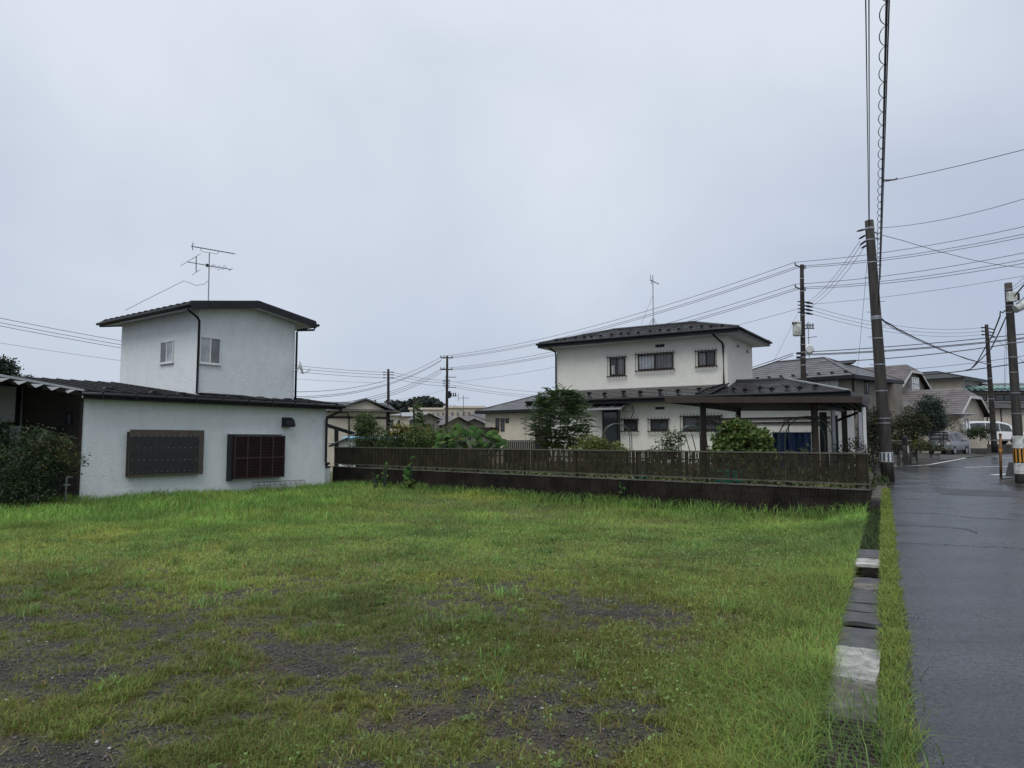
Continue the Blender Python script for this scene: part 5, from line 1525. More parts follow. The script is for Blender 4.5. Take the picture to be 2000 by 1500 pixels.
wpx((1600, 707, 44), (2150, 640, 36), .35, .026, 'lowest twisted cable crossing above the grey hipped roof', G)
wpx((1760, 722, 46), (2150, 668, 36), .2, .014, 'thin cable rising right over the clipped gable roofs', G, 'wire_grey')
wpx((1800, 733, 46), (2150, 680, 36), .15, .030, 'thick dark cable at the foot of the drooping loops', G)
wire([P(1719, 620, Y1), P(1728, 628, Y1), P(1740, 634, Y1 + .6), P(1750, 641, Y1 + 1.5), P(1790, 661, 30), P(1840, 683, 36), P(1890, 702, 42), P(1932, 712, Y4)], .026, 'heavy cable sagging from the roadside pole collar to the thin pole', None)
wire([P(1719, 622, Y1), P(1740, 639, Y1 + 1), P(1790, 664, 30), P(1840, 685, 36), P(1932, 713, Y4)], .012, 'thin wire under the heavy sagging cable', None)
wire([P(1964, 606, Y3), P(1958, 611, Y3), P(1954, 608, Y3), P(1953, 618, Y3), P(1946, 636, Y3 + 1), P(1938, 656, Y3 + 3), P(1922, 683, Y3 + 6), P(1910, 705, Y3 + 8), P(1896, 721, Y3 + 9), P(1886, 723, Y3 + 10)], .022, 'thick cable looping down left from the striped pole', None)
wire([P(1967, 615, Y3), P(1960, 630, Y3), P(1952, 648, Y3 + 1), P(1944, 664, Y3 + 3), P(1936, 681, Y3 + 4), P(1920, 698, Y3 + 6), P(1900, 718, Y3 + 8)], .020, 'second cable looping down left from the striped pole', None)
wire([P(1972, 575, Y3), P(1982, 578, Y3 - .2), P(1990, 568, Y3 - .4), P(1997, 560, Y3 - .6), P(2010, 545, Y3 - 1)], .022, 'cable looping up right off the top of the striped pole', None)
wire([P(1984, 594, Y3), P(1993, 588, Y3 - .3), P(2003, 578, Y3 - .6), P(2030, 560, Y3 - 1)], .014, 'cable leaving the white closure box to the right edge', None)
for nm, (a, b) in (('upper', ((1976, 561, Y3), (2040, 490, 15))), ('lower', ((1976, 566, Y3), (2040, 506, 15)))):
    wpx(a, b, .1, .006, nm + ' fine wire rising right from the top of the striped pole', 'fine wires on the striped pole', 'wire_grey')
wpx((1932, 650, Y4), (2100, 770, 44), .3, .014, 'line falling right from the thin pole behind the striped pole', None, 'wire_grey')
for nm, x in (('left', 1964), ('right', 1967)):
    wpx((x, 630, 46), (x - 3, 760, 46), .0, .010, nm + ' faint vertical guy wire just left of the striped pole', 'vertical guy wires', 'wire_grey')
# overhead line running along the road, above the lot
top1 = P(1697.5, 440, Y1)
far1 = P(1692.5, -400, 6.5)
far1 = top1 + (P(1693.5, 0, 11.0) - top1) * 2.6
for nm, dx in (('left', -.05), ('right', .05)):
    wire(sagline(top1 + Vector((dx * .2, 0, 0)), far1 + Vector((dx, 0, 0)), .15, 20), .011, nm + ' one of two parallel wires running straight up from the roadside pole top', 'twin wires above the road')
# spiral wrapped cable
s0 = P(1716, 600, Y1 - .25); s1 = P(1717.5, 548, Y1 - 1.0)
e1 = P(1731, 0, 8.2)
far2 = s1 + (e1 - s1) * 1.6
line = [s0] + sagline(s1, far2, .12, 40)
wire(line, .016, 'thick black cable with spiral wrapping climbing right of the roadside pole', None)
wire([p + Vector((.03, 0, .02)) for p in line[1:]], .010, 'thin support wire alongside the spiral wrapped cable', None)
mb = MB(); hp = []
L_ = (far2 - s1).length; turns = int(L_ / .5); d_ = (far2 - s1).normalized(); sx = d_.cross(Vector((0, 0, 1))).normalized(); su = sx.cross(d_)
for k in range(turns * 14 + 1):
    t = k / (turns * 14)
    ctr = s1.lerp(far2, t) - Vector((0, 0, .12 * 4 * t * (1 - t)))
    an_ = 2 * math.pi * k / 14
    hp.append(ctr - Vector((.028, 0, 0)) + (sx * math.cos(an_) + su * math.sin(an_)) * .052)
mb.tube([p - hp[0] for p in hp], .0065, 4, False)
o = mb.build('cable_spiral', 'wire'); o.location = hp[0]
tag(o, 'coiled wire spiral wound along the thick cable beside the roadside pole', 'wire coil')
wpx((1724, 356, 16.5), (2350, 190, 12), .1, .008, 'single line branching right off the spiral cable near the top right', None, 'wire_grey')
wire([P(1724, 352, 16.6), P(1736, 352, 16.6), P(1748, 351, 16.5), P(1752, 348, 16.5)], .02, 'small dead end clamp where the branching line leaves the spiral cable', None)
wpx((1722, 445, Y1), (2300, 275, 14), .35, .008, 'single line rising right from the roadside pole top', None, 'wire_grey')
wire([P(1722, 459, Y1), P(1760, 469, 24), P(1830, 490, 25), P(1900, 508, 26), P(1960, 519, 27), P(2060, 528, 28)], .010, 'single line sagging down right from the roadside pole top', None, 'wire_grey')

# ------------------------------------------------------------------ cars
def car(name, label, c, heading, prof, W, paint, zb, wheels, wr_, rear_lamp=True):
    """prof: list of (x, bottom, belt, top); x runs from the rear to the front"""
    o = thing(name, label, 'car', (c.x, c.y, zb), heading)
    mb = MB(); secs = []
    for (x, zl, be, tp) in prof:
        w = W / 2; k = .90 if x in (prof[0][0], prof[-1][0]) else 1.0
        be_ = min(be, tp - .01)
        tw = w * (.83 if tp - be_ > .25 else .95) * k
        secs.append([(w * .86 * k, zl), (w * k, zl + .14), (w * k, (zl + be_) / 2 + .1), (w * .985 * k, be_), (tw, tp - .05), (tw * .86, tp), (0, tp + .015)])
    n = len(secs[0])
    for (x, *_), s in zip(prof, secs):
        for (y, z) in s: mb.v.append((x, y, z))
        for (y, z) in s: mb.v.append((x, -y, z))
    for k in range(len(secs) - 1):
        a, b = k * 2 * n, (k + 1) * 2 * n
        for j in range(n - 1):
            mb.f.append((a + j, b + j, b + j + 1, a + j + 1))
            mb.f.append((a + n + j + 1, b + n + j + 1, b + n + j, a + n + j))
        mb.f.append((a, a + n, b + n, b))
    for a in (0, (len(secs) - 1) * 2 * n):
        mb.f.append(tuple(a + j for j in range(n)) + tuple(a + n + j for j in range(n - 1, -1, -1)))
    body = mb.build('body', paint, o, True)
    for p in body.data.polygons: p.use_smooth = True
    es = body.modifiers.new('edge', 'EDGE_SPLIT'); es.split_angle = R(38)
    def side(xa, xb, name_='side_window'):
        def lim(x):
            for (p, q) in zip(prof[:-1], prof[1:]):
                if p[0] <= x <= q[0]:
                    t = (x - p[0]) / (q[0] - p[0]); return p[2] + (q[2] - p[2]) * t, p[3] + (q[3] - p[3]) * t
            return prof[-1][2], prof[-1][3]
        for s in (-1, 1):
            m_ = MB(); xs = [xa + (xb - xa) * k / 4 for k in range(5)]
            lo, hi = [], []
            for x in xs:
                be, tp = lim(x); w = W / 2
                be = min(be, tp - .01)
                f = lambda t: w * (.985 + (.83 - .985) * t) + .012
                z_lo, z_hi = be + .04, max(be + .05, tp - .14)
                T_ = max(.05, tp - .05 - be)
                lo.append((x, s * f((z_lo - be) / T_), z_lo)); hi.append((x, s * f((z_hi - be) / T_), z_hi))
            for k in range(4): m_.quad(lo[k], lo[k + 1], hi[k + 1], hi[k])
            m_.build(name_, 'glass', o)
    for xw in wheels:
        for s in (-1, 1):
            t = MB(); t.tube([(xw, s * (W / 2 - .17), wr_), (xw, s * (W / 2 - .15), wr_), (xw, s * (W / 2 - .0), wr_), (xw, s * (W / 2 + .015), wr_)], [wr_ * .9, wr_, wr_, wr_ * .9], 20)
            w = t.build('wheel', 'tyre', o)
            MB().tube([(xw, s * (W / 2 + .0), wr_), (xw, s * (W / 2 + .025), wr_)], wr_ * .66, 14).build('rim', 'alu', w)
            MB().tube([(xw, s * (W / 2 - .10), wr_ + .02), (xw, s * (W / 2 + .006), wr_ + .02)], wr_ * 1.17, 20).build('wheel_arch', 'tyre', o)
    return o, side
sc_ = P(1837, 888, 53.0)
hd = R(40)
prof = [(0, .34, .95, 1.30), (.04, .30, .98, 1.58), (.22, .25, .98, 1.70), (.7, .22, .98, 1.74), (1.9, .22, .96, 1.74), (2.5, .22, .95, 1.66), (3.0, .22, .95, 1.20), (3.2, .24, .95, 1.03), (3.6, .28, .86, .90), (3.71, .34, .70, .74)]
zc = zroad(53.0) - .02
car_o, side = car('silver_minicar', 'boxy silver car parked with its rear to the road by the conifer', Vector((sc_.x, sc_.y, 0)) - Vector((math.cos(hd), math.sin(hd), 0)) * .2, hd, prof, 1.66, 'silver', zc, (.62, 3.05), .29)
side(.25, 1.25); side(1.30, 2.0); side(2.05, 2.9)
def rearq(y0, y1, z0, z1, m, name, x=-.012, x1=None):
    x1 = x if x1 is None else x1
    return MB().prism([(x, y0, z0), (x, y1, z0), (x1, y1, z1), (x1, y0, z1)], (-.012, 0, 0)).build(name, m, car_o)
rearq(-.64, .64, 1.06, 1.52, 'glass', 'rear_glass', -.004, .03)
rearq(-.26, .26, .72, .90, 'sheet_white', 'number_plate', -.006)
rearq(-.62, .62, .98, 1.03, 'alu', 'tailgate_trim', -.008)
for s in (-1, 1):
    y = sorted((s * .50, s * .74)); rearq(y[0], y[1], .68, .93, 'lamp', 'tail_lamp', -.006)
    y = sorted((s * .68, s * .75)); rearq(y[0], y[1], .95, 1.12, 'lamp_red', 'tail_lamp', -.004)
    y = sorted((s * .50, s * .76)); rearq(y[0], y[1], .36, .44, 'lamp_red', 'reflector', -.006)
    MB().box(2.55, 2.68, s * .84 - (.16 if s < 0 else 0), s * .84 + (.16 if s > 0 else 0), .98, 1.14).build('mirror', 'silver', car_o, bevel=.03)
MB().box(-.07, .05, -.72, .72, .34, .52).build('bumper', 'silver', car_o, bevel=.03)
MB().box(-.0, .22, -.6, .6, 1.66, 1.70).build('spoiler', 'silver', car_o, bevel=.015)
wv = P(1945, 866, 60)
prof = [(0, .45, 1.05, 1.35), (.05, .38, 1.08, 1.70), (.3, .30, 1.08, 1.88), (1.0, .28, 1.06, 1.93), (2.7, .28, 1.04, 1.90), (3.4, .28, 1.02, 1.72), (4.1, .28, 1.02, 1.18), (4.5, .32, .98, 1.06), (4.78, .40, .75, .80)]
car_o2, side2 = car('white_minivan', 'white minivan parked on the raised drive behind the thin pole', Vector((wv.x - 2.6, wv.y + .4, 0)), R(-5), prof, 1.8, 'car_white', 1.22, (.85, 3.8), .33)
side2(.3, 1.5); side2(1.55, 2.6); side2(2.65, 3.8)
rearq_ = MB().box(4.79, 4.80, -.7, .7, .45, .62).build('front_bumper', 'tyre', car_o2)
for s in (-1, 1): MB().box(3.55, 3.70, s * .92 - (.18 if s < 0 else 0), s * .92 + (.18 if s > 0 else 0), 1.06, 1.24).build('mirror', 'car_white', car_o2, bevel=.03)
# raised drive under the white van with a dark wall
c = P(1905, 872, 58.2)
rt = thing('retaining_wall', 'dark retaining wall below the white minivan', 'wall', (c.x, c.y, .2), R(-5))
MB().box(0, 12, 0, 8, 0, 1.0).build('wall', 'darkstone', rt)
c = P(1880, 885, 56.5)
cw = thing('tan_block_wall', 'tan block garden wall behind the silver car under the small carport', 'wall', (c.x, c.y, .3), R(8))
for r_ in range(8):
    MB().box(.0, 2.2, 0, .15, .62 + r_ * .19, .80 + r_ * .19).build('course', 'tan_light', cw)
MB().box(-1.6, 2.3, -.06, .2, -.1, .60).build('base', 'darkstone', cw)
c = P(1893, 885, 55.0)
pc = thing('small_carport', 'small smoked plastic carport roof beside the silver car', 'carport', (c.x, c.y, .4), R(20))
zt = P(1880, 809, 55).z - .4
MB().prism([(-1.6, 0, zt), (.7, 0, zt), (1.5, 2.4, zt - .42), (-1.0, 2.4, zt - .42)], (0, 0, .04)).build('roof_sheet', 'poly', pc)
MB().tube([(-1.6, -.05, zt + .03), (.7, -.05, zt + .03)], .05, 6).build('front_edge', 'alu', pc)
for x in (.15, .45): MB().tube([(x, .3, -.3), (x, .3, zt - .3)], .06, 8).build('post', 'alu', pc)

# ------------------------------------------------------------------ stone wall, railing and gate across the junction
c = P(1742, 911, 33.0)
d_ = RP(1845, 893) - RP(1742, 912); ang = math.atan2(d_.y, d_.x)
sw = thing('stone_wall', 'low dark stone wall with pillars along the far side of the junction', 'wall', (c.x - .9 * math.cos(ang), c.y - .9 * math.sin(ang) + .15, .28), ang)
Ls = 8.4
rr = random.Random(5)
for r_ in range(4):
    x = 0.0
    while x < Ls:
        w = rr.uniform(.38, .62)
        MB().box(x, min(x + w - .02, Ls), rr.uniform(-.03, .03), .32, r_ * .2, r_ * .2 + .185).build('stone', 'stone' if rr.random() < .6 else 'darkstone', sw, bevel=.02)
        x += w
MB().box(0.02, Ls - .02, .05, .28, -.2, .76).build('core', 'darkstone', sw)
for k in range(5):
    x = .8 + k * 1.7
    MB().box(x, x + .38, -.06, .34, .0, 1.12 + rr.uniform(-.05, .1)).build('pillar', 'darkstone', sw, bevel=.02)
    MB().box(x - .03, x + .41, -.09, .37, 1.23, 1.28).build('pillar_cap', 'stone', sw, bevel=.01)
c = P(1703, 880, 33.5); d2 = P(1765, 880, 35.5)
gr_ = thing('metal_railing', 'pale green metal railing behind the roadside pole', 'railing', (c.x, c.y, .9), math.atan2(d2.y - c.y, d2.x - c.x))
L_ = (d2 - c).length
for z in (0.0, .62): MB().box(0, L_, -.02, .02, z, z + .04).build('rail', 'fence_rail', gr_)
for k in range(int(L_ / .12)): MB().tube([(k * .12, 0, .04), (k * .12, 0, .62)], .012, 5).build('baluster', 'fence_rail', gr_)
for k in range(3): MB().box(k * L_ / 2 - .03, k * L_ / 2 + .03, -.03, .03, -.7, .7).build('post', 'fence_rail', gr_)
c = P(1768, 862, 33.8)
mbx = thing('mail_box', 'black letter box with white plate above the stone wall', 'letter box', (c.x, c.y, 1.0), ang)
MB().box(-.14, .14, -.1, .12, .35, .72).build('box', 'black_trim', mbx, bevel=.02)
MB().box(-.1, .1, -.13, -.102, -.05, .28).build('name_plate', 'sheet_white', mbx)
MB().box(-.12, .12, -.1, .1, -.6, .34).build('post', 'darkstone', mbx)
# dark handrail by the drain
c = P(1704, 921, 22.8)
hr = thing('hand_rail', 'short black handrail beside the drain bridge', 'handrail', (c.x, c.y, .1), ra_)
MB().tube([(0, 0, 0), (0, 0, .62), (.3, 0, .72), (.9, 0, .72), (.95, 0, 0)], .03, 8).build('tube', 'black_trim', hr)
MB().tube([(0, -.25, .0), (.4, -.25, .0)], .03, 8).build('foot_bar', 'steel', hr)

# ------------------------------------------------------------------ leaves
def leaf_quads(c, size, asp, up=.45, droop=0.0, r=rng):
    n = len(c)
    d = r.normal(size=(n, 3)); d[:, 2] = d[:, 2] * .6 - droop; d /= np.linalg.norm(d, axis=1)[:, None]
    nr = r.normal(size=(n, 3)); nr[:, 2] += up * 2.2; nr /= np.linalg.norm(nr, axis=1)[:, None]
    w = np.cross(d, nr); w /= (np.linalg.norm(w, axis=1)[:, None] + 1e-9)
    s = (size * r.uniform(.65, 1.3, n))[:, None]
    u = d * s * .5; w = w * s * .5 * asp
    bend = nr * s * .12
    v = np.stack([c - u, c + w - u * .1 - bend * 0, c + u - bend, c - w - u * .1], 1).reshape(-1, 3)
    f = np.arange(n * 4).reshape(n, 4)
    return v, f
def tint(n, base, var=.25, hue=.12, r=rng, clump=None):
    k = r.uniform(1 - var, 1 + var, n)
    if clump is not None: k = k * clump
    cc = np.array(base)[None, :] * k[:, None]
    cc[:, 0] *= r.uniform(1 - hue, 1 + hue * 2, n); cc[:, 2] *= r.uniform(1 - hue, 1 + hue, n)
    return cc
def crown(parent, name, blobs, n_clump, per, rc, size, asp, base, m='leaf', up=.45, droop=0.0, var=.25, dry=0.0, seed=0, shell=.55):
    """blobs: list of (centre, radii, weight); leaves gather in clumps through the volume, thicker towards the outside"""
    r = np.random.default_rng(seed)
    ws = np.array([b[2] for b in blobs], float); ws /= ws.sum()
    idx = r.choice(len(blobs), n_clump, p=ws)
    d = r.normal(size=(n_clump, 3)); d /= np.linalg.norm(d, axis=1)[:, None]
    rad = (shell + (1 - shell) * r.random(n_clump)) ** 1.0 * np.where(r.random(n_clump) < .8, 1, r.random(n_clump))
    C = np.array([b[0] for b in blobs])[idx] + d * rad[:, None] * np.array([b[1] for b in blobs])[idx]
    cl = r.uniform(.7, 1.3, n_clump)
    pts = np.repeat(C, per, 0) + r.normal(size=(n_clump * per, 3)) * rc * np.array([1, 1, .75])
    col_ = tint(len(pts), base, var, .14, r, np.repeat(cl, per))
    if dry > 0:
        k = r.random(len(pts)) < dry; col_[k] = np.array([.16, .12, .03]) * r.uniform(.6, 1.2, (k.sum(), 1))
    pts = pts[pts[:, 2] > .03]; col_ = col_[:len(pts)]
    v, f = leaf_quads(pts, size, asp, up, droop, r)
    return stuff(np_mesh(name, v, f, np.repeat(col_, 4, 0), m, parent))
def trunk(parent, forks, name='trunk'):
    mb = MB()
    for pts, r0, r1 in forks:
        n = len(pts); mb.tube(pts, [r0 + (r1 - r0) * k / (n - 1) for k in range(n)], 7)
    return mb.build(name, 'trunk', parent, True)
def plant(name, label, cat, px, py, Y, zb=None, group=None):
    p = P(px, py, Y); z = p.z if zb is None else zb
    return thing(name, label, cat, (p.x, p.y, z), 0, group), p
def hgt_(py, Y, zb): return P(1000, py, Y).z - zb

# big dark bush at the left edge
b, p = plant('shrub', 'big dark green bush in front of the brown side wall, far left', 'bush', 52, 960, 17.9, -.2)
trunk(b, [([(.0, 0, 0), (.1, 0, .6), (.5, .1, 1.4)], .05, .02), ([(-.2, 0, 0), (-.5, 0, .8), (-.8, .1, 1.7)], .05, .02), ([(.2, 0, 0), (.5, 0, .7), (1.0, 0, 1.5)], .04, .015)])
crown(b, 'foliage', [((-.45, 0, 1.0), (1.25, .95, 1.15), 5), ((.45, -.1, 1.35), (.85, .7, .62), 2.6), ((-1.1, 0, 1.7), (.6, .6, .65), 1.4), ((.1, -.3, .45), (.85, .6, .5), 1.6)], 420, 32, .12, .085, .42, (.038, .064, .030), 'leaf', .5, .2, .35, .02, 21)
crown(b, 'sprig', [((.75, -.2, 1.62), (.55, .4, .3), 2), ((1.15, -.2, 1.25), (.35, .3, .35), 1)], 55, 22, .09, .09, .3, (.055, .068, .028), 'leaf', .5, .1, .3, .10, 22)
# dark trees on the skyline, far left
b, p = plant('tree', 'dark wooded knoll of conifers on the skyline at the left edge', 'tree', 4, 745, 120, 10.2)
trunk(b, [([(0, 0, -8), (0, 0, 6)], .4, .1)])
crown(b, 'crown', [((-3, 0, 2.5), (5.6, 3, 3.0), 3), ((1.0, 0, 3.2), (1.3, 1.2, 2.7), 1), ((-2.2, 0, 4.4), (1.6, 1.2, 1.3), 1), ((4, 0, 1), (3, 2, 1.3), 1)], 300, 22, .45, .5, .6, (.022, .034, .024), 'leaf_dull', .4, 0, .3, 0, 23)
# distant wood
def wood():
    r = np.random.default_rng(31); V = []; Cc = []
    for k in range(120):
        px = r.uniform(700, 868)
        top = 801 - 10 * max(0, 1 - ((px - 745) / 50) ** 2) - 22 * max(0, 1 - ((px - 835) / 42) ** 2) - 10 * max(0, 1 - ((px - 785) / 32) ** 2)
        Y = r.uniform(205, 240); c = np.array(P(px, top + 1 + r.uniform(0, 9), Y)); rad = r.uniform(1.8, 3.4)
        n = 130
        d = r.normal(size=(n, 3)); d /= np.linalg.norm(d, axis=1)[:, None]
        pts = c - np.array([0, 0, rad * .6]) + d * rad * r.uniform(.6, 1.05, (n, 1)) * np.array([1, 1, 1.0])
        V.append(pts); Cc.append(tint(n, (.030, .042, .034), .3, .1, r, np.full(n, r.uniform(.7, 1.25))))
        q = c - np.array([0, 0, rad + 2.5]); V.append(q + r.normal(size=(50, 3)) * 2.0); Cc.append(tint(50, (.026, .036, .03), .3, .1, r))
    pts = np.concatenate(V); cc = np.concatenate(Cc)
    v, f = leaf_quads(pts, 1.25, .7, .5, 0, r)
    return np_mesh('distant_wood', v, f, np.repeat(cc, 4, 0), 'leaf_dull')
stuff(wood(), 'dark wooded hill behind the far rooftops', 'wood')

# left garden
b, p = plant('shrub', 'tall tangled dark shrub behind the left part of the fence', 'bush', 745, 890, 31, .3)
trunk(b, [([(0, 0, 0), (-.2, 0, 1), (-.9, 0, 1.9)], .04, .015), ([(.2, 0, 0), (.4, 0, 1), (.7, 0, 1.7)], .04, .015)])
crown(b, 'foliage', [((-.45, 0, 1.2), (.85, .6, 1.1), 2.2), ((.75, 0, 1.0), (.9, .6, 1.0), 2.2), ((-.75, 0, 1.95), (.55, .4, .55), 1), ((1.5, 0, 1.1), (.8, .5, .8), 1.5)], 420, 26, .12, .10, .5, (.068, .112, .042), 'leaf', .4, .15, .35, .05, 41)
b, p = plant('vine', 'leafy vine climbing the thin dark stake', 'vine', 812, 885, 33.6, .3)
trunk(b, [([(0, 0, 0), (.1, 0, 1.0), (-.02, 0, 2.0), (.1, 0, 2.7)], .02, .01)], 'stem')
crown(b, 'foliage', [((.22, 0, 2.35), (.16, .2, .36), 1), ((.5, 0, 1.7), (.22, .2, .40), 1.3), ((.72, 0, 1.1), (.3, .25, .45), 1.2), ((.05, 0, 2.9), (.09, .1, .16), .5)], 62, 16, .08, .13, .7, (.062, .105, .035), 'leaf', .5, .3, .3, .02, 42)
b, p = plant('shrub', 'mixed hedge of small leaves under the vine stake', 'bush', 838, 890, 29.5, .3)
crown(b, 'foliage', [((0, 0, .9), (.95, .5, 1.0), 2), ((.8, 0, 1.0), (.6, .4, .85), 1), ((-.6, 0, 1.2), (.5, .4, .8), 1)], 260, 24, .11, .10, .55, (.080, .130, .044), 'leaf', .5, .2, .3, .05, 43)
b, p = plant('shrub', 'yellowing vine leaves draped over the left garden hedge', 'bush', 782, 880, 30.3, .9)
crown(b, 'foliage', [((.1, 0, 1.05), (.75, .3, .25), 2), ((.9, 0, 1.0), (.6, .3, .25), 1.5)], 45, 14, .09, .13, .8, (.12, .13, .03), 'leaf', .8, .2, .3, .15, 44)
b, p = plant('shrub', 'low green undergrowth under the terrace roof', 'bush', 693, 885, 33, .0)
crown(b, 'foliage', [((0, 0, .8), (.7, .5, .55), 2)], 70, 24, .1, .10, .5, (.05, .085, .03), 'leaf', .5, .1, .3, .03, 45)

b, p = plant('shrub', 'green shrub in front of the light blue shed roof', 'bush', 722, 890, 32.5, .2)
crown(b, 'foliage', [((0, 0, .9), (.9, .5, .75), 2), ((.7, 0, 1.2), (.6, .4, .6), 1), ((1.6, 0, 1.0), (.9, .4, .8), 2)], 230, 24, .11, .10, .5, (.070, .115, .042), 'leaf', .5, .1, .3, .04, 46)
# plants with broad round leaves: every leaf its own piece
def broad_leaf(seed):
    r = random.Random(seed); n = 14; mb = MB()
    mb.v.append((0, 0, -.04)); 
    for ring, k in ((.5, .0), (1.0, -.10)):
        for j in range(n):
            t = 2 * math.pi * j / n
            rad = ring * (.5 + .035 * math.cos(5 * t + seed) - (.18 if j == 0 and ring == 1.0 else 0)) * r.uniform(.93, 1.05)
            mb.v.append((rad * math.cos(t), rad * math.sin(t), k * abs(math.sin(t * 2.5 + .4)) + (0.0 if ring < 1 else -.03 + r.uniform(-.03, .02))))
    for j in range(n):
        mb.f.append((0, 1 + j, 1 + (j + 1) % n)); mb.f.append((1 + j, 1 + n + j, 1 + n + (j + 1) % n, 1 + (j + 1) % n))
    me = bpy.data.meshes.new('broad_leaf'); me.from_pydata(mb.v, [], mb.f)
    ca = me.color_attributes.new('col', 'FLOAT_COLOR', 'POINT')
    g = r.uniform(.5, 1.45); base = (.060 * g * r.uniform(.75, 1.4), .108 * g, .030 * g)
    dd = []
    for i, vv in enumerate(me.vertices):
        k = 1.4 if i == 0 else (1.0 if i <= n else .75)
        if i and (i % 3 == 0): k *= 1.1
        dd += [base[0] * k, base[1] * k, base[2] * k, 1]
    ca.data.foreach_set('color', dd)
    me.materials.append(M['leaf_matte']); me.update(); return me
BL = [broad_leaf(k) for k in range(12)]
def broad_plant(name, label, px, py, Y, zb, leaves, cat='plant'):
    o, p = plant(name, label, cat, px, py, Y, zb)
    mb = MB()
    for (lx, ly, dY, s) in leaves:
        q = P(lx, ly, Y + dY) - Vector((p.x, p.y, zb))
        l = share(random.choice(BL), 'leaf', o, q, rot=(random.uniform(.15, 1.15), random.uniform(-.6, .6), random.uniform(-.9, .9)), sc=(s, s, s))
        mb.tube([(q.x * .35, q.y * .4, 0), (q.x * .8, q.y * .8, q.z * .6), q], .012, 5)
    mb.build('stems', 'green_metal', o)
    return o
r = random.Random(3); lv = []
for k in range(80):
    x = r.uniform(850, 988)
    top = 838 - 14 * math.exp(-((x - 905) / 18) ** 2) + 10 * max(0, (x - 930) / 50) + 12 * max(0, (880 - x) / 30)
    lv.append((x, r.uniform(top, 876), r.uniform(-1.0, 1.0), r.uniform(.27, .43)))
broad_plant('broad_leaf_plant', 'patch of large round leaves rising above the fence, left of centre', 920, 885, 26.5, .4, lv)
broad_plant('broad_leaf_plant', 'vine with round leaves climbing over the front of the fence', 800, 945, 24.4, -.1, [(806, 892, -.1, .26), (800, 906, -.1, .30), (797, 920, -.15, .32), (795, 931, -.2, .34), (803, 943, -.2, .34), (790, 946, -.2, .3), (806, 936, -.1, .26), (797, 940, -.3, .3)], 'vine')
for (px, py0, py1, Y, lb) in ((752, 943, 905, 25.0, 'young weed with stacked leaves in front of the fence, left'), (1217, 968, 938, 19.2, 'young weed with pale leaves at the wall foot, right of centre'), (733, 948, 925, 24.9, 'small weed at the foot of the block wall near the white house')):
    n = 9; broad_plant('tall_weed', lb, px, py0, Y, P(px, py0 + 6, Y).z, [(px + r.uniform(-7, 7), py0 + (py1 - py0) * k / (n - 1), r.uniform(-.15, .1), r.uniform(.09, .16)) for k in range(n)], 'weed')

# pinnate tree in front of the cream house
b, p = plant('tree', 'small dark tree with feathery leaves in front of the cream house', 'tree', 1085, 890, 27.5, .3)
fk = []
for (x, y, zt) in ((-.35, 0, 2.9), (.1, .1, 3.2), (.45, 0, 3.1), (.8, .1, 2.6), (-.7, 0, 2.3)):
    fk.append(([(.02 + x * .15, 0, 0), (.05 + x * .4, y, .8), (.1 + x * .8, y, 1.5), (.15 + x, y, zt)], .035, .012))
trunk(b, fk)
def fronds(parent, base_pts, L_, nl, size, basec, seed):
    r = np.random.default_rng(seed); V = []; C_ = []
    for (c, dirn) in base_pts:
        d = np.array(dirn) / np.linalg.norm(dirn)
        for k in range(nl):
            t = k / (nl - 1)
            ax = np.array(c) + d * L_ * t + np.array([0, 0, -.35 * L_ * t * t])
            side = np.cross(d, [0, 0, 1]); side /= np.linalg.norm(side) + 1e-6
            for s in (-1, 1):
                tip = ax + side * s * size * (1.1 - .5 * t) + d * size * .45 + np.array([0, 0, -.3 * size])
                mid = (ax + tip) / 2; w = d * size * .17
                V.append([ax, mid + w, tip, mid - w]); C_.append(np.array(basec) * r.uniform(.7, 1.3))
    V = np.array(V).reshape(-1, 3)
    f = np.arange(len(V)).reshape(-1, 4)
    return stuff(np_mesh('frond', V, f, np.repeat(np.array(C_), 4, 0), 'leaf', parent))
r_ = np.random.default_rng(50); fp = []
for k in range(560):
    z = r_.uniform(.95, 3.15); rad = 1.15 * math.sin(min(1, (z - .45) / 1.35) * math.pi / 2) * (1 - max(0, z - 2.1) * .5)
    a = r_.uniform(0, 2 * math.pi); q = r_.uniform(.2, 1.0)
    c = (.2 + math.cos(a) * rad * q, math.sin(a) * rad * q * .8, z)
    fp.append((c, (math.cos(a) * .8 + r_.normal() * .3, math.sin(a) * .8 + r_.normal() * .3, .35 + r_.normal() * .2)))
for (x, z) in ((-.55, 3.1), (.15, 3.5), (.40, 3.55), (-.1, 3.3), (-.95, 2.8), (.75, 3.1)): fp.append(((x, 0, z - .3), (r_.normal() * .3, .1, 1))); fp.append(((x, 0, z - .4), (.5, .1, .8))); fp.append(((x, 0, z - .4), (-.5, .1, .8)))
fronds(b, fp, .42, 8, .18, (.076, .116, .050), 51)
# other garden shrubs
b, p = plant('shrub', 'yellow green shrub filling the gap below the door arch', 'bush', 1168, 895, 25.2, .4)
crown(b, 'foliage', [((-.35, 0, .6), (.75, .5, .72), 2), ((.55, 0, .5), (.65, .45, .62), 2), ((-.1, 0, 1.0), (.35, .3, .35), .7)], 240, 26, .09, .10, .5, (.125, .165, .048), 'leaf', .6, .2, .3, .04, 61)
b, p = plant('shrub', 'loose green shrub below the two small barred windows', 'bush', 1302, 895, 22.8, .4)
crown(b, 'foliage', [((-.1, 0, .6), (.55, .4, .65), 2), ((.25, 0, 1.05), (.35, .3, .5), 1), ((-.5, 0, .45), (.4, .3, .45), 1)], 150, 20, .09, .09, .45, (.065, .10, .045), 'leaf', .5, .2, .3, .05, 62)
b, p = plant('shrub', 'rounded vine covered bush in front of the left carport post', 'bush', 1455, 895, 19.6, .4)
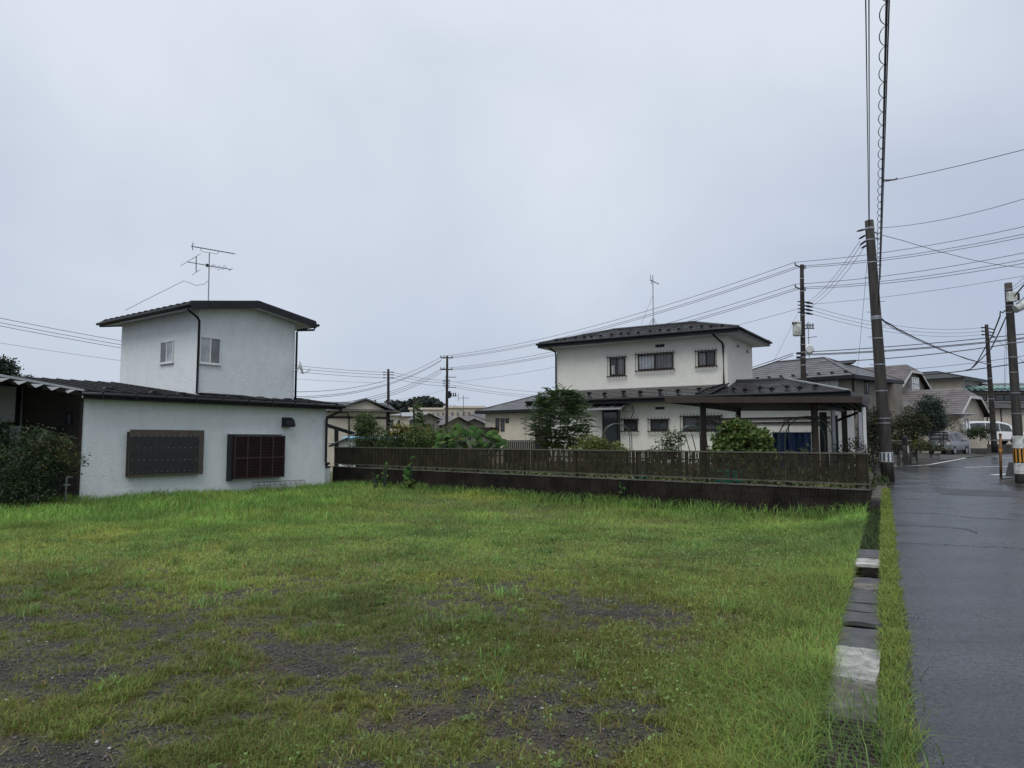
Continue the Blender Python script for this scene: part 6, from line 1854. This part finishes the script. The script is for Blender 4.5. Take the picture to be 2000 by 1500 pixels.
trunk(b, [([(0, 0, 0), (.1, 0, .9)], .04, .02)])
crown(b, 'foliage', [((-.15, 0, .95), (.68, .45, .78), 4), ((.45, 0, .75), (.40, .4, .75), 2), ((-.55, 0, .65), (.33, .35, .6), 1.4)], 430, 22, .07, .115, .85, (.095, .150, .042), 'leaf', .55, .35, .35, .02, 63, .7)
b, p = plant('shrub', 'spindly plant growing through the round wire arch', 'bush', 1574, 895, 19.6, .4)
crown(b, 'foliage', [((0, 0, .5), (.16, .15, .6), 1), ((-.4, 0, .4), (.14, .15, .5), .8)], 60, 14, .06, .08, .5, (.075, .10, .045), 'leaf', .5, .2, .3, .08, 64)
b, p = plant('shrub', 'dark leafless bush by the roadside end of the carport', 'bush', 1660, 890, 21.5, .35)
crown(b, 'foliage', [((0, 0, .75), (.5, .4, .6), 2), ((.2, 0, .4), (.5, .4, .4), 1)], 90, 16, .11, .07, .5, (.032, .040, .024), 'leaf_dull', .4, .1, .35, .12, 65)
b, p = plant('shrub', 'silvery potted plant under the roadside end of the carport', 'bush', 1648, 885, 20.8, .5)
crown(b, 'foliage', [((0, 0, .25), (.35, .25, .25), 2)], 40, 16, .06, .10, .12, (.12, .15, .12), 'leaf', .5, .2, .3, .02, 66)
# undergrowth seen below and through the fence
def undergrowth():
    r = np.random.default_rng(71); n = 9500
    x = r.uniform(2.0, FLEN - .2, n); y = r.uniform(.25, 1.6, n)
    keep = r.random(n) < .35 + .65 * F1(x, y, .8); x, y = x[keep], y[keep]
    z = .42 + np.abs(r.normal(0, .16, len(x))) * (0.5 + F2(x, y, 1.3)) * 1.3
    pts = np.stack([FEN.o.x + FEN.d.x * x + FEN.n.x * y, FEN.o.y + FEN.d.y * x + FEN.n.y * y, z], 1)
    cc = tint(len(pts), (.055, .085, .032), .4, .2, r); dr = r.random(len(pts)) < .12; cc[dr] = np.array([.17, .16, .07])
    v, f = leaf_quads(pts, .11, .5, .5, .2, r)
    return np_mesh('undergrowth', v, f, np.repeat(cc, 4, 0), 'leaf')
stuff(undergrowth(), 'low weeds growing behind the slatted fence', 'ground cover')
# beyond the road end
def shrub_at(label, px, py, Y, zb, blobs, nc, per, rc, size, asp, base, seed, cat='bush', name='shrub', dry=.03, m='leaf_dull', tr=None):
    b, p = plant(name, label, cat, px, py, Y, zb)
    trunk(b, tr or [([(0, 0, -.1), (0, 0, .8)], .035, .02)])
    crown(b, 'foliage' if cat == 'bush' else 'crown', blobs, nc, per, rc, size, asp, base, m, .45, .1, .35, dry, seed)
shrub_at('bluish rounded conifer above the silver car', 1818, 880, 43, .6, [((0, 0, 2.2), (1.1, 1, .85), 4), ((0, 0, 2.95), (.75, .7, .75), 2.4), ((-.3, 0, 1.7), (.8, .8, .5), 1.2)], 380, 26, .13, .16, .28, (.030, .050, .040), 81, 'tree', 'tree', 0)
shrub_at('dark hedge right behind the tall roadside pole', 1770, 890, 38, .5, [((-.3, 0, 1.2), (1.0, .7, 1.3), 3), ((.35, 0, 1.7), (.75, .7, 1.2), 3)], 280, 24, .14, .12, .5, (.036, .046, .024), 82, dry=.10)
shrub_at('dark overgrown hedge left of the tall roadside pole', 1706, 890, 31, .4, [((0, 0, 1.1), (.7, .6, 1.2), 3), ((.25, 0, 2.0), (.55, .5, .7), 2)], 220, 24, .13, .11, .5, (.032, .044, .024), 83, dry=.04)
shrub_at('yellow green shrub on the stone wall beside the silver car', 1797, 880, 36, 1.0, [((0, 0, .25), (.5, .4, .38), 2), ((.3, 0, .1), (.4, .3, .3), 1)], 80, 22, .09, .09, .5, (.085, .095, .026), 84, dry=.08)
shrub_at('sprawling dark plants spilling over the stone wall', 1770, 900, 34.2, 1.0, [((-.4, 0, .2), (.7, .4, .3), 2), ((1.6, .6, .2), (.9, .4, .35), 2)], 100, 20, .10, .10, .5, (.034, .046, .024), 85, dry=.06)
shrub_at('thin bare leaved shrub in front of the brown clipped roof', 1838, 860, 46, 1.0, [((0, 0, 2.2), (.8, .5, 1.2), 2), ((.7, 0, 1.3), (.6, .5, .9), 1)], 90, 12, .16, .10, .45, (.045, .05, .03), 86, dry=.2, tr=[([(0, 0, 0), (-.2, 0, 1.8), (-.5, 0, 3.2)], .03, .01), ([(.1, 0, 0), (.3, 0, 1.8), (.5, 0, 3.1)], .03, .01), ([(0, 0, .5), (.6, 0, 2.2)], .02, .008)])
shrub_at('green hedge top above the tan block wall', 1915, 860, 52.5, 1.6, [((0, 0, .5), (1.2, .5, .5), 2)], 110, 20, .12, .13, .5, (.04, .062, .028), 87)
shrub_at('weeds at the foot of the tall roadside pole', 1722, 945, 21.6, .15, [((0, 0, .12), (.2, .5, .2), 2), ((.2, .5, .15), (.3, .3, .2), 1)], 30, 16, .06, .07, .4, (.055, .09, .03), 88, m='leaf', tr=[([(0, 0, 0), (0, 0, .2)], .01, .005)])
o = MB(); 
mdn = P(1993, 958, 22.3)
mb = MB(); n = 16
mb.v.append((0, 0, .22))
for k in range(n):
    t = 2 * math.pi * k / n; mb.v.append((.62 * math.cos(t), .5 * math.sin(t), .13))
for k in range(n):
    t = 2 * math.pi * k / n; mb.v.append((1.25 * math.cos(t) * random.uniform(.9, 1.1), .95 * math.sin(t), -.06))
for k in range(n): mb.f += [(0, 1 + k, 1 + (k + 1) % n), (1 + k, 1 + n + k, 1 + n + (k + 1) % n, 1 + (k + 1) % n)]
o = mb.build('soil_mound', 'soil_and_gap_shade', None, True); o.location = (mdn.x + .5, mdn.y, zroad(22.3)); struct(o)

# ------------------------------------------------------------------ grass
def in_lot(x, y):
    qq = (x - O.x) * Q.x + (y - O.y) * Q.y
    fy = (x - FEN.o.x) * FEN.n.x + (y - FEN.o.y) * FEN.n.y
    lx = (x - LH.o.x) * LH.d.x + (y - LH.o.y) * LH.d.y; ly = (x - LH.o.x) * LH.n.x + (y - LH.o.y) * LH.n.y
    ok = (qq > .43) & (fy < -.02) & (np.abs(x) < .735 * y + 1.2)
    ok &= ~((lx > -.06) & (ly > -.04)); ok &= ~((lx <= -.06) & (ly > 1.2))
    return ok
def blades(x, y, z, h, w, lean, colr, r):
    n = len(x)
    a = r.uniform(0, 2 * np.pi, n); dx, dy = np.cos(a), np.sin(a)
    b = a + r.uniform(.9, 2.2, n); wx, wy = np.cos(b) * w * .5, np.sin(b) * w * .5
    l = lean * h
    base = np.stack([x, y, z - .01], 1)
    mid = base + np.stack([dx * l * .35, dy * l * .35, h * .6], 1)
    tip = base + np.stack([dx * l, dy * l, h * (1 - .25 * np.minimum(lean, 1.6))], 1)
    W = np.stack([wx, wy, np.zeros(n)], 1)
    v = np.stack([base - W, base + W, mid + W * .8, tip, mid - W * .8], 1)
    return v.reshape(-1, 3), np.repeat(colr, 5, 0)
def sample(n, y0, y1, r):
    y = np.sqrt(r.uniform(y0 * y0, y1 * y1, n)); x = r.uniform(-.735, .735, n) * y + r.uniform(-.6, .6, n)
    k = in_lot(x, y); return x[k], y[k]
def grass():
    r = np.random.default_rng(101); Vs, Cs = [], []
    for (n, y0, y1) in ((150000, 2.7, 5.0), (190000, 5.0, 8.5), (190000, 8.5, 14), (210000, 14, 29)):
        x, y = sample(n, y0, y1, r)
        c = cover(x, y)
        keep = r.random(len(x)) < np.clip((c - .10) * 1.2, .09, 1) ** 1.6
        x, y, c = x[keep], y[keep], c[keep]; n_ = len(x)
        qq = (x - O.x) * Q.x + (y - O.y) * Q.y
        fy = -((x - FEN.o.x) * FEN.n.x + (y - FEN.o.y) * FEN.n.y); fx = (x - FEN.o.x) * FEN.d.x + (y - FEN.o.y) * FEN.d.y
        lx = (x - LH.o.x) * LH.d.x + (y - LH.o.y) * LH.d.y; ly = -((x - LH.o.x) * LH.n.x + (y - LH.o.y) * LH.n.y)
        # longer grass beside the house, below the fence and along the drain
        tall = np.maximum(np.exp(-np.maximum(fy, 0) / .8), np.exp(-np.maximum(ly, 0) / 2.2) * (y > 13))
        tall = np.maximum(tall, .75 * sstep(11, 16, y) * sstep(-2, -7, x))
        drain_ = 1 - sstep(.5, 1.5, qq)
        patchy = F1(x, y, 1.4); pz = F4(x, y, .5)
        h = .024 + .042 * c + .05 * sstep(11, 15, y) * patchy * 1.6 + .19 * tall * (.6 + .8 * pz) + .05 * drain_ * (.5 + pz)
        h *= r.uniform(.55, 1.35, n_)
        w = (.0034 + .00042 * y) * r.uniform(.7, 1.4, n_) * (1 + .3 * tall)
        lean = r.uniform(.25, 1.5, n_) * (1 - .35 * tall)
        g = np.tile(np.array([.225, .300, .072]), (n_, 1))
        lush = np.clip(np.maximum(tall, drain_ * .35) + .5 * sstep(9, 14, y) * (patchy > .5), 0, 1)[:, None]
        g = g * (1 - lush) + np.array([.188, .345, .072]) * lush
        deep = (np.clip(F3(x, y, 1.9) - .5, 0, 1) * 1.4)[:, None]
        g = g * (1 - deep) + np.array([.105, .185, .058]) * deep
        yel = (np.clip(F2(x, y, 1.2) - .55, 0, 1) * 1.6)[:, None] * (1 - .6 * lush)
        g = g * (1 - yel) + np.array([.36, .375, .085]) * yel
        sparse = np.clip(1 - c, 0, 1)[:, None]
        g = g * (1 - .45 * sparse) + np.array([.235, .215, .050]) * .45 * sparse
        dry = r.random(n_) < .06 + .10 * (1 - lush[:, 0]) * (y < 9)
        g[dry] = np.array([.27, .18, .07]) * r.uniform(.6, 1.2, (dry.sum(), 1))
        near = (1 - sstep(6.0, 8.5, y))[:, None] * (1 - drain_)[:, None]
        g = g * (1 - .26 * near) * (.72 + .56 * F1(x, y, .9) + .25 * (F4(x, y, .35) - .5))[:, None]
        g *= r.uniform(.65, 1.35, (n_, 1))
        v, cc = blades(x, y, ground_z(x, y), h, w, lean, g, r)
        Vs.append(v); Cs.append(cc)
    # strip between drain and road
    n = 26000; rr_ = r.uniform(-2, 19, n); qq = r.uniform(-.015, .15, n) + .012 * r.normal(size=n) - .05 * F3(rr_, rr_ * 0, .35) * (r.random(n) < .5)
    keep = r.random(n) < np.clip(1.25 - rr_ / 22, .2, 1) * np.clip(.55 + F1(rr_, qq, .5), 0, 1); rr_, qq = rr_[keep], qq[keep]
    x = O.x + T.x * rr_ + Q.x * qq; y = O.y + T.y * rr_ + Q.y * qq; n_ = len(x)
    g = np.array([.210, .285, .062]) * r.uniform(.65, 1.3, (n_, 1)); dry = r.random(n_) < .1; g[dry] = np.array([.2, .15, .06])
    v, cc = blades(x, y, zroad(y) - .01, (.05 + .04 * F2(x, y, .3)) * r.uniform(.5, 1.4, n_), (.004 + .0004 * y) * r.uniform(.7, 1.4, n_), r.uniform(.3, 1.5, n_), g, r)
    Vs.append(v); Cs.append(cc)
    # tall clumps leaning over the grate and out of the drain
    n = 1100; rr_ = r.normal(.15, .6, n); qq = np.where(r.random(n) < .6, r.normal(.47, .1, n), r.normal(.13, .10, n))
    x = O.x + T.x * rr_ + Q.x * qq; y = O.y + T.y * rr_ + Q.y * qq
    v, cc = blades(x, y, np.full(n, -.02), r.uniform(.06, .26, n), r.uniform(.004, .008, n), r.uniform(.3, 1.3, n), np.array([.13, .21, .06]) * r.uniform(.7, 1.4, (n, 1)), r)
    Vs.append(v); Cs.append(cc)
    n = 2600; rr_ = r.uniform(7.2, 14.5, n); qq = r.uniform(.12, .46, n)
    x = O.x + T.x * rr_ + Q.x * qq; y = O.y + T.y * rr_ + Q.y * qq
    v, cc = blades(x, y, -.25 + .2 * r.random(n), r.uniform(.10, .26, n), r.uniform(.006, .012, n), r.uniform(.3, 1.2, n), np.array([.06, .095, .035]) * r.uniform(.6, 1.4, (n, 1)), r)
    Vs.append(v); Cs.append(cc)
    # tufts of longer grass standing in the mown part, and straw lying about
    cx, cy = sample(420, 4.5, 15, r); k = cover(cx, cy) > .55; cx, cy = cx[k], cy[k]
    m_ = 46; x = np.repeat(cx, m_) + r.normal(0, .075, len(cx) * m_); y = np.repeat(cy, m_) + r.normal(0, .075, len(cx) * m_)
    hh = np.repeat(r.uniform(.07, .17, len(cx)), m_) * r.uniform(.5, 1.2, len(x)); tone = np.repeat(r.uniform(.6, 1.35, len(cx)), m_)[:, None]
    ok = in_lot(x, y); x, y, hh, tone = x[ok], y[ok], hh[ok], tone[ok]; n_ = len(x)
    v, cc = blades(x, y, ground_z(x, y), hh, (.004 + .0004 * y) * r.uniform(.7, 1.4, n_), r.uniform(.3, 1.4, n_), np.array([.16, .27, .07]) * tone * r.uniform(.7, 1.3, (n_, 1)), r)
    Vs.append(v); Cs.append(cc)
    x, y = sample(6000, 2.8, 12, r); n_ = len(x)
    v, cc = blades(x, y, ground_z(x, y) + .012, r.uniform(.03, .06, n_), .004 * r.uniform(.7, 1.5, n_), r.uniform(1.6, 3.2, n_), np.array([.34, .27, .15]) * r.uniform(.4, 1.2, (n_, 1)), r)
    Vs.append(v); Cs.append(cc)
    # seed-head tall stalks by the white house and the fence
    n = 9000; t = r.random(n)
    fx = r.uniform(.5, FLEN - .2, n); fo = -np.abs(r.normal(0, .28, n)) - .05
    x = FEN.o.x + FEN.d.x * fx + FEN.n.x * fo; y = FEN.o.y + FEN.d.y * fx + FEN.n.y * fo
    lx = r.uniform(-2, 8.8, n); ly = -np.abs(r.normal(0, .8, n)) - .08
    k = t < .5
    x[k] = (LH.o.x + LH.d.x * lx + LH.n.x * ly)[k]; y[k] = (LH.o.y + LH.d.y * lx + LH.n.y * ly)[k]
    ok = in_lot(x, y); x, y = x[ok], y[ok]; n_ = len(x)
    keep = r.random(n_) < F2(x, y, .45) * 1.4 - .25; x, y = x[keep], y[keep]; n_ = len(x)
    v, cc = blades(x, y, ground_z(x, y), r.uniform(.22, .48, n_), .013 * r.uniform(.7, 1.4, n_), r.uniform(.3, 1.3, n_), np.array([.165, .28, .075]) * r.uniform(.6, 1.35, (n_, 1)), r)
    Vs.append(v); Cs.append(cc)
    V = np.concatenate(Vs); C_ = np.concatenate(Cs)
    n = len(V) // 5; i = np.arange(n)[:, None] * 5
    f = np.concatenate([i + np.array([[0, 1, 2]]), i + np.array([[0, 2, 4]]), i + np.array([[4, 2, 3]])], 0)
    print('grass blades', n)
    return np_mesh('grass', V, f, C_, 'grass')
stuff(grass(), 'grass growing over the empty lot and along the drain', 'grass')

# clover and small broad weeds
def weeds():
    r = np.random.default_rng(111); P_ = []; C_ = []; S_ = []
    for (n, y0, y1, s) in ((26000, 2.8, 6, .020), (34000, 6, 11, .026), (24000, 11, 16, .036)):
        x, y = sample(n, y0, y1, r)
        c = cover(x, y); qq = (x - O.x) * Q.x + (y - O.y) * Q.y
        k = (1 - sstep(.8, 3.2, qq)) * .8 + .7 * np.clip(F3(x, y, .7) - .55, 0, 1) * 2.2 + .35 * sstep(7.5, 9, y) * (1 - sstep(12, 16, y))
        keep = r.random(len(x)) < np.clip(k, 0, 1) * np.clip(c * 1.3 - .3, 0.03, 1); x, y = x[keep], y[keep]; n_ = len(x)
        z = ground_z(x, y) + .01 + .06 * r.random(n_) ** 1.5
        P_.append(np.stack([x, y, z], 1)); S_.append(np.full(n_, s))
        g = np.array([.165, .260, .085]) * r.uniform(.65, 1.35, (n_, 1)); pale = r.random(n_) < .12; g[pale] = np.array([.15, .19, .10])
        C_.append(g)
    pts = np.concatenate(P_); v, f = leaf_quads(pts, np.concatenate(S_), .75, .9, .0, r)
    V_ = [v]; K_ = [np.repeat(np.concatenate(C_), 4, 0)]
    # flat rosettes of broader weeds
    x, y = sample(700, 2.9, 13, r); k = (cover(x, y) > .45) & (r.random(len(x)) < .5); x, y = x[k], y[k]; z = ground_z(x, y) + .02
    for a, b, c in zip(x, y, z):
        n_ = r.integers(5, 11); L = r.uniform(.025, .062); ph = r.uniform(0, 6.28); g = np.array([.12, .19, .05]) * r.uniform(.7, 1.3)
        for j in range(n_):
            t = ph + 6.283 * j / n_ + r.normal() * .2; d = np.array([np.cos(t), np.sin(t), 0]); w = np.array([-np.sin(t), np.cos(t), 0]) * L * .2; l = L * r.uniform(.7, 1.2)
            o_ = np.array([a, b, c]); V_.append(np.array([o_, o_ + d * l * .6 + w + [0, 0, l * .3], o_ + d * l + [0, 0, l * .15], o_ + d * l * .6 - w + [0, 0, l * .3]])); K_.append(np.tile(g * r.uniform(.8, 1.2), (4, 1)))
    v = np.concatenate(V_); f = np.arange(len(v)).reshape(-1, 4)
    return np_mesh('clover', v, f, np.concatenate(K_), 'leaf')
stuff(weeds(), 'clover and small weeds mixed into the grass', 'ground cover')

# loose stones
def gravel():
    r = np.random.default_rng(121)
    x, y = sample(90000, 2.7, 9.5, r)
    c = cover(x, y); keep = r.random(len(x)) < np.clip(.95 - c * 1.05, .02, 1) * np.clip(1.5 - y / 8, .15, 1); x, y = x[keep], y[keep]; n = len(x)
    s = r.uniform(.005, .0155, n) * (1 + .35 * (r.random(n) < .08))
    V0 = np.array([[1, 0, 0], [0, 1, 0], [-1, 0, 0], [0, -1, 0], [0, 0, .75], [0, 0, -.75]], float)
    F0 = np.array([[0, 1, 4], [1, 2, 4], [2, 3, 4], [3, 0, 4], [1, 0, 5], [2, 1, 5], [3, 2, 5], [0, 3, 5]])
    jit = V0[None] * r.uniform(.6, 1.3, (n, 6, 1)) + r.normal(0, .16, (n, 6, 3))
    a = r.uniform(0, 6.28, n); ca, sa = np.cos(a), np.sin(a)
    jx = jit[:, :, 0] * ca[:, None] - jit[:, :, 1] * sa[:, None]; jy = jit[:, :, 0] * sa[:, None] + jit[:, :, 1] * ca[:, None]
    V = np.stack([jx * s[:, None] + x[:, None], jy * s[:, None] + y[:, None], jit[:, :, 2] * s[:, None] * .7 + (ground_z(x, y) + s * .15)[:, None]], 2).reshape(-1, 3)
    f = (np.arange(n)[:, None, None] * 6 + F0[None]).reshape(-1, 3)
    g = np.array([.047, .043, .037]) * r.uniform(.45, 1.7, (n, 1)); pale = r.random(n) < .008; g[pale] = .38
    print('stones', n)
    return np_mesh('gravel', V, f, np.repeat(g, 6, 0), M['pebble'])
def pebble_mat():
    m = bpy.data.materials.new('wet_pebble'); m.use_nodes = True
    nt = m.node_tree; b = nt.nodes['Principled BSDF']; a = nt.nodes.new('ShaderNodeAttribute'); a.attribute_name = 'col'
    nt.links.new(a.outputs['Color'], b.inputs['Base Color']); b.inputs['Roughness'].default_value = .38
    return m
M['pebble'] = pebble_mat()
stuff(gravel(), 'wet dark gravel showing through the thin grass', 'gravel')
